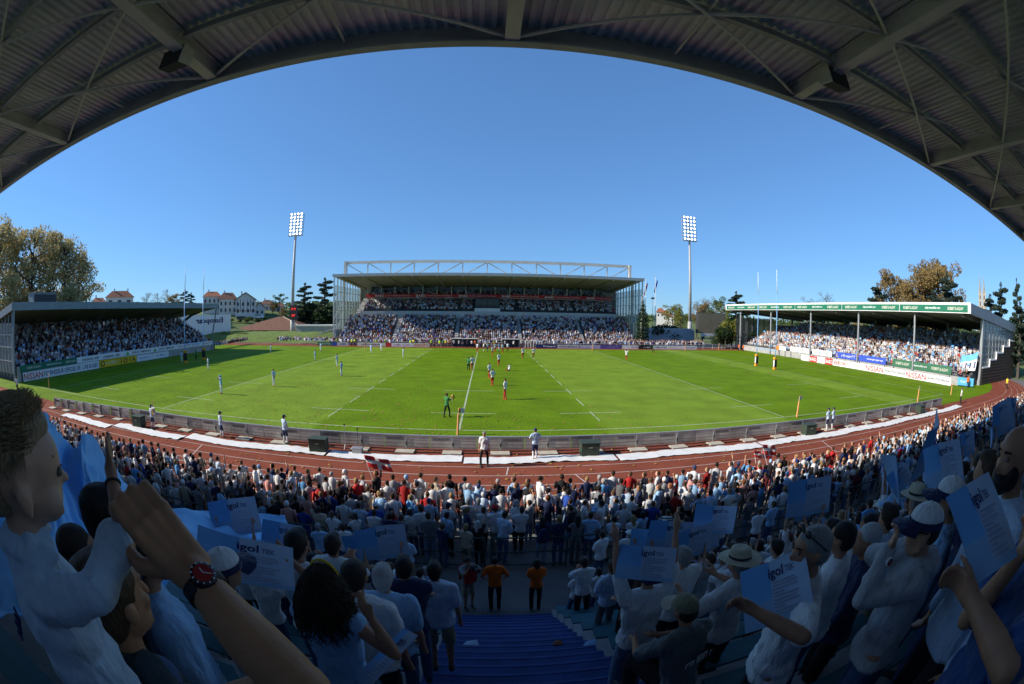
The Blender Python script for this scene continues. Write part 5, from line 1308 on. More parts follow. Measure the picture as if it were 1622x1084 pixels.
def hair_mesh(style, s=1.0, voxel=.014, seed=0, noise=.0025):
    pr = Prim(); E = lambda x, y, z, a, b, g: pr.ell((x * s, y * s, z * s), a * s, b * s, g * s)
    E(0, -.02, .042, .083, .096, .084); E(0, -.052, .0, .078, .066, .085)
    if style != 'crop':
        E(0, .035, .085, .062, .048, .035); E(0, -.062, -.03, .066, .05, .07)
        for q in (-1, 1): E(q * .066, -.015, .02, .018, .05, .05)
    if style == 'long':
        pr.chain([(0, -.05 * s, 0), (0, -.085 * s, -.12 * s), (0, -.085 * s, -.27 * s)], [.078 * s, .08 * s, .06 * s]); [pr.chain([(q * .06 * s, -.03 * s, .02 * s), (q * .08 * s, -.03 * s, -.12 * s), (q * .075 * s, -.05 * s, -.25 * s)], [.03 * s, .032 * s, .018 * s]) for q in (-1, 1)]
    if style == 'bob':
        pr.chain([(0, -.04 * s, 0), (0, -.06 * s, -.11 * s)], [.085 * s, .075 * s]); [pr.chain([(q * .07 * s, -.01 * s, .04 * s), (q * .08 * s, -.01 * s, -.1 * s)], [.03 * s, .026 * s]) for q in (-1, 1)]
    if style == 'tail': pr.chain([(0, -.1 * s, .05 * s), (0, -.15 * s, .0), (0, -.14 * s, -.16 * s)], [.03 * s, .034 * s, .014 * s])
    return fuse(pr, voxel * s, M_hair, 2, noise=(noise * s, 34 / s, (1, 1, .5)), name='hair')
def cap_meshes(s=1.0, back=False):
    """baseball cap: crown of panels, brim, button"""
    mb = MB(); n = 20; k = 7; vs = []
    for j in range(k):
        t = (math.pi / 2) * j / (k - 1) * .98
        for i in range(n):
            p = 2 * math.pi * i / n
            vs.append((.089 * s * math.cos(t) * math.cos(p), (-.006 + .106 * math.cos(t) * math.sin(p)) * s, (.02 + .102 * math.sin(t) ** .85) * s))
    fs = [(j * n + i, j * n + (i + 1) % n, (j + 1) * n + (i + 1) % n, (j + 1) * n + i) for j in range(k - 1) for i in range(n)] + [tuple(range((k - 1) * n, k * n))]
    mb.add(vs, fs); crown = mb.mesh('crown', M_cloth, True)
    bb = MB(); m = 11; vs = []
    sg = -1 if back else 1
    for q in range(m):
        a = -1.15 + 2.3 * q / (m - 1)
        for r_, z in ((.088, .022), (.17, .006)):
            rr = r_ * (1 if r_ < .1 else (.62 + .38 * math.cos(a))) if r_ > .1 else r_
            x, y = rr * math.sin(a) * (1 if r_ < .1 else .95), .012 + (r_ if r_ < .1 else r_ * (.70 + .30 * math.cos(a))) * math.cos(a) * 1.08
            for dz in (0, .005): vs.append((x * s, sg * y * s, (z + dz - .02 * math.sin(a) ** 2) * s))
    fs = []
    for q in range(m - 1):
        o = q * 4; p = o + 4; fs += [(o, p, p + 2, o + 2), (o + 1, o + 3, p + 3, p + 1), (o + 2, p + 2, p + 3, o + 3)]
    bb.add(vs, fs); brim = bb.mesh('brim', M_cloth, True)
    bt = MB().sphere((0, 0, .124 * s), .008 * s, n=6, k=4).mesh('button', M_cloth)
    bd = MB(); bd.tube((0, -.006 * s, .012 * s), (0, -.006 * s, .05 * s), .0915 * s, .091 * s, 20, caps=False)
    for i in range(len(bd.v)): v = bd.v[i]; bd.v[i] = (v[0], (v[1] + .006 * s) * 1.18 - .006 * s, v[2])
    return crown, brim, bt, bd.mesh('band', M_cloth, True)
def hat_meshes(s=1.0):
    mb = MB(); prof = [(.185, .0), (.175, .006), (.10, .012), (.094, .02), (.092, .07), (.08, .10), (.05, .11), (.0, .098)]; n = 24; vs = []
    for r_, z in prof:
        for i in range(n): p = 2 * math.pi * i / n; vs.append((r_ * .92 * s * math.cos(p), r_ * 1.1 * s * math.sin(p), (z + (.02 * math.cos(p) ** 2 if r_ > .15 else 0)) * s))
    mb.add(vs, [(j * n + i, j * n + (i + 1) % n, (j + 1) * n + (i + 1) % n, (j + 1) * n + i) for j in range(len(prof) - 1) for i in range(n)])
    bd = MB(); bd.tube((0, 0, .016 * s), (0, 0, .04 * s), .0885 * s, .0875 * s, 24, caps=False)
    for i in range(len(bd.v)): v = bd.v[i]; bd.v[i] = (v[0], v[1] * 1.2, v[2])
    return mb.mesh('straw', M_straw, True), bd.mesh('hat_band', M_black, True)
def setcol(o, c): o.color = (*c, 1); return o
SKIN = [(0.50, 0.26, 0.16), (0.43, 0.21, 0.12), (0.56, 0.32, 0.21), (0.34, 0.16, 0.09), (0.11, 0.05, 0.03)]
HAIRC = {'black': (.012, .010, .009), 'dark brown': (.035, .020, .012), 'brown': (.085, .045, .022), 'fair': (.28, .17, .07), 'grey': (.30, .29, .28), 'white': (.55, .54, .52), 'auburn': (.16, .05, .02)}
CLOTHC = {'white': (.74, .74, .74), 'pale grey': (.45, .45, .46), 'light blue': (.30, .50, .74), 'sky blue': (.14, .40, .74), 'navy': (.02, .03, .085), 'black': (.015, .015, .018), 'red': (.50, .025, .025), 'grey': (.18, .18, .19), 'beige': (.50, .42, .31), 'pink': (.62, .30, .26), 'royal blue': (.03, .09, .42), 'green': (.05, .22, .07), 'orange': (.75, .13, .01), 'maroon': (.13, .02, .03), 'pale blue': (.48, .60, .76)}
TROUC = {'jeans': (.06, .10, .20), 'dark trousers': (.018, .018, .022), 'beige trousers': (.33, .27, .18), 'grey trousers': (.14, .14, .15), 'pale jeans': (.18, .26, .38)}
# ================================================================== the near figures, each set out from its head
def spot(u, v, D, hz=1.635):
    h = at_d(u, v, D); fz = floor_z(h.y)
    return h, fz
HERO = [  # key, u, v, D, rz, pose, sleeve, legs, shirt, trousers, skin, hair, hair colour, cap colours, extra, label
    ('capman', 1462, 838, 2.0, .62, 'phone', 'long', 'long', 'pale grey', 'jeans', 0, 'cap', 'dark brown', ('white', 'navy'), dict(detail=2, voxel=.0145, build=1.12, bulk=1.15, head_yaw=14), 'man in pale hooded top and white navy cap, hands at his face'),
    ('shades', 1282, 872, 2.15, .95, 'hold', 'short', 'long', 'white', 'dark trousers', 1, 'crop', 'grey', None, dict(detail=2, voxel=.0145, build=1.03, head_yaw=22), 'man in pale t-shirt with sunglasses pushed up on grey cropped hair'),
    ('bald', 1606, 728, 1.9, .85, 'down', 'long', 'long', 'pale blue', 'dark trousers', 1, None, 'black', None, dict(detail=2, voxel=.014, head_yaw=12), 'bald bearded man in blue grey shirt at the right edge'),
    ('brownhair', 1563, 746, 2.6, .4, 'down', 'short', 'long', 'navy', 'jeans', 0, 'bob', 'brown', None, dict(detail=1, voxel=.018, female=True), 'woman with brown bobbed hair beside the bald man'),
    ('strawhat', 1170, 892, 3.9, .35, 'hold', 'short', 'long', 'white', 'dark trousers', 0, 'hat', 'grey', None, dict(detail=1, voxel=.018, build=1.1), 'man in white polo shirt and white straw hat'),
    ('armsup', 1026, 908, 3.7, .1, 'both_up', 'short', 'long', 'white', 'pale jeans', 0, 'cap_back', 'dark brown', ('white', 'navy'), dict(detail=1, voxel=.018), 'man in white t-shirt and cap raising a placard with both arms'),
    ('greyman', 1082, 882, 4.3, .2, 'clap', 'short', 'long', 'white', 'dark trousers', 0, 'short', 'grey', None, dict(detail=1, voxel=.02, build=1.1), 'broad grey haired man in white shirt right of the raised cap'),
    ('teeman', 1332, 852, 2.75, .5, 'clasp', 'short', 'long', 'white', 'jeans', 1, 'crop', 'black', None, dict(detail=1, voxel=.018), 'young man with black cropped hair behind the man with sunglasses'),
    ('capback', 1502, 792, 2.9, .5, 'down', 'long', 'long', 'light blue', 'jeans', 0, 'cap', 'dark brown', ('white', 'navy'), dict(detail=1, voxel=.018), 'person in white navy cap behind the placard on the right'),
    ('glasses', 1372, 856, 3.3, .9, 'clasp', 'long', 'long', 'navy', 'dark trousers', 1, 'crop', 'white', None, dict(detail=1, voxel=.018), 'older man with white hair between the cap man and the young man'),
    ('curly', 512, 925, 2.15, -.12, 'clasp', 'none', 'long', 'light blue', 'jeans', 1, 'short', 'black', None, dict(detail=1, voxel=.015, female=True), 'woman with long dark curly hair in light blue sleeveless top'),
    ('polo', 563, 912, 2.75, -.05, 'down', 'short', 'long', 'white', 'dark trousers', 1, 'crop', 'dark brown', None, dict(detail=1, voxel=.016, build=1.05), 'man with short dark hair in white polo shirt beside the curly woman'),
    ('greyhair', 607, 915, 3.05, 0.0, 'down', 'short', 'long', 'light blue', 'jeans', 0, 'short', 'white', None, dict(detail=1, voxel=.016, build=1.08, bulk=1.1), 'man with white hair in light blue t-shirt left of the stairs'),
    ('teal', 640, 898, 3.9, 0.1, 'folded', 'short', 'long', 'navy', 'jeans', 1, 'short', 'black', None, dict(detail=0, voxel=.02), 'man in dark navy t-shirt ahead of the white haired man'),
    ('aisleman', 688, 904, 4.7, .05, 'down', 'short', 'shorts', 'pale blue', 'beige trousers', 1, 'short', 'black', None, dict(detail=1, voxel=.018), 'black haired man in pale blue t-shirt and shorts at the stair edge'),
    ('kepi', 357, 905, 2.2, -.45, 'down', 'long', 'long', 'white', 'jeans', 0, 'cap', 'dark brown', ('white', 'navy'), dict(detail=1, voxel=.016), 'person in white cap with dark band left of the curly woman'),
    ('blueshirt', 232, 880, 1.85, -.55, 'down', 'short', 'long', 'light blue', 'jeans', 1, 'crop', 'dark brown', None, dict(detail=1, voxel=.015, build=1.1), 'man in light blue shirt behind the raised hand'),
    ('pointer', 168, 815, 2.0, -.6, 'right_up', 'short', 'long', 'navy', 'jeans', 3, 'short', 'black', None, dict(detail=2, voxel=.012, curl=.12), 'dark haired person raising a pointing hand before the blue tifo'),
    ('buzz', 128, 875, 1.7, -.7, 'down', 'short', 'long', 'navy', 'jeans', 1, 'crop', 'dark brown', None, dict(detail=1, voxel=.016), 'man with buzz cut behind the child'),
    ('sign', 472, 862, 3.5, -.25, 'hold', 'short', 'long', 'white', 'jeans', 1, 'short', 'black', None, dict(detail=1, voxel=.018), 'black haired person holding up a wide placard on the left'),
    ('lavender', 528, 862, 4.8, -.1, 'clap', 'short', 'long', 'white', 'jeans', 1, 'short', 'dark brown', None, dict(detail=0, voxel=.022), 'person raising a placard in front of the curly woman'),
]
HERO_SPOTS = []
for h_ in HERO:
    p_, fz_ = spot(h_[1], h_[2], h_[3]); HERO_SPOTS.append((p_.x, p_.y, .55))
p_ = at_d(1084, 966, 3.2); HERO_SPOTS += [(p_.x, p_.y, .75), (2.2, -18.3, 1.6)]
# ================================================================== spectators
ONES = ['', 'first', 'second', 'third', 'fourth', 'fifth', 'sixth', 'seventh', 'eighth', 'ninth', 'tenth', 'eleventh', 'twelfth', 'thirteenth', 'fourteenth', 'fifteenth', 'sixteenth', 'seventeenth', 'eighteenth', 'nineteenth']
TENS = {20: ('twentieth', 'twenty'), 30: ('thirtieth', 'thirty'), 40: ('fortieth', 'forty'), 50: ('fiftieth', 'fifty'), 60: ('sixtieth', 'sixty')}
def ordi(n):
    if n < 20: return ONES[n]
    t, o = n // 10 * 10, n % 10
    return TENS[t][0] if o == 0 else TENS[t][1] + '-' + ONES[o]
PROTO = {}
def proto(pose, sleeve='short', legs='long', female=False, **k):
    key = (pose, sleeve, legs, female, tuple(sorted(k.items())))
    if key not in PROTO:
        kk = dict(voxel=.033, detail=0, build=.94 if female else 1.0, H=1.75); kk.update(k)
        PROTO[key] = figure(pose, sleeve=sleeve, legs=legs, female=female, **kk)
    return PROTO[key]
HAIRM = {s: hair_mesh(s, voxel=.017) for s in ('short', 'crop', 'long', 'bob', 'tail')}
CAPM = cap_meshes(1.0); CAPB = cap_meshes(1.0, True); HATM = hat_meshes(1.0)
def headgear(root, fig, style, hcol, ccol=None, ccol2=None):
    i = fig['_']; M4 = Matrix.Translation(i['hc']) @ i['Mh'].to_4x4() @ Matrix.Scale(i['s'], 4)
    def put(name, me, col, par, mat4=M4):
        o = link(name, me, par); o.matrix_basis = mat4
        if col: setcol(o, col)
        return o
    if style in HAIRM: return put('hair', HAIRM[style], hcol, root)
    if style in ('cap', 'cap_back'):
        put('hair', HAIRM['crop'], hcol, root); cm = CAPM if style == 'cap' else CAPB
        c = put('cap', cm[0], ccol, root, M4 @ Matrix.Scale(1.03, 4) @ Matrix.Translation((0, 0, .012))); I = Matrix.Identity(4)
        put('brim', cm[1], ccol2 or ccol, c, I); put('button', cm[2], ccol, c, I)
        if ccol2: put('band', cm[3], ccol2, c, I)
        return c
    if style == 'hat':
        put('hair', HAIRM['crop'], hcol, root); c = put('hat', HATM[0], None, root, M4 @ Matrix.Translation((0, 0, .045)) @ Matrix.Rotation(R(-6), 4, 'X')); put('hat_band', HATM[1], None, c, Matrix.Identity(4)); return c
def person(fig, loc, rz=0.0, scale=1.0, shirt='white', trou='jeans', skin=0, hair='short', hcol='brown', ccol=None, ccol2=None, shoe=(.05, .05, .05), label=None, group=None, cat='person', socks=None):
    o = empty('person', loc, rz); o.scale = (scale,) * 3
    C = lambda c, T: T[c] if isinstance(c, str) else c
    for k, me in fig.items():
        if k == '_': continue
        k = k.strip('~'); p = link(k, me, o)
        setcol(p, {'body': SKIN[skin], 'shirt': C(shirt, CLOTHC), 'trousers': CLOTHC[trou] if isinstance(trou, str) and trou in CLOTHC else C(trou, TROUC), 'shorts': CLOTHC[trou] if isinstance(trou, str) and trou in CLOTHC else C(trou, TROUC), 'shoe': shoe, 'sock': C(socks, CLOTHC) if socks else (.7, .7, .7)}[k])
    if hair: headgear(o, fig, hair, HAIRC[hcol], C(ccol, CLOTHC) if ccol else None, C(ccol2, CLOTHC) if ccol2 else None)
    if label: tag(o, label, cat, group)
    return o
def wc(r, table):
    k = list(table); w = np.array([table[q] for q in k], float); return k[int(r.choice(len(k), p=w / w.sum()))]
SH_SUN = {'white': 40, 'pale grey': 8, 'light blue': 9, 'navy': 11, 'black': 14, 'red': 5, 'grey': 5, 'beige': 4, 'pink': 2, 'royal blue': 3, 'maroon': 2, 'sky blue': 4, 'pale blue': 8}
SH_BLUE = {'white': 45, 'pale blue': 15, 'light blue': 14, 'navy': 9, 'black': 9, 'pale grey': 8, 'sky blue': 6}
HR = {'black': 22, 'dark brown': 34, 'brown': 22, 'fair': 9, 'grey': 9, 'white': 2, 'auburn': 4}

# ---- low polygon template people for the packed stands
def template(kind, lvl):
    mb = MB(); ids = []
    def mark(i):
        while len(ids) < len(mb.v): ids.append(i)
    n = 5 if lvl == 0 else 7; an = 3 if lvl == 0 else 4
    def loft(rings, cx=0):
        vs = []
        for z, a, b, yo in rings:
            for i in range(n): t = 2 * math.pi * (i + .5) / n; vs.append((cx + a * math.cos(t), yo + b * math.sin(t), z))
        m = len(rings); fs = [(j * n + i, j * n + (i + 1) % n, (j + 1) * n + (i + 1) % n, (j + 1) * n + i) for j in range(m - 1) for i in range(n)] + [tuple(range((m - 1) * n, m * n))]
        mb.add(vs, fs)
    loft([(.84, .17, .12, 0), (1.1, .15, .115, 0), (1.33, .19, .125, 0), (1.44, .16, .09, -.01), (1.5, .055, .055, -.01)] if lvl else [(.9, .165, .12, 0), (1.33, .195, .13, 0), (1.48, .10, .07, -.01)]); mark(1)
    mb.sphere((0, .03, 1.62), .078, .095, .12, 6 if lvl else 5, 5 if lvl else 4); mark(0)
    mb.sphere((0, -.008, 1.655), .086, .098, .10, 7 if lvl else 5, 4 if lvl else 3); mark(3)
    A = {'down': [((.21, 0, 1.41), (.26, -.02, 1.13), (.25, .06, .88))], 'clap': [((.2, 0, 1.41), (.25, .05, 1.16), (.06, .3, 1.26))], 'up': [((.2, 0, 1.42), (.29, .05, 1.66), (.24, .12, 1.94))], 'sheet': [((.2, 0, 1.42), (.3, .1, 1.55), (.3, .2, 1.82))], 'front': [((.2, 0, 1.41), (.27, 0, 1.15), (.07, .18, 1.03))]}[kind][0]
    for sx in (-1, 1):
        if kind == 'up' and sx < 0 and lvl == 1: P = [(-.21, 0, 1.41), (-.26, -.02, 1.13), (-.25, .06, .88)]
        else: P = [(sx * q[0], q[1], q[2]) for q in A]
        mb.tube(P[0], P[1], .062, .052, an, caps=bool(lvl)); mark(1); mb.tube(P[1], P[2], .04, .032, an, caps=bool(lvl)); mark(0)
        if lvl: mb.sphere((P[2][0], P[2][1] + .02, P[2][2] + (.05 if P[2][2] > 1.1 else -.05)), .04, .035, .06, 5, 3); mark(0)
    if kind == 'sheet':
        mb.add([(-.26, .22, 1.62), (.26, .24, 1.6), (.27, .26, 1.92), (-.27, .22, 1.96), (-.26, .226, 1.62), (.26, .246, 1.6), (.27, .266, 1.92), (-.27, .226, 1.96)], [(0, 1, 2, 3), (7, 6, 5, 4)]); mark(4)
    if lvl:
        for sx in (-1, 1): mb.tube((sx * .09, 0, .88), (sx * .1, .01, .48), .095, .07, 5, caps=False); mb.tube((sx * .1, .01, .48), (sx * .1, 0, .05), .07, .055, 5, caps=False); mark(2)
    tri = []
    for f in mb.f:
        for i in range(1, len(f) - 1): tri.append((f[0], f[i], f[i + 1]))
    return np.array(mb.v, np.float32), np.array(tri, np.int32), np.array(ids)
TMPL = {(k, l): template(k, l) for k in ('down', 'clap', 'up', 'sheet', 'front') for l in (0, 1)}
def vcol_mat():
    mt = bpy.data.materials.new('crowd_clothes'); mt.use_nodes = True; N = mt.node_tree.nodes; L = mt.node_tree.links
    a = N.new('ShaderNodeAttribute'); a.attribute_name = 'Col'; b = N['Principled BSDF']; b.inputs['Roughness'].default_value = .85; b.inputs['Specular IOR Level'].default_value = .2
    L.new(a.outputs['Color'], b.inputs['Base Color']); return mt
M_crowd = vcol_mat()
def crowd(name, label, P, yaw, lvl, shirts, kinds, seed, parent=None):
    r = np.random.default_rng(seed); N = len(P); P = np.array(P, np.float32); yaw = np.array(yaw)
    kk = list(kinds); kp = np.array([kinds[q] for q in kk], float); K = r.choice(len(kk), N, p=kp / kp.sum())
    sc = r.uniform(.92, 1.06, N); sn = list(shirts); sp = np.array([shirts[q] for q in sn], float); S = np.array([CLOTHC[q] for q in sn])[r.choice(len(sn), N, p=sp / sp.sum())] * r.uniform(.5, 1.05, (N, 1))
    hn = list(HR); hp = np.array([HR[q] for q in hn], float); Hc = np.array([HAIRC[q] for q in hn])[r.choice(len(hn), N, p=hp / hp.sum())]
    capm = r.random(N) < .08; Hc[capm] = np.array([(.7, .7, .7), (.3, .5, .75), (.03, .05, .12)])[r.integers(0, 3, capm.sum())]
    Sk = np.array(SKIN)[r.choice(5, N, p=[.36, .26, .26, .09, .03])]; T = np.array(list(TROUC.values()))[r.integers(0, 5, N)]; Pa = np.array([(.7, .72, .75), (.25, .48, .8), (.12, .35, .72)])[r.integers(0, 3, N)]
    vs, fs, cs, off = [], [], [], 0
    for ki, k in enumerate(kk):
        m = np.where(K == ki)[0]
        if not len(m): continue
        v, f, ids = TMPL[k, lvl]; c, s_ = np.cos(yaw[m]), np.sin(yaw[m])
        vv = v[None] * sc[m][:, None, None]; x = vv[..., 0] * c[:, None] - vv[..., 1] * s_[:, None]; y = vv[..., 0] * s_[:, None] + vv[..., 1] * c[:, None]
        w = np.stack([x, y, vv[..., 2]], -1) + P[m][:, None]
        pal = np.stack([Sk[m], S[m], T[m], Hc[m], Pa[m]], 1); col = pal[:, ids]
        vs.append(w.reshape(-1, 3)); cs.append(col.reshape(-1, 3)); fs.append((f[None] + (np.arange(len(m)) * len(v))[:, None, None] + off).reshape(-1, 3)); off += len(m) * len(v)
    vs = np.concatenate(vs).astype(np.float32); fs = np.concatenate(fs).astype(np.int32); cs = np.concatenate(cs)
    me = bpy.data.meshes.new(name); me.vertices.add(len(vs)); me.vertices.foreach_set('co', vs.ravel()); me.loops.add(fs.size); me.loops.foreach_set('vertex_index', fs.ravel()); me.polygons.add(len(fs)); me.polygons.foreach_set('loop_start', np.arange(0, fs.size, 3, dtype=np.int32))
    at = me.attributes.new('Col', 'FLOAT_COLOR', 'POINT'); at.data.foreach_set('color', np.concatenate([cs, np.ones((len(cs), 1))], 1).astype(np.float32).ravel())
    me.polygons.foreach_set('use_smooth', np.ones(len(fs), bool)); me.materials.append(M_crowd); me.update(); me.validate()
    o = link(name, me); tag(o, label, 'crowd', kind='stuff'); return o
r1 = np.random.default_rng(21)
# far stand
P = []
aisles = [FX0 + 14 + i * 15.5 for i in range(4)]
for k in range(14):
    x = FX0 + .5
    while x < FX1 - .5:
        if not any(a - .2 < x < a + 1.1 for a in aisles) and r1.random() < .94: P.append((x + r1.uniform(-.1, .1), fy(k) + .35, .55 + .42 * k - .12))
        x += .50
for k in range(8):
    x = FX0 + 3.6
    while x < FX1 - 2.6:
        if not (k < 6 and -1.8 < x < 5.5) and not any(a - .2 < x < a + 1.0 for a in aisles) and r1.random() < .88: P.append((x + r1.uniform(-.1, .1), 89.5 + .78 * k, 8.3 + .34 * k - .25))
        x += .52
for k in range(3):
    x = FX0 + 3
    while x < FX1 - 2.5:
        if r1.random() < .8: P.append((x, 97.0 + .9 * k, 12.5 + .45 * k - .35))
        x += .6
SH_FAR = {'white': 34, 'pale blue': 9, 'light blue': 7, 'navy': 20, 'black': 20, 'pale grey': 9, 'sky blue': 3, 'red': 3, 'beige': 7, 'royal blue': 5, 'grey': 9}
crowd('seated_crowd', 'dense crowd filling the far main grandstand', P, [math.pi + r1.uniform(-.4, .4) for _ in P], 0, SH_FAR, {'down': 5, 'clap': 3, 'up': 1, 'sheet': .15, 'front': 3}, 1)
P = []
for k in range(4):
    x = -52.0
    while x < 58:
        if r1.random() < (.9 if x > -34 else .55): P.append((x + r1.uniform(-.12, .12), 74.1 + .58 * k + r1.uniform(-.1, .1), .12 * k))
        x += .52
crowd('standing_crowd', 'standing crowd along the fence on the far side', P, [math.pi + r1.uniform(-.5, .5) for _ in P], 0, SH_SUN, {'down': 5, 'clap': 2, 'up': .6, 'front': 3}, 2)
# left stand
P = []
for k in range(15):
    y = LY0 + .8
    while y < LY1 - 1.6:
        if r1.random() < .93: P.append((LXF - 1.6 - .8 * k, y + r1.uniform(-.1, .1), 1.2 + .36 * k - .3))
        y += .5
for k in range(3):
    y = LY1 - 1
    while y < 76 - 2:
        if r1.random() < .75: P.append((LXF - .6 - .6 * k - (y - LY1) * .15, y, 0))
        y += .55
crowd('seated_crowd', 'shaded crowd filling the left end stand', P, [-math.pi / 2 + r1.uniform(-.4, .4) for _ in P], 0, {'white': 26, 'pale blue': 10, 'light blue': 8, 'navy': 22, 'black': 24, 'pale grey': 8, 'grey': 9, 'red': 3, 'maroon': 3}, {'down': 5, 'clap': 2, 'up': .8, 'sheet': .6, 'front': 3}, 3)
# right stand
P = []
for k in range(17):
    y = RY0_ + 1.6
    while y < RY1_ - 9 - (0 if k < 9 else (k - 8) * 1.2):
        if r1.random() < .95: P.append((RXF + 2.0 + .8 * k, y + r1.uniform(-.1, .1), .9 + .36 * k - .2))
        y += .48
SH_R = {'white': 50, 'pale blue': 8, 'light blue': 7, 'navy': 10, 'black': 10, 'pale grey': 7, 'sky blue': 5, 'red': 4, 'beige': 6, 'grey': 5}
crowd('seated_crowd', 'crowd in white filling the right end stand', P, [math.pi / 2 + r1.uniform(-.4, .4) for _ in P], 0, SH_R, {'down': 4, 'clap': 3, 'up': 1.4, 'sheet': .7, 'front': 2}, 4)

# ---- near spectators: the nearest ones singly, the rest as one mass
HEROES = []       # keep-out discs (x, y, r) filled before this list is used
def keep_out(x, y): return any((x - a) ** 2 + (y - b) ** 2 < c * c for a, b, c in HERO_SPOTS)
def in_tifo(x, y): return y < -20.2 and x < -2.4 - (-20.2 - y) * .10 and y > -27.5
slots = []
for k in range(6):
    y = -12.95 - .66 * k; x = -46.0; 
    while x < 66:
        xx = x + r1.uniform(-.13, .13); yy = y + r1.uniform(-.16, .16)
        if r1.random() < .93: slots.append((xx, yy, 0.0, 'enclosure', k))
        x += .56
for k in range(0, 11):
    y = Y0 - TR * (k + .62)
    for lo, hi in ((-16.0, AX0 - .32), (AX1 + .32, 34.0)):
        x = lo + r1.uniform(0, .3)
        while x < hi:
            if r1.random() < .92 and not in_tifo(x, y) and not (x < 1 and k > 8 and x > -3.4): slots.append((x, y + r1.uniform(-.06, .06), row_z(k), 'terrace', k))
            x += .60
slots = [s_ for s_ in slots if math.dist(s_[:2], CAM[:2]) > (3.5 if s_[3] == 'terrace' else 2) and not keep_out(s_[0], s_[1])]
# view cone towards the left: nothing stands right before the child and the tifo
slots = [s_ for s_ in slots if not (s_[0] < -1.0 and s_[1] < -23.6)]
slots.sort(key=lambda s_: math.dist(s_[:2] + (s_[2],), CAM))
NEAR = slots[:262]; REST = slots[262:]
ranks = {}
for s_ in NEAR: ranks.setdefault((s_[3], s_[4], s_[0] < 2.2), []).append(s_[0])
for q in ranks: ranks[q].sort(key=lambda x: abs(x - 2.2))
PLAC = []
_b = Prim(); _b.ell((0, -.21, 1.25), .15, .09, .2); _b.cap((.1, -.2, 1.14), (-.1, -.2, 1.14), .09, .09); _b.chain([(.1, -.14, 1.42), (.12, -.02, 1.49), (.12, .12, 1.36), (.12, .10, 1.2)], [.02, .022, .022, .02]); _b.chain([(-.1, -.14, 1.42), (-.12, -.02, 1.49), (-.12, .12, 1.36), (-.12, .10, 1.2)], [.02, .022, .022, .02]); BACKPACK = fuse(_b, .025, M_cloth, 3, name='backpack')
r2 = np.random.default_rng(5); r3 = random.Random(4)
for (x, y, z, zone, k) in NEAR:
    fem = r2.random() < .33
    pose = wc(r2, {'down': 18, 'clasp': 16, 'behind': 7, 'clap': 22, 'phone': 7, 'folded': 10, 'hips': 5, 'right_up': 5, 'left_up': 4} if zone == 'enclosure' else {'down': 14, 'clap': 16, 'clasp': 8, 'folded': 6, 'both_up': 26, 'phone': 6, 'right_up': 4})
    sl = 'long' if r2.random() < .22 else 'short'; lg = 'long' if r2.random() < .82 else 'shorts'
    if zone == 'terrace' and pose == 'both_up' and (k < 3 or x < -1.6 or math.dist((x, y), CAM[:2]) < 4.6): pose = 'clap'
    fig = proto(pose, sl if pose in ('down', 'clap', 'clasp') else 'short', lg if pose in ('down', 'clasp', 'clap') else 'long', fem if pose in ('down', 'clap', 'clasp') else False)
    shirt = wc(r2, SH_SUN if zone == 'enclosure' else SH_BLUE); hc_ = wc(r2, HR)
    hs = wc(r2, {'long': 45, 'bob': 20, 'tail': 25, 'short': 10} if fem else {'short': 60, 'crop': 22, 'cap': 9, 'cap_back': 2, 'hat': 3})
    if hs == 'crop' and hc_ in ('fair', 'auburn'): hc_ = 'brown'
    cc = wc(r2, {'white': 4, 'light blue': 3, 'navy': 3, 'red': 1, 'pale blue': 2}); 
    tr_ = wc(r2, {'jeans': 35, 'dark trousers': 35, 'beige trousers': 14, 'grey trousers': 10, 'pale jeans': 6})
    sk_ = int(r2.choice(5, p=[.38, .26, .26, .08, .02]))
    lst = ranks[zone, k, x < 2.2]; i = min(range(len(lst)), key=lambda q: abs(lst[q] - x)) + 1
    side = 'left' if x < 2.2 else 'right'
    head = {'cap': f'{cc} cap', 'cap_back': f'{cc} cap', 'hat': 'straw hat'}.get(hs, f'{hc_} hair')
    where = f'{ordi(k + 1)} enclosure row, {ordi(i)} {side} of stairs' if zone == 'enclosure' else f'{ordi(k + 1)} terrace row, {ordi(i)} {side} of stairs'
    o = person(fig, (x, y, z), r2.normal(0, .42) + (.25 if x > 6 else (-.25 if x < -4 else 0)), r2.uniform(.93, 1.06) * (.95 if fem else 1), shirt, tr_, sk_, hs, hc_, cc, None, label=f'spectator in {shirt} top with {head}, {where}', group='spectators in the near stand')
    o.rotation_euler.x = r2.normal(0, .035); o.rotation_euler.y = r2.normal(0, .035)
    if zone == 'enclosure' and pose in ('down', 'clasp', 'folded', 'hips') and r2.random() < .10: setcol(link('backpack', BACKPACK, o), CLOTHC[wc(r2, {'navy': 3, 'black': 4, 'red': 1, 'grey': 2})])
    if zone == 'terrace' and pose == 'both_up': PLAC.append((o, fig))
P = [(x, y, z) for x, y, z, zo, k in REST]
crowd('standing_crowd', 'rest of the near crowd standing beside the running track', P, list(np.clip(r1.normal(0, .6, len(P)), -1.9, 1.9)), 1, SH_SUN, {'down': 4, 'clap': 3, 'up': .8, 'front': 3}, 6)
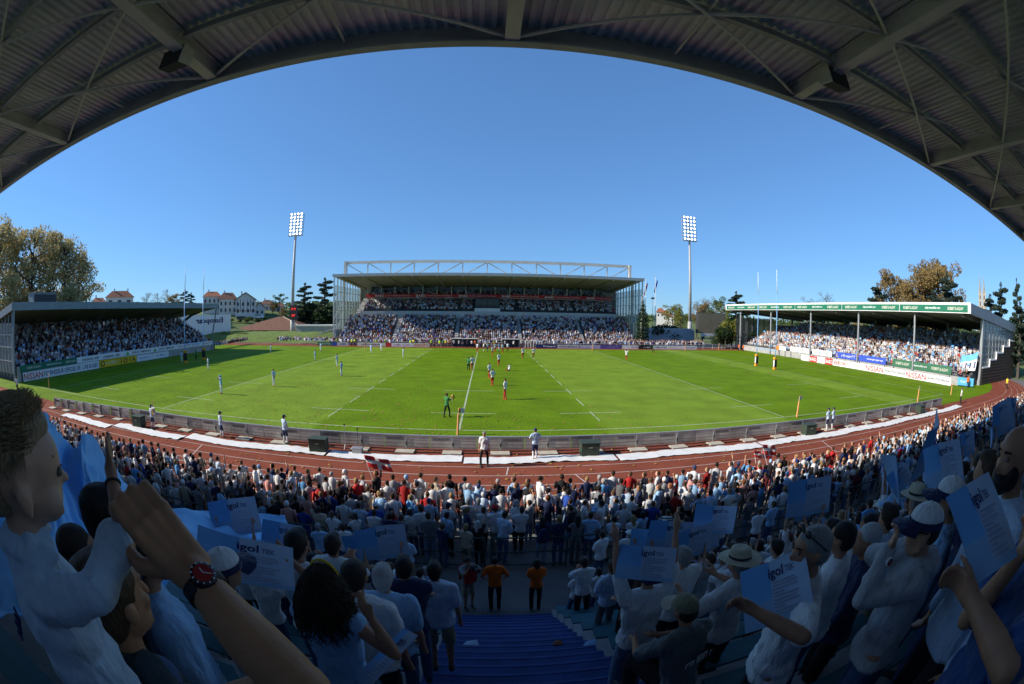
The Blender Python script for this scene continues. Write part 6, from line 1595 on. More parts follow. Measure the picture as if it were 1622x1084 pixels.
# ================================================================== near figures
gn = 'spectators in the near stand'
FIG = {}
for (key, u, v, D, rz, pose, sl, lg, shc, trc, skn, hst, hcl, cc, ex, lab) in HERO:
    h, fz = spot(u, v, D)
    Hh = min(1.95, max(1.45, (h.z - fz) / .934)); ex = dict(ex)
    # head offset from the root in the figure frame (0, .03) turned by rz
    off = Matrix.Rotation(rz, 3, 'Z') @ Vector((0, .03 * Hh / 1.75, 0)); z0 = h.z - .934 * Hh
    root = Vector((h.x - off.x, h.y - off.y, z0)); Ri = Matrix.Rotation(-rz, 3, 'Z')
    loc = lambda w: Ri @ (Vector(w) - root)
    if key == 'capman': ex.update(wl=loc(at_d(1408, 872, 1.86)), wr=loc(at_d(1438, 872, 2.02)), hl=loc(at_d(1340, 915, 1.80)) - Vector((-.17, 0, 1.40)), hr=(.8, .6, -.6), curl=.8)
    if key == 'shades': ex.update(wl=loc(at_d(1196, 968, 1.88)), wr=loc(at_d(1262, 925, 2.35)), hr=(.6, -.2, -1), hl=loc(at_d(1262, 1030, 1.85)) - Vector((-.17, 0, 1.40)), curl=.9)
    if key == 'pointer': ex.update(wr=loc(at_d(177, 755, 1.80)), hr=(1, 0, -.4))
    if key == 'sign': ex.update(wr=loc(at_d(463, 890, 3.15)), wl=loc(at_d(440, 905, 3.2)), hr=(1, -.2, -.6))
    if key == 'curly': ex.update(wr=loc(at_d(588, 980, 2.05)), hr=(1, -.3, -.6))
    f = figure(pose, H=Hh, sleeve=sl, legs=lg, dec=.55, **ex); FIG[key] = (f, root, rz)
    o = person(f, root, rz, 1.0, shc, trc, skn, hst, hcl, *(cc or (None, None)), label=lab, group=gn); FIG[key] += (o,)
def hpart(key, name, mb, mt, smooth=True, col=None):
    """part given in the head's own frame (metres, unscaled)"""
    f, root, rz, o = FIG[key]; i = f['_']; me = mb.mesh(name, mt, smooth) if isinstance(mb, MB) else mb
    p = link(name, me, o); p.matrix_basis = Matrix.Translation(i['hc']) @ i['Mh'].to_4x4() @ Matrix.Scale(i['s'], 4)
    if col: setcol(p, col)
    return p
M_eye = mat('eye', (.16, .13, .11), .2, .3, 90)
for k in ('shades', 'bald', 'capman'):
    for q in (-1, 1):
        e = hpart(k, 'eye', MB().sphere((q * .033, .079, .012), .012, .010, .009, 8, 6), M_eye); 
        hpart(k, 'eyebrow', MB().tube((q * .018, .092, .034), (q * .05, .078, .036), .005, .003, 6), M_hair, col=HAIRC['black'])
f, root, rz, o = FIG['pointer']; i = f['_']; ax_ = (i['wR'] - i['eR']).normalized(); c_ = i['wR'] - ax_ * .03
br = MB(); e1 = ax_.orthogonal().normalized(); e2 = ax_.cross(e1); ring_ = [c_ + (e1 * math.cos(2 * math.pi * q / 14) + e2 * math.sin(2 * math.pi * q / 14)) * .033 for q in range(15)]
br.path(ring_, .006, 5).build('bracelet', M_black, o)
# sunglasses pushed up into the hair
sg = MB(); 
for q in (-1, 1): sg.sphere((q * .036, .058, .108), .03, .012, .02, 10, 6); sg.tube((q * .066, .05, .105), (q * .085, -.05, .03), .004, n=6)
sg.tube((-.01, .066, .108), (.01, .066, .108), .004, n=6); hpart('shades', 'sunglasses', sg, mat('dark_sunglass_lens', (.02, .025, .03), .12, .1, 3))
sg = MB().tube((-.085, .02, .115), (.085, .02, .115), .006, n=6)
pr = Prim(); pr.ell((0, .055, -.075), .052, .052, .045); pr.ell((.05, .03, -.05), .022, .04, .05); pr.ell((-.05, .03, -.05), .022, .04, .05); hpart('bald', 'beard', fuse(pr, .012, M_hair, 3, noise=(.004, 60, (1, 1, 1)), name='beard'), None, col=HAIRC['black'])
# dark glasses on the cap man
gl = MB(); 
for q in (-1, 1): gl.sphere((q * .036, .092, .01), .028, .010, .018, 10, 6); gl.tube((q * .062, .085, .014), (q * .082, -.01, .01), .004, n=6)
hpart('capman', 'sunglasses', gl, MATS['dark_sunglass_lens'])
# hood of the pale top
pr = Prim(); pr.chain([(-.13, -.02, -.2), (-.08, -.10, -.16), (0, -.13, -.18), (.08, -.10, -.16), (.13, -.02, -.2)], [.04, .055, .07, .055, .04]); pr.chain([(0, -.11, -.2), (0, -.13, -.3)], [.08, .045])
f, root, rz, o = FIG['capman']; i = f['_']; hm = fuse(pr, .013, M_cloth, 4, noise=(.008, 16, (1, 1, 1)), name='hood'); hd = link('hood', hm, o); hd.matrix_basis = Matrix.Translation(i['hc']) @ Matrix.Scale(i['s'], 4); setcol(hd, CLOTHC['pale grey'])
# wristwatch helper
M_dial = mat('watch_dial', (.35, .03, .03), .3, .2, 30); M_bez = mat('watch_bezel', (.03, .03, .035), .25, .1, 9, metal=.3)
def watch(owner, wrist, elbow, out, band_col=None, r=.03, parent_m=None):
    ax = (wrist - elbow).normalized(); c = wrist - ax * .035; n = (Vector(out) - ax * Vector(out).dot(ax)).normalized(); t = ax.cross(n)
    mb = MB(); nn = 20; vs = []
    for i in range(nn):
        a = 2 * math.pi * i / nn; rad = n * math.cos(a) * r * .92 + t * math.sin(a) * r * 1.12
        for q, e in ((-.011, 0), (.011, 0), (.011, .003), (-.011, .003)): vs.append(tuple(c + rad * (1 + e / r) + ax * q))
    mb.add(vs, [(i * 4 + j, ((i + 1) % nn) * 4 + j, ((i + 1) % nn) * 4 + (j + 1) % 4, i * 4 + (j + 1) % 4) for i in range(nn) for j in range(4)])
    w = mb.build('watch', M_black, owner, True)
    d0 = c + n * (r * .92)
    MB().tube(d0, d0 + n * .012, .021, .020, 24).build('case', M_bez, w, True)
    MB().tube(d0 + n * .0121, d0 + n * .0135, .0155, .0155, 24).build('dial', M_dial, w)
    tk = MB()
    for i in range(12):
        a = 2 * math.pi * i / 12; p = d0 + n * .0128 + (ax * math.cos(a) + t * math.sin(a)) * .0182; tk.tube(p, p + n * .0012, .0016, n=5)
    q = tk.build('bezel_marks', M_white, w); q['kind'] = 'stuff'
    hd_ = d0 + n * .0142
    MB().beam(hd_, hd_ + ax * .009, .0016, .0006, up=n).build('hour_hand', M_white, w); MB().beam(hd_, hd_ + (t * .8 - ax * .6) * .013, .0013, .0006, up=n).build('minute_hand', M_white, w)
    MB().tube(d0 + t * .021 + n * .006, d0 + t * .025 + n * .006, .003, n=8).build('crown', M_steel, w)
    return w
f, root, rz, o = FIG['capman']; i = f['_']; ww = watch(o, i['wL'], i['eL'], Vector((-.6, -.7, .2)), r=.029); ww.children[1].data.materials[0] = M_white
# long curly hair
def curls(key, n=1500, seed=3):
    rr = random.Random(seed); mb = MB()
    for _ in range(n):
        a = rr.uniform(0, 6.283); el = rr.uniform(-.1, 1.45); d = Vector((math.cos(a) * math.cos(el), math.sin(a) * math.cos(el), math.sin(el)))
        if d.y > .55 and d.z < .45: continue
        p = Vector((d.x * .088, -.012 + d.y * .1, .03 + d.z * .095)); L = rr.uniform(.14, .36) * (1.0 if d.y < .3 else .5); ph = rr.uniform(0, 6.28); rad = rr.uniform(.009, .019); tw = rr.uniform(45, 85)
        out = Vector((d.x, d.y - .25, 0)); pts = []
        for q in range(11):
            t = q / 10 * L; spread = (1 - math.exp(-t * 9)) * .10 * rr.uniform(.95, 1.05)
            c = p + out * spread * 1.0 + Vector((0, 0, -max(0, t - .015) * (1.02 - .0 * d.z)))
            pts.append(c + Vector((math.cos(ph + t * tw), math.sin(ph + t * tw), .3 * math.sin(ph * 2 + t * tw))) * rad * min(1, .3 + t * 8))
        mb.path(pts, [.0034, .0036, .0036, .0036, .0035, .0034, .0032, .003, .0028, .0025, .001], 3)
    return mb
cu = hpart('curly', 'curls', curls('curly'), M_hair, True, (.06, .034, .018)); cu['kind'] = 'stuff'
hb = MB(); nn = 16
pts = [(.088 * math.cos(t), .03 - .0 * t, .035 + .105 * math.sin(t)) for t in [math.pi * q / nn for q in range(nn + 1)]]
hpart('curly', 'hair_band', hb.path(pts, .008, 6), M_yel)

# ---- seated man in a khaki cap, back print
p = at_d(1084, 966, 3.2); rz = .35; Hs = 1.72; root = Vector((p.x, p.y - .03, p.z - 1.115))
f = figure('clasp', H=Hs, seated=True, sleeve='short', voxel=.016, detail=1, build=1.06, lean=.18, wr=(.12, .42, .62), wl=(-.12, .45, .62), head_pitch=-4)
hcz = f['_']['hc']; root = p - Matrix.Rotation(rz, 3, 'Z') @ hcz
o = person(f, root, rz, 1.0, (.16, .17, .17), 'dark trousers', 1, 'cap', 'dark brown', 'beige', None, label='seated man in beige cap and dark grey t-shirt on the right terrace', group=gn)
setcol([c for c in o.children if c.name.startswith('cap')][0], (.25, .22, .13))
for t_, z, w, h in (('~8', .88, .22, .035), ('~6', .80, .26, .07)):
    l_ = lettering(t_, (0, 0, 0), (1, 0, 0), (0, 0, 1), h, w, M_white if h > .05 else M_black, o, bold=.02, name='back_print'); l_.matrix_parent_inverse = Matrix.Identity(4); l_.location = (0, -.135 + .18 * (z - .43) * 0 + .03, z); l_.rotation_euler = (R(-6), 0, 0)

# ---- man at the right edge holding a placard
D7 = 1.12; wl_w = at_d(1541, 952, 1.22); wr_w = at_d(1612, 885, 1.38); rz = .55
h = at_d(1672, 812, 1.45); Hh = 1.8; root = Vector((h.x, h.y, h.z - .934 * Hh)); Ri = Matrix.Rotation(-rz, 3, 'Z')
f = figure('hold', H=Hh, sleeve='short', voxel=.011, detail=2, build=1.05, wl=Ri @ (wl_w - root), wr=Ri @ (wr_w - root), hl=Ri @ (at_d(1600, 1060, 1.2) - root) - Vector((-.18, 0, 1.44)), hr=(.8, -.2, -.8), curl=.75, smooth=3, dec=.5)
o = person(f, root, rz, 1.0, (.03, .07, .20), 'dark trousers', 1, 'short', 'dark brown', label='man in blue patterned shirt holding a printed placard at the right edge', group=gn)

# ---- placards
M_pap = mat('printed_paper', (0.40, 0.52, 0.68), .6, .12, 4, bump=.25, bscale=7); M_papb = mat('printed_blue_paper', (0.10, 0.30, 0.60), .6, .2, 2.5, col2=(0.17, 0.40, 0.70), bump=.25, bscale=7); M_papm = mat('mid_blue_paper', (0.25, 0.43, 0.66), .7, .15, 2); M_ink = mat('dark_blue_ink', (0.05, 0.05, 0.22), .7, .1, 3); M_ink2 = mat('grey_ink', (0.30, 0.34, 0.46), .7, .1, 3)
def sheet_meshes(seed, w=.74, h=.52):
    rr = random.Random(seed); c1, c2, c3 = rr.uniform(-.35, .45), rr.uniform(-.22, .25), rr.uniform(-.3, .3)
    def bend(x, z): return (x, c1 * (x / w) ** 2 * w * 1.2 + c2 * x * z * 2 + c3 * (z / h) * .3 * h + .016 * math.sin(x * 11 + seed) * (.5 + z / h) + .02 * abs(x / w + .1 * math.sin(seed) + .25 * z / h), z)
    mb = MB(); nx, nz = 16, 10
    for i in range(nx + 1):
        for j in range(nz + 1): mb.v.append(bend(-w / 2 + w * i / nx, -h / 2 + h * j / nz))
    for i in range(nx):
        for j in range(nz):
            a = i / nx; b = j / nz; mi = 0
            if a < .40: mi = 1 if b > .35 else 2
            elif b > .92 or a > .96: mi = 1
            elif b < .06: mi = 2
            mb.f.append((i * (nz + 1) + j, (i + 1) * (nz + 1) + j, (i + 1) * (nz + 1) + j + 1, i * (nz + 1) + j + 1)); mb.m.append(mi)
    # back side, plain
    n0 = len(mb.v)
    for v in list(mb.v): mb.v.append((v[0], v[1] + .004, v[2]))
    for f_ in list(mb.f): mb.f.append(tuple(n0 + q for q in reversed(f_))); mb.m.append(2)
    me = mb.mesh('sheet', [M_pap, M_papb, M_papm], True)
    tx = []
    for s_, cx, cz, ww, hh, bold in (('igol', .02, .17, .19, .13, .02), ('TEK', .20, .175, .12, .06, 0)):
        t = text_mesh(s_, 1.0, bold).copy(); co = np.empty(len(t.vertices) * 3, np.float32); t.vertices.foreach_get('co', co); co = co.reshape(-1, 3); mn, mx = co.min(0), co.max(0)
        out = []
        for c in co:
            x = cx + (c[0] - (mn[0] + mx[0]) / 2) / (mx[0] - mn[0]) * ww; z = cz + (c[1] - (mn[1] + mx[1]) / 2) / (mx[1] - mn[1]) * hh; b_ = bend(x * w / .86, z * h / .6); out.append((b_[0], b_[1] - .003, b_[2]))
        t.vertices.foreach_set('co', np.array(out, np.float32).ravel()); t.materials.append(M_ink); t.update(); tx.append(t)
    ln = MB()
    for j in range(10):
        z = .075 - j * .034; x0 = -.04; x1 = x0 + rr.uniform(.28, .36) * (1 if j % 4 != 3 else .5); q = [bend((x0 + (x1 - x0) * k / 6) * w / .86, z * h / .6) for k in range(7)]
        for k in range(6): a, b = q[k], q[k + 1]; ln.add([(a[0], a[1] - .003, a[2]), (b[0], b[1] - .003, b[2]), (b[0], b[1] - .003, b[2] + .009), (a[0], a[1] - .003, a[2] + .009)], [(0, 1, 2, 3)])
    return me, tx, ln.mesh('text_lines', M_ink2)
SHEETS = [sheet_meshes(s_) for s_ in range(6)]
BIG = sheet_meshes(11, .80, .56)
def placard(M4, sm, label):
    o = empty('placard'); o.matrix_basis = M4
    s_ = link('sheet', sm[0], o); 
    for t in sm[1]: link('lettering', t, o)
    l_ = link('text_lines', sm[2], o); l_['kind'] = 'stuff'
    return tag(o, label, 'placard', 'printed placards held by spectators')
def frame_from(c, right, up):
    r_ = Vector(right).normalized(); u_ = (Vector(up) - r_ * Vector(up).dot(r_)).normalized(); y_ = u_.cross(r_)
    m_ = Matrix((r_, y_, u_)).transposed().to_4x4(); m_.translation = c; return m_
r5 = random.Random(8)
for n_, (o, f) in enumerate(PLAC):
    i = f['_']; Mw = Matrix.Translation(o.location) @ o.rotation_euler.to_matrix().to_4x4() @ Matrix.Scale(o.scale.x, 4)
    c = (i['wR'] + i['wL']) / 2 + Vector((0, .05, .10 + r5.uniform(-.05, .12)))
    Mp = Mw @ Matrix.Translation(c) @ Euler((R(r5.uniform(-35, 8)), R(r5.uniform(-9, 9)), R(r5.uniform(-14, 14)))).to_matrix().to_4x4()
    placard(Mp, SHEETS[n_ % 6], 'printed placard raised by the ' + o['label'].replace('spectator in ', 'one in ').split(' top with')[0] + ',' + o['label'].split(',', 1)[1])
# large ones picked out in the photograph, by their corners
def placard_px(ul, ur, ll, Ds, label, seed):
    a, b, c = at_d(*ul, Ds[0]), at_d(*ur, Ds[1]), at_d(*ll, Ds[2]); w = (b - a).length; h = (c - a).length
    M4 = frame_from(b.lerp(c, .5), b - a, a - c); placard(M4, sheet_meshes(seed, w, h), label)
placard_px((307, 832), (458, 868), (315, 908), (2.95, 3.1, 2.9), 'wide printed placard held before the blue tifo, left of the curly woman', 3)
placard_px((1163, 912), (1262, 870), (1192, 1000), (2.2, 2.1, 2.1), 'printed placard in the hands of the man with sunglasses', 7)
placard_px((1512, 778), (1574, 745), (1538, 925), (1.32, 1.42, 1.2), 'printed placard held by the man in blue patterned shirt', 9)
placard_px((980, 862), (1072, 868), (972, 915), (3.5, 3.45, 3.5), 'large printed placard raised by the man in white t-shirt and cap', 5)
placard_px((1412, 752), (1440, 724), (1416, 788), (5.2, 5.4, 5.1), 'printed placard leaning out above the sunlit crowd on the right', 2)
placard_px((1462, 712), (1520, 690), (1466, 780), (4.4, 4.4, 4.3), 'printed placard raised left of the brown haired woman', 6)
placard_px((1096, 800), (1160, 803), (1104, 842), (6.2, 6.1, 6.1), 'printed placard raised high over the crowd rail on the right', 1)
placard_px((590, 985), (612, 1000), (612, 1085), (2.5, 2.45, 2.3), 'folded blue placard carried beside the white polo shirt', 4)

# ---- child on the left and the man holding its hand
hc = at_d(34, 752, .80); fwd = Vector((.45, .89, 0)).normalized(); rz = math.atan2(-fwd.x, fwd.y); Rm = Matrix.Rotation(rz, 3, 'Z'); Ri = Rm.transposed()
L_ = lambda w: Ri @ (Vector(w) - hc)
pr = Prim(); I3 = Matrix.Identity(3); Mc = Euler((R(-2), 0, R(4))).to_matrix()
s = .86
def CE(x, y, z, a, b, g): pr.ell(Mc @ Vector((x * s, y * s, z * s)), a * s, b * s, g * s, Mc, 20, 14)
CE(0, -.020, .032, .088, .108, .096); CE(0, .032, .022, .074, .072, .078); CE(0, .022, -.032, .070, .074, .062); CE(0, .050, -.070, .034, .034, .026)
CE(.038, .050, -.042, .036, .036, .034); CE(-.038, .050, -.042, .036, .036, .034)
pr.cap(Mc @ Vector((0, .090 * s, -.002 * s)), Mc @ Vector((0, .108 * s, -.018 * s)), .009 * s, .0115 * s, n=10); CE(0, .086, -.043, .019, .010, .007); CE(0, .084, -.055, .016, .010, .007); CE(0, .076, -.076, .016, .014, .013)
for q in (-1, 1): CE(q * .086, -.006, -.022, .010, .019, .030); CE(q * .091, -.014, -.012, .008, .014, .020); CE(q * .088, -.002, -.044, .008, .009, .010)
pr.cap((0, -.02, -.06), (0, -.03, -.15), .043, .045, n=14)
shR, shL = Vector((.09, -.03, -.163)), Vector((-.09, -.03, -.163))
handR = L_(at_d(182, 858, .77)); eR_, wR_ = ik(shR, handR, .118, .112, (1, .1, -.15)); eL_, wL_ = ik(shL, (-.16, .03, -.42), .155, .14, (-1, -.3, -.4))
torso_c = [((0, -.03, -.24), .088, .07, .12), ((0, -.03, -.36), .085, .072, .12), ((0, -.03, -.47), .092, .078, .10)]
for c, a, b, g in torso_c: pr.ell(c, a, b, g)
for sh, el, w, sd in ((shR, eR_, wR_, 1), (shL, eL_, wL_, -1)): pr.chain([sh, el, w], [.034, .028, .02]); hand(pr, w, el, .52, sd, 2, 1.25)
for q in (-1, 1): pr.chain([(q * .06, -.02, -.5), (q * .11, .13, -.56), (q * .11, .12, -.76)], [.06, .046, .03]); pr.cap((q * .11, .11, -.78), (q * .11, .19, -.80), .026, .022)
cb = fuse(pr, .0058, M_skin, 4, name='body', dec=.5)
child = empty('person', hc, rz); tag(child, 'small child with short fair hair in pale shirt, in profile at the left edge', 'child', gn)
setcol(link('body', cb, child), (.60, .35, .23))
pr = Prim()
for c, a, b, g in torso_c: pr.ell(c, a + .016, b + .016, g + .01)
pr.cap(shR, shL, .045, .045); pr.cap((0, -.03, -.15), (0, -.025, -.105), .062, .053, n=14)
pr.chain([(-.055, .015, -.115), (-.04, -.06, -.10), (0, -.078, -.10), (.04, -.06, -.10), (.055, .015, -.115)], [.016, .018, .02, .018, .016])
for sh, el, w in ((shR, eR_, wR_), (shL, eL_, wL_)): pr.chain([sh, sh.lerp(el, .5), el, el.lerp(w, .5), el.lerp(w, .98)], [.044, .041, .037, .035, .034])
setcol(link('shirt', fuse(pr, .008, M_cloth, 3, noise=(.009, 13, (1, 1, .8)), name='shirt'), child), (.50, .62, .74))
pr = Prim(); pr.ell((0, -.03, -.51), .115, .10, .08)
for q in (-1, 1): pr.chain([(q * .06, -.02, -.5), (q * .11, .13, -.56), (q * .11, .12, -.74)], [.068, .056, .042])
setcol(link('trousers', fuse(pr, .012, M_denim, 3, name='trousers'), child), TROUC['jeans'])
pr = Prim(); HE = lambda x, y, z, a, b, g: pr.ell(Mc @ Vector((x * s, y * s, z * s)), a * s, b * s, g * s, Mc)
HE(0, -.026, .050, .090, .106, .086); HE(0, -.066, .010, .080, .066, .078); HE(0, .045, .088, .060, .045, .032)
hm = setcol(link('hair', fuse(pr, .008, M_hair, 3, noise=(.0015, 50, (1, 1, 1)), name='hair'), child), (.38, .26, .14))
rr = random.Random(2); tf = MB()
for _ in range(2600):
    a = rr.uniform(0, 6.283); el = rr.uniform(-.55, 1.5); d = Vector((math.cos(a) * math.cos(el), math.sin(a) * math.cos(el), math.sin(el)))
    if d.y > .45 and d.z < .62: continue
    if abs(d.x) > .6 and d.z < -.0 and d.y > -.25: continue
    p = Vector((d.x * .088, -.026 + d.y * .105, .046 + d.z * .09)) * s; L2_ = rr.uniform(.014, .030); t = (Vector((d.x * .5, .8 + .5 * d.y, .15)) if d.z > .2 else Vector((d.x * .3, -.2, -1))).normalized()
    e = p + d * .006 + t * L2_ + Vector((0, 0, .010 if d.y > .3 and d.z > .5 else 0)); tf.path([Mc @ p, Mc @ (p + d * .006 + t * L2_ * .4), Mc @ e], [.0014, .0013, .0004], 3)
tfo = setcol(link('hair_tufts', tf.mesh('hair_tufts', M_hair), child), (.46, .33, .18)); tfo['kind'] = 'stuff'
for q in (-1, 1):
    link('eye', MB().sphere(tuple(Mc @ Vector((q * .036 * s, .090 * s, .006 * s))), .0105, .009, .0085, 10, 8).mesh('eye', M_eye, True), child)
    setcol(link('eyelashes', MB().tube(tuple(Mc @ Vector((q * .024 * s, .1015 * s, .0130 * s))), tuple(Mc @ Vector((q * .048 * s, .093 * s, .012 * s))), .0018, .001, 5).mesh('eyelashes', M_hair), child), HAIRC['brown'])
    setcol(link('eyebrow', MB().tube(tuple(Mc @ Vector((q * .02 * s, .094 * s, .034 * s))), tuple(Mc @ Vector((q * .05 * s, .082 * s, .037 * s))), .003, .002, 5).mesh('eyebrow', M_hair), child), HAIRC['fair'])
# embroidered crest on the child's back
l_ = lettering('~7', (0, 0, 0), (1, 0, 0), (0, 0, 1), .028, .085, M_navy, child, name='embroidery'); l_.matrix_parent_inverse = Matrix.Identity(4); l_.location = Vector((.0, -.135, -.245)); l_.rotation_euler = (0, R(-8), 0)

# the man: head low behind the child's arm, right arm raised, watch on the wrist
wr_w = at_d(300, 898, .70); el_w = at_d(478, 1092, .60); hd_w = at_d(166, 955, 1.06); rz = -.35
Hh = 1.80; root = Vector((hd_w.x, hd_w.y, hd_w.z - .934 * Hh)); Ri2 = Matrix.Rotation(-rz, 3, 'Z')
f = figure('down', H=Hh, sleeve='none', voxel=.0085, detail=1, build=1.0, wr=(.3, .1, .9), wl=(-.25, .2, 1.0), smooth=4, head_yaw=14)
dad = person(f, root, rz, 1.0, (.05, .065, .07), 'dark trousers', 0, 'crop', 'brown', label='man with cropped hair and raised arm wearing a red dialled watch', group=gn)
# rebuild his skin with the raised arm fused on
pr = Prim(); W_ = lambda w: Ri2 @ (Vector(w) - root)
i = f['_']; s = i['s']; hcl = i['hc']
pr.ell((0, 0, 1.28 * s), .15 * s, .1 * s, .165 * s); pr.ell((0, 0, 1.08 * s), .132 * s, .1 * s, .15 * s); pr.ell((0, 0, .96 * s), .15 * s, .108 * s, .11 * s); pr.cap((.175 * s, -.01, 1.425 * s), (-.175 * s, -.01, 1.425 * s), .055, .055, n=12); pr.cap((.09, -.01, 1.44 * s), (-.09, -.01, 1.44 * s), .062, .062)
pr.cap(i['nb'], hcl + Vector((0, -.02, -.05)), .056, .053, n=14); head_prims(pr, hcl, i['Mh'], s, 2)
sh = Vector((.175 * s, -.01, 1.425 * s)); el = W_(el_w); wr = W_(wr_w)
pr.chain([sh, sh.lerp(el, .5), el], [.052, .047, .042]); pr.chain([el, el.lerp(wr, .12), el.lerp(wr, .35), el.lerp(wr, .75), wr], [.038, .043, .044, .034, .0285], n=16)
def fist(pr, w, d, n, x, s):
    """closed hand: d to the knuckles, n palm side, x towards the thumb"""
    for q in (-.033, -.011, .011, .033): pr.cap(w - d * .005 + x * q * .6 * s, w + d * .080 * s + x * q * s, .019 * s, .0115 * s, n=12); pr.ell(w + d * .083 * s + x * q * s - n * .004 * s, .0115 * s, .0115 * s, .0115 * s)
    pr.cap(w + d * .03 * s + n * .012 * s - x * .01 * s, w + d * .07 * s + n * .014 * s, .02 * s, .018 * s)
    for q, L in ((.034, .95), (.0115, 1.05), (-.0115, 1.0), (-.034, .84)):
        p = w + d * .084 * s + x * q * s; a = .12
        for seg, da, r0, r1 in ((.052, .15, .0098, .0102), (.032, 1.6, .0102, .0092), (.022, 1.1, .0092, .008)):
            a += da * .8; e = p + (d * math.cos(a) + n * math.sin(a)) * seg * L * s; pr.cap(p, e, r0 * s, r1 * s, n=12); p = e
    p = w + d * .022 * s + x * .03 * s + n * .012 * s
    for v, seg, r0, r1 in ((d * .6 + x * .55 + n * .5, .045, .017, .0145), (d * .8 + n * .55 - x * .05, .034, .0145, .0125), (d * .5 + n * .6 - x * .4, .026, .0125, .009)):
        e = p + v.normalized() * seg * s; pr.cap(p, e, r0 * s, r1 * s, n=12); p = e
scr_r, scr_u, scr_f = Ri2 @ ray(320, 890).cross(Vector((0, 0, 1))).normalized(), Vector((0, 0, 1)), Ri2 @ ray(250, 850)
d = (W_(at_d(222, 806, .71)) - wr).normalized(); n = (-scr_r * .25 + scr_f * 1.0); n = (n - d * n.dot(d)).normalized(); x = d.cross(n).normalized(); x = x if x.dot(scr_r) < 0 else -x
fist(pr, wr, d, n, x, 1.06)
shl = Vector((-.175 * s, -.01, 1.425 * s)); pr.chain([shl, i['eL'], i['wL']], [.05, .04, .028]); hand(pr, i['wL'], i['eL'], s, -1, 1)
for q in (-1, 1): pr.chain([(q * .09, 0, .93 * s), (q * .1, .03, .5 * s), (q * .1, 0, .09 * s)], [.085, .053, .035]); pr.cap((q * .1, -.03, .05), (q * .1, .13, .04), .036, .03)
for c in list(dad.children):
    if c.name.startswith('body'): c.data = fuse(pr, .0046, M_skin, 3, name='body', dec=.32); setcol(c, (.46, .22, .11))
pr = Prim(); 
for c, a, b, g in (((0, 0, 1.28 * s), .17, .12, .17), ((0, 0, 1.08 * s), .152, .12, .15), ((0, 0, .96 * s), .168, .125, .13)): pr.ell(c, a, b, g)
pr.cap((.17 * s, -.01, 1.43 * s), (-.17 * s, -.01, 1.43 * s), .07, .07); pr.cap((.08, -.015, 1.46 * s), (-.08, -.015, 1.46 * s), .075, .075); pr.chain([sh, sh.lerp(el, .28)], [.072, .066]); pr.chain([shl, i['eL'], i['wL']], [.068, .055, .045])
pr.chain([(-.07, .03, 1.50 * s), (0, -.075, 1.52 * s), (.07, .03, 1.50 * s)], [.025, .03, .025])
for c in list(dad.children):
    if c.name.startswith('shirt'): c.data = fuse(pr, .012, M_cloth, 3, noise=(.013, 11, (1, 1, .6)), name='jacket'); c.name = 'jacket'; c.data.materials[0] = M_denim; setcol(c, (.035, .05, .06))
nb_ = [c for c in bpy.data.objects if False]
watch(dad, wr - (wr - el).normalized() * .012, el, Ri2 @ (CP - wr_w).normalized() + (Ri2 @ CR) * .55 + Vector((0, 0, .25)), r=.031)

# ---- stewards and photographer at the foot of the stairs
st1 = proto('hips', 'short', 'long'); st2 = proto('clasp', 'short', 'long')
for u, v, fg, sc, lab, sh_, skn, hst, hcl in ((784, 966, st1, 1.0, 'steward in orange t-shirt with hand on hip, left of the pair', 'orange', 1, 'crop', 'black'), (847, 966, st2, .96, 'steward in orange t-shirt, right of the pair at the stairs foot', 'orange', 1, 'bob', 'black')):
    p = at_z(u, v, .03); person(fg, (p.x, p.y, .03), .05, sc, sh_, 'dark trousers', skn, hst, hcl, label=lab, group='stewards at the stairs')
p = at_z(743, 964, .03); o = person(proto('phone', 'short', 'shorts'), (p.x, p.y, .03), -2.6, .98, 'grey', 'beige trousers', 1, 'crop', 'black', label='photographer in red bib holding a camera beside the stewards', group='stewards at the stairs')
f = proto('phone', 'short', 'shorts'); vb = f['shirt']
bb = link('bib', MB().extrude([(-.17, .98), (.17, .98), (.19, 1.3), (.12, 1.47), (-.12, 1.47), (-.19, 1.3)], 1, .135, .15).mesh('bib', M_cloth), o); setcol(bb, CLOTHC['red']); bb2 = link('bib', MB().extrude([(-.17, .98), (.17, .98), (.19, 1.3), (.12, 1.47), (-.12, 1.47), (-.19, 1.3)], 1, -.16, -.145).mesh('bib', M_cloth), o); setcol(bb2, CLOTHC['red'])
cm = link('camera_body', MB().box(-.08, .08, .30, .38, 1.56, 1.67).tube((0, .38, 1.61), (0, .55, 1.61), .045, .055, 12).mesh('camera_body', M_black), o)

n_ = 0
for x_ in (-.4, -1.2, -2.3, -3.0, -4.4, -5.2, 4.9, 5.7, 6.9, 7.6, 8.9, 10.2, 11.0):
    n_ += 1; sd_ = 'left' if x_ < 2 else 'right'; c_ = wc(r2, SH_BLUE); q_ = n_ if x_ < 2 else n_ - 6
    person(proto(wc(r2, {'clasp': 3, 'clap': 3, 'folded': 2, 'hips': 1}), 'short', 'long'), (x_, -17.0 - r5.uniform(0, .6), .03), r5.uniform(-.5, .5), r5.uniform(.93, 1.04), c_, wc(r2, {'jeans': 3, 'dark trousers': 3, 'beige trousers': 1}), r5.randint(0, 2), wc(r2, {'short': 4, 'crop': 3, 'cap': 1}), wc(r2, HR), 'white', label=f'spectator in {c_} top on the walkway behind the crowd rail, {ordi(q_)} {sd_} of stairs', group=gn)

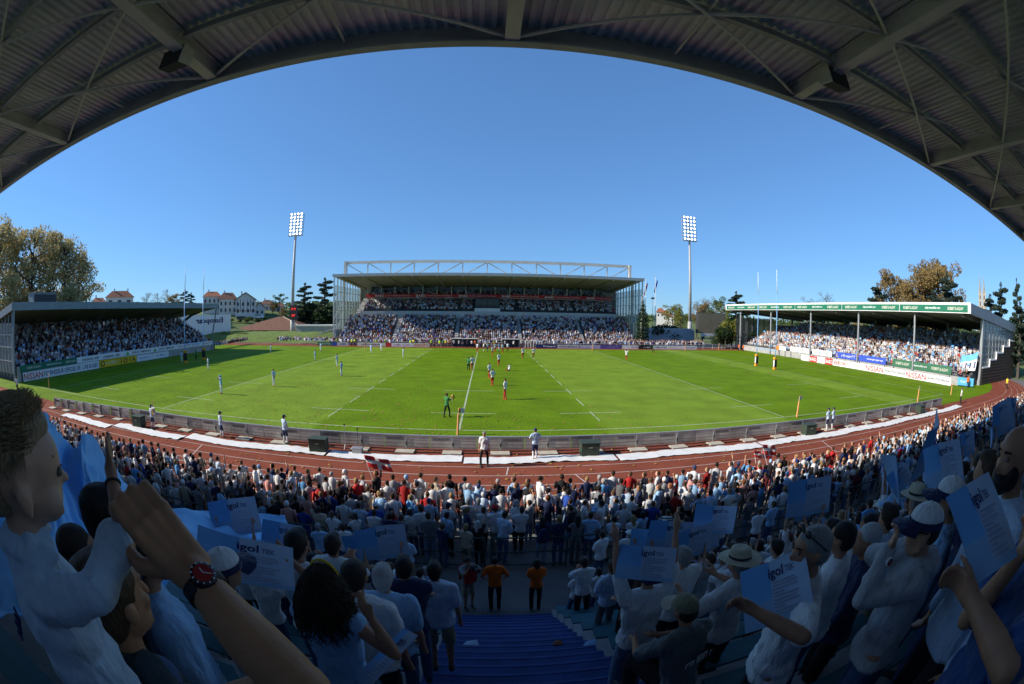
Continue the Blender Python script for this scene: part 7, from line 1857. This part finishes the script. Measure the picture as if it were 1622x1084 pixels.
# ================================================================== players, officials and staff on the pitch
def kit(pose, step=0.0):
    f = dict(proto(pose, 'short', 'shorts', step=step, voxel=.033)); i = f['_']
    key = ('socks', step)
    if key not in PROTO:
        for sx, sg in ((1, 1), (-1, -1)): k_ = Vector((sx * .105, .03 + sg * step, .50)); a_ = Vector((sx * .1, sg * step * 1.6 - .01, .09)); PROTO[key + (sx,)] = fuse(Prim().chain([k_.lerp(a_, .12), k_.lerp(a_, .4), a_], [.058, .06, .045]), .022, M_cloth, 3, name='sock')
        PROTO[key] = True
    f['sock'] = PROTO[key + (1,)]; f['sock~'] = PROTO[key + (-1,)]; return f
gp = 'players on the pitch'
def player(u, v, team, pose, rz, lab, step=.0, sc=1.05, boots=(.6, .12, .03), hcl='dark brown', gear='crop', skn=0, ccol=None):
    p = at_z(u, v, 0)
    sh_, so, sk_ = {'blue': ('pale blue', 'white', 'white'), 'sky': ('light blue', 'white', 'pale blue'), 'red': ('white', 'red', 'red'), 'ref': ('green', 'black', 'black'), 'boy': ('pale blue', 'navy', 'white'), 'white': ('white', 'navy', 'white')}[team]
    return person(kit(pose, step), (p.x, p.y, 0), rz, sc, sh_, so, skn, gear, hcl, ccol, shoe=boots, socks=sk_, label=lab, group=gp if team not in ('boy',) else 'ball boys along the barrier')
player(351, 624, 'sky', 'phone', 2.6, 'player in light blue shirt and hooded cap nearest the left 22 metre line', gear='cap', ccol='light blue')
player(434, 612, 'blue', 'behind', 1.2, 'white kitted player alone between the left lines', boots=(.6, .2, .05))
player(330, 586, 'blue', 'hips', 2.2, 'player just outside the left stand shadow', .06)
player(499, 572, 'sky', 'down', 1.8, 'leftmost of the three blue players close together')
player(534, 581, 'blue', 'clasp', 1.4, 'middle of the three blue players close together')
player(541, 596, 'sky', 'hips', 1.5, 'nearest of the three blue players, with orange boots')
player(429, 560, 'sky', 'down', 2, 'player at the far edge of the left stand shadow', hcl='black')
player(508, 557, 'sky', 'hips', 2.4, 'far blue player near the green board')
player(588, 560, 'sky', 'down', 2.6, 'far blue player near the cream board')
player(604, 557, 'blue', 'right_up', 2.8, 'far blue player raising one arm')
player(639, 568, 'blue', 'down', 1.8, 'blue player alone near the far end of the left dashed line')
player(288, 574, 'blue', 'down', 1.2, 'player in the shade beside the left goal post'); player(311, 571, 'ref', 'hips', 1.4, 'official in green standing in the shade by the left posts')
player(708, 661, 'ref', 'clap', -.7, 'touch judge in green shirt holding a yellow flag', .12, 1.03, (.1, .03, .02)); player(742, 587, 'ref', 'hips', -.5, 'referee in green beside the halfway line', .05)
player(748, 586, 'red', 'hips', .3, 'red shorted player beside the referee', 0, 1.08)
player(775, 599, 'red', 'down', .8, 'left of two red shorted players right of the halfway line', .12); player(780, 611, 'red', 'hips', .5, 'right of two red shorted players right of the halfway line', .05)
player(800, 633, 'red', 'down', 1.0, 'nearest red shorted player with long shadow', .1, 1.08, (.6, .03, .02), 'dark brown')
player(790, 579, 'red', 'clasp', .6, 'red shorted player with crossed hands near midfield'); player(780, 564, 'red', 'down', .8, 'far red shorted player close to the halfway group', .1)
player(828, 567, 'red', 'right_up', .4, 'red shorted player pointing beside the right dashed line'); player(845, 567, 'red', 'hips', .2, 'red shorted player right of the pointing player')
player(992, 571, 'red', 'both_up', -.4, 'red shorted player waving beside the green cloth'); player(1035, 560, 'ref', 'down', 1.2, 'far touch judge in green before the black board', .15)
for n_, (u, v, t_, po) in enumerate([(756, 558, 'red', 'clap'), (766, 557, 'white', 'hips'), (772, 557, 'white', 'down'), (784, 558, 'red', 'hips'), (790, 557, 'sky', 'down'), (796, 559, 'red', 'down'), (804, 557, 'red', 'clap')]):
    player(u, v, t_, po, r5.uniform(-3, 3), f'{ordi(n_ + 1)} from the left in the huddle where halfway meets the far touchline')
# injured player on the ground
p = at_z(806, 587, 0); f = figure('clasp', H=1.75, seated=True, sleeve='short', legs='shorts', voxel=.026, lean=-.25)
o = person(f, (p.x, p.y, -.36), 2.2, 1.0, 'white', 'red', 0, 'crop', 'dark brown', label='red shorted player sitting on the grass near midfield', group=gp)
for u, v, rz, lab, sc in ((243, 679, -.3, 'leftmost ball boy, waving a white cloth above the barrier', .95), (352, 693, -.8, 'ball boy in navy cap second from the left', .95), (453, 703, -.6, 'ball boy in navy cap left of the cabinet', 1.0), (847, 727, .1, 'ball boy in light shirt seen from behind at centre', .97), (1309, 681, .2, 'left of two ball boys standing close together', .93), (1317, 680, .3, 'right of two ball boys standing close together', .93)):
    player(u, v, 'boy', 'right_up' if u == 243 else ('clasp' if u != 847 else 'hips'), rz, lab, .05, sc, (.1, .4, .1) if u == 453 else (.6, .2, .1), 'black', 'cap', 0, 'navy')
p = at_z(767, 739, 0); person(proto('down', 'short', 'long', step=.05, stance=.16), (p.x, p.y, 0), 3.1, 1.05, 'white', 'dark trousers', 1, 'crop', 'grey', label='guard in white shirt and black trousers walking on the track', group='staff by the track')
p = at_z(1521, 640, 0); person(proto('down', 'short', 'long', step=.03), (p.x, p.y, 0), .6, 1.0, 'white', 'dark trousers', 0, 'crop', 'brown', label='official in white shirt at the right end of the track', group='staff by the track')
p = at_z(28, 622, 0); person(proto('down', 'short', 'long', step=.03), (p.x, p.y, 0), -1.2, 1.0, 'white', 'dark trousers', 0, 'crop', 'brown', label='official in white shirt at the left end of the track', group='staff by the track')
VEST = {'lime': (.55, .75, .02), 'orange': CLOTHC['orange'], 'green': (.03, .4, .1), 'yellow': (.8, .6, .03), 'navy': CLOTHC['navy'], 'white': CLOTHC['white'], 'red': CLOTHC['red']}
n_ = 0
for u, vc in [(534, 'lime'), (541, 'white'), (557, 'lime'), (562, 'lime'), (596, 'lime'), (604, 'red'), (610, 'lime'), (618, 'white'), (650, 'lime'), (655, 'yellow'), (660, 'navy'), (678, 'navy'), (683, 'lime'), (688, 'navy'), (696, 'lime'), (702, 'green'), (706, 'yellow'), (712, 'orange'), (719, 'white'), (727, 'white'), (733, 'navy'), (740, 'navy'), (747, 'white'), (752, 'orange'), (762, 'navy'), (769, 'white'), (783, 'yellow'), (800, 'white'), (813, 'white')]:
    p = at_y(u, 549, 71.6 + r5.uniform(-.2, .8)); n_ += 1
    person(proto(wc(r2, {'down': 4, 'clasp': 2, 'hips': 1, 'folded': 2}), 'short', 'long'), (p.x, p.y, 0), 3.14 + r5.uniform(-.8, .8), r5.uniform(.95, 1.05), VEST[vc], 'dark trousers', r5.randint(0, 2), 'crop', 'dark brown', label=f'person in {vc} top by the far dugouts, {ordi(n_)} from the left', group='staff along the far touchline')
for u, v, lab in ((1535, 584, 'person in orange vest at the near corner of the right stand'), (1597, 588, 'person in yellow top beside the stepped brown flank'), (1170, 548, 'left of the orange vested pair at the far right corner'), (1177, 549, 'right of the orange vested pair at the far right corner')):
    p = at_z(u, v + 8, 0); 
    if u > 1500: p = at_x(u, v, 68.0 if u < 1560 else 76); p.z = 0
    person(proto('down', 'short', 'long'), (p.x, p.y, 0), 2.0, 1.0, VEST['orange' if 'orange' in lab else 'yellow'], 'dark trousers', 1, 'crop', 'black', label=lab, group='stewards by the right stand')
# touch judge's flag, supporters' flags over the front row
p = at_z(708, 661, 0); o = empty('touch_flag', (p.x + .34, p.y + .25, 1.05)); MB().tube((0, 0, 0), (.06, .02, .5), .012, n=6).build('stick', M_white, o); c_ = cloth('flag', (.1, 0.05, .42), (.5, .2, -.8), (.6, .1, .7), .35, .3, [M_yel], .04, 6, 4); c_.parent = o; tag(o, 'small yellow flag in the touch judge hand', 'flag')
M_rw = [M_red, M_white]
for (ub, vb, ut, vt, y, lab, w, h) in ((594, 752, 581, 735, -13.0, 'red and white flag waved over the front row left of centre', .95, .5), (1222, 735, 1210, 716, -13.0, 'red and white flag waved over the front row on the right', .9, .5), (1203, 742, 1196, 724, -12.9, 'low red and white flag beside the right waved flag', 1.2, .34)):
    a, b = at_y(ub, vb, y), at_y(ut, vt, y); o = empty('waved_flag', a)
    MB().tube((0, 0, -.5), tuple(b - a), .013, n=6).build('stick', M_white, o)
    c_ = cloth('flag', tuple((b - a) + Vector((w * .45, .1, .0))), (1, .1, .38 if w > 1.2 and h > .5 else -.2), (-.3, 0, 1), w, h, M_rw, .10, 12, 5, lambda p_, q_: 1 if .36 < q_ < .66 or .4 < p_ < .55 else 0); c_.parent = o
    tag(o, lab, 'flag', 'flags waved by the front row')
o = cloth('waved_cloth', tuple(at_z(243, 652, 2.35)), (1, 0, .2), (0, 0, 1), .35, .45, [M_white, M_yel], .06, 6, 2, lambda a, b: 1 if a < .3 else 0); p = at_z(243, 679, 0); o.location = (0, 0, 0); tag(o, 'small white cloth in the leftmost ball boy hand', 'cloth')

# ================================================================== blue tifo cloth carried over the left terrace
M_tifo = mat('sky_blue_tifo', (0.30, 0.62, 0.96), .75, .22, 1.5, col2=(0.22, 0.54, 0.92), bump=.2, bscale=9)
rows = [[(-60, 602, 3.4), (-45, 720, 2.9), (-30, 860, 2.5), (-10, 960, 2.3)], [(0, 618, 3.6), (20, 740, 3.0), (40, 860, 2.55), (60, 960, 2.35)], [(40, 633, 3.9), (66, 765, 3.3), (90, 870, 2.75), (110, 960, 2.5)], [(75, 655, 4.2), (92, 765, 3.55), (125, 865, 2.95), (150, 950, 2.6)],
        [(100, 688, 4.5), (108, 770, 3.9), (150, 865, 3.2), (180, 945, 2.8)], [(116, 703, 4.8), (120, 760, 4.25), (172, 862, 3.45), (205, 940, 3.0)], [(128, 686, 4.6), (136, 755, 4.1), (195, 860, 3.6), (230, 935, 3.1)], [(150, 691, 4.9), (167, 768, 4.35), (225, 856, 3.85), (262, 920, 3.4)],
        [(182, 735, 5.3), (212, 795, 4.85), (260, 850, 4.3), (290, 900, 3.9)], [(240, 790, 6.0), (268, 820, 5.5), (300, 850, 5.0), (320, 885, 4.6)], [(330, 805, 6.6), (348, 826, 6.1), (362, 850, 5.6), (375, 880, 5.2)], [(400, 808, 7.0), (412, 828, 6.55), (420, 850, 6.1), (425, 878, 5.8)], [(452, 812, 7.2), (462, 834, 6.9), (466, 858, 6.5), (468, 880, 6.3)]]
G = np.array([[list(at_d(*q)) for q in r_] for r_ in rows])
def resamp(A, n, ax):
    m_ = A.shape[ax]; t = np.linspace(0, m_ - 1, n); i0 = np.clip(t.astype(int), 0, m_ - 2); f_ = t - i0; A = np.moveaxis(A, ax, 0)
    pm1 = A[np.clip(i0 - 1, 0, m_ - 1)]; p0 = A[i0]; p1 = A[i0 + 1]; p2 = A[np.clip(i0 + 2, 0, m_ - 1)]; f_ = f_.reshape(-1, *([1] * (A.ndim - 1)))
    o_ = .5 * ((2 * p0) + (-pm1 + p1) * f_ + (2 * pm1 - 5 * p0 + 4 * p1 - p2) * f_ ** 2 + (-pm1 + 3 * p0 - 3 * p1 + p2) * f_ ** 3)
    return np.moveaxis(o_, 0, ax)
nu, nv_ = 150, 50
G = resamp(resamp(G, nu, 0), nv_, 1); du = np.gradient(G, axis=0); dv = np.gradient(G, axis=1); nrm = np.cross(du, dv); nrm /= np.linalg.norm(nrm, axis=2, keepdims=True) + 1e-9
mb = MB()
for i in range(nu):
    for j in range(nv_):
        a, b = i / nu, j / nv_
        w1 = 1 - abs(mnoise.noise((a * 13 + b * 1.5, b * 2.2 - a * 3, 1.7))) * 2; w2 = 1 - abs(mnoise.noise((a * 26 - b * 3, b * 4.5, 6.1))) * 2; fold = .13 * w1 + .075 * w2 + .035 * mnoise.noise((a * 50, b * 11, 2))
        mb.v.append(tuple(G[i, j] + nrm[i, j] * fold * (.35 + .65 * min(1, b * 4))))
mb.f = [(i * nv_ + j, (i + 1) * nv_ + j, (i + 1) * nv_ + j + 1, i * nv_ + j + 1) for i in range(nu - 1) for j in range(nv_ - 1)]; mb.m = [0] * len(mb.f)
o = mb.build('tifo_cloth', M_tifo, None, True); sm = o.modifiers.new('thickness', 'SOLIDIFY'); sm.thickness = .006
tag(o, 'huge crumpled sky blue cloth carried over the left terrace', 'cloth')
# one spectator wears a black and white striped top
ms = bpy.data.materials.new('striped_cloth'); ms.use_nodes = True; N_ = ms.node_tree.nodes; L__ = ms.node_tree.links
tc_ = N_.new('ShaderNodeTexCoord'); wv = N_.new('ShaderNodeTexWave'); wv.bands_direction = 'Z'; wv.inputs['Scale'].default_value = 4.2; cr_ = N_.new('ShaderNodeValToRGB'); cr_.color_ramp.interpolation = 'CONSTANT'; cr_.color_ramp.elements[0].color = (.7, .7, .7, 1); cr_.color_ramp.elements[1].color = (.02, .02, .03, 1); cr_.color_ramp.elements[1].position = .5
L__.new(tc_.outputs['Object'], wv.inputs['Vector']); L__.new(wv.outputs['Color'], cr_.inputs[0]); L__.new(cr_.outputs[0], N_['Principled BSDF'].inputs['Base Color']); N_['Principled BSDF'].inputs['Roughness'].default_value = .9
tgt = at_z(1076, 800, 1.3); cand = [o for o in COL.objects if o.type == 'EMPTY' and o.get('label', '').startswith('spectator in') and 'enclosure' in o['label']]
so_ = min(cand, key=lambda o: (o.location - Vector((tgt.x, tgt.y, 0))).length)
for c in so_.children:
    if c.name.split('.')[0] == 'shirt': c.material_slots[0].link = 'OBJECT'; c.material_slots[0].material = ms
so_['label'] = 'spectator in black and white striped top in the right enclosure crowd'
# litter on the stairs
for u, v, w, lab, mt in ((745, 1022, .16, 'white scrap of paper lying on the blue stairs', M_pap), (882, 1020, .09, 'brown leaf on the blue stairs', M_tile), (936, 1022, .18, 'printed leaflet at the right edge of the stairs', M_papm)):
    d = ray(u, v); t = 3.0
    while t < 9 and (CP + d * t).z > .16 + RI / 2 * max(0, int((Y0 - (CP + d * t).y) / (TR / 2))): t += .01
    p = CP + d * t; k_ = max(0, int((Y0 - p.y) / (TR / 2)))
    o = MB().add([(-w, -w * .5, 0), (w, -w * .6, .01), (w * .7, w * .5, .05), (-w * .4, w * .4, .02), (-w, -w * .5, .004), (w, -w * .6, .014), (w * .7, w * .5, .054), (-w * .4, w * .4, .024)], [(0, 3, 2, 1), (4, 5, 6, 7), (0, 1, 5, 4), (1, 2, 6, 5), (2, 3, 7, 6), (3, 0, 4, 7)]).build('litter', mt)
    o.location = (p.x, p.y, p.z + .012); tag(o, lab, 'litter')

bpy.data.scenes.remove(WORK)
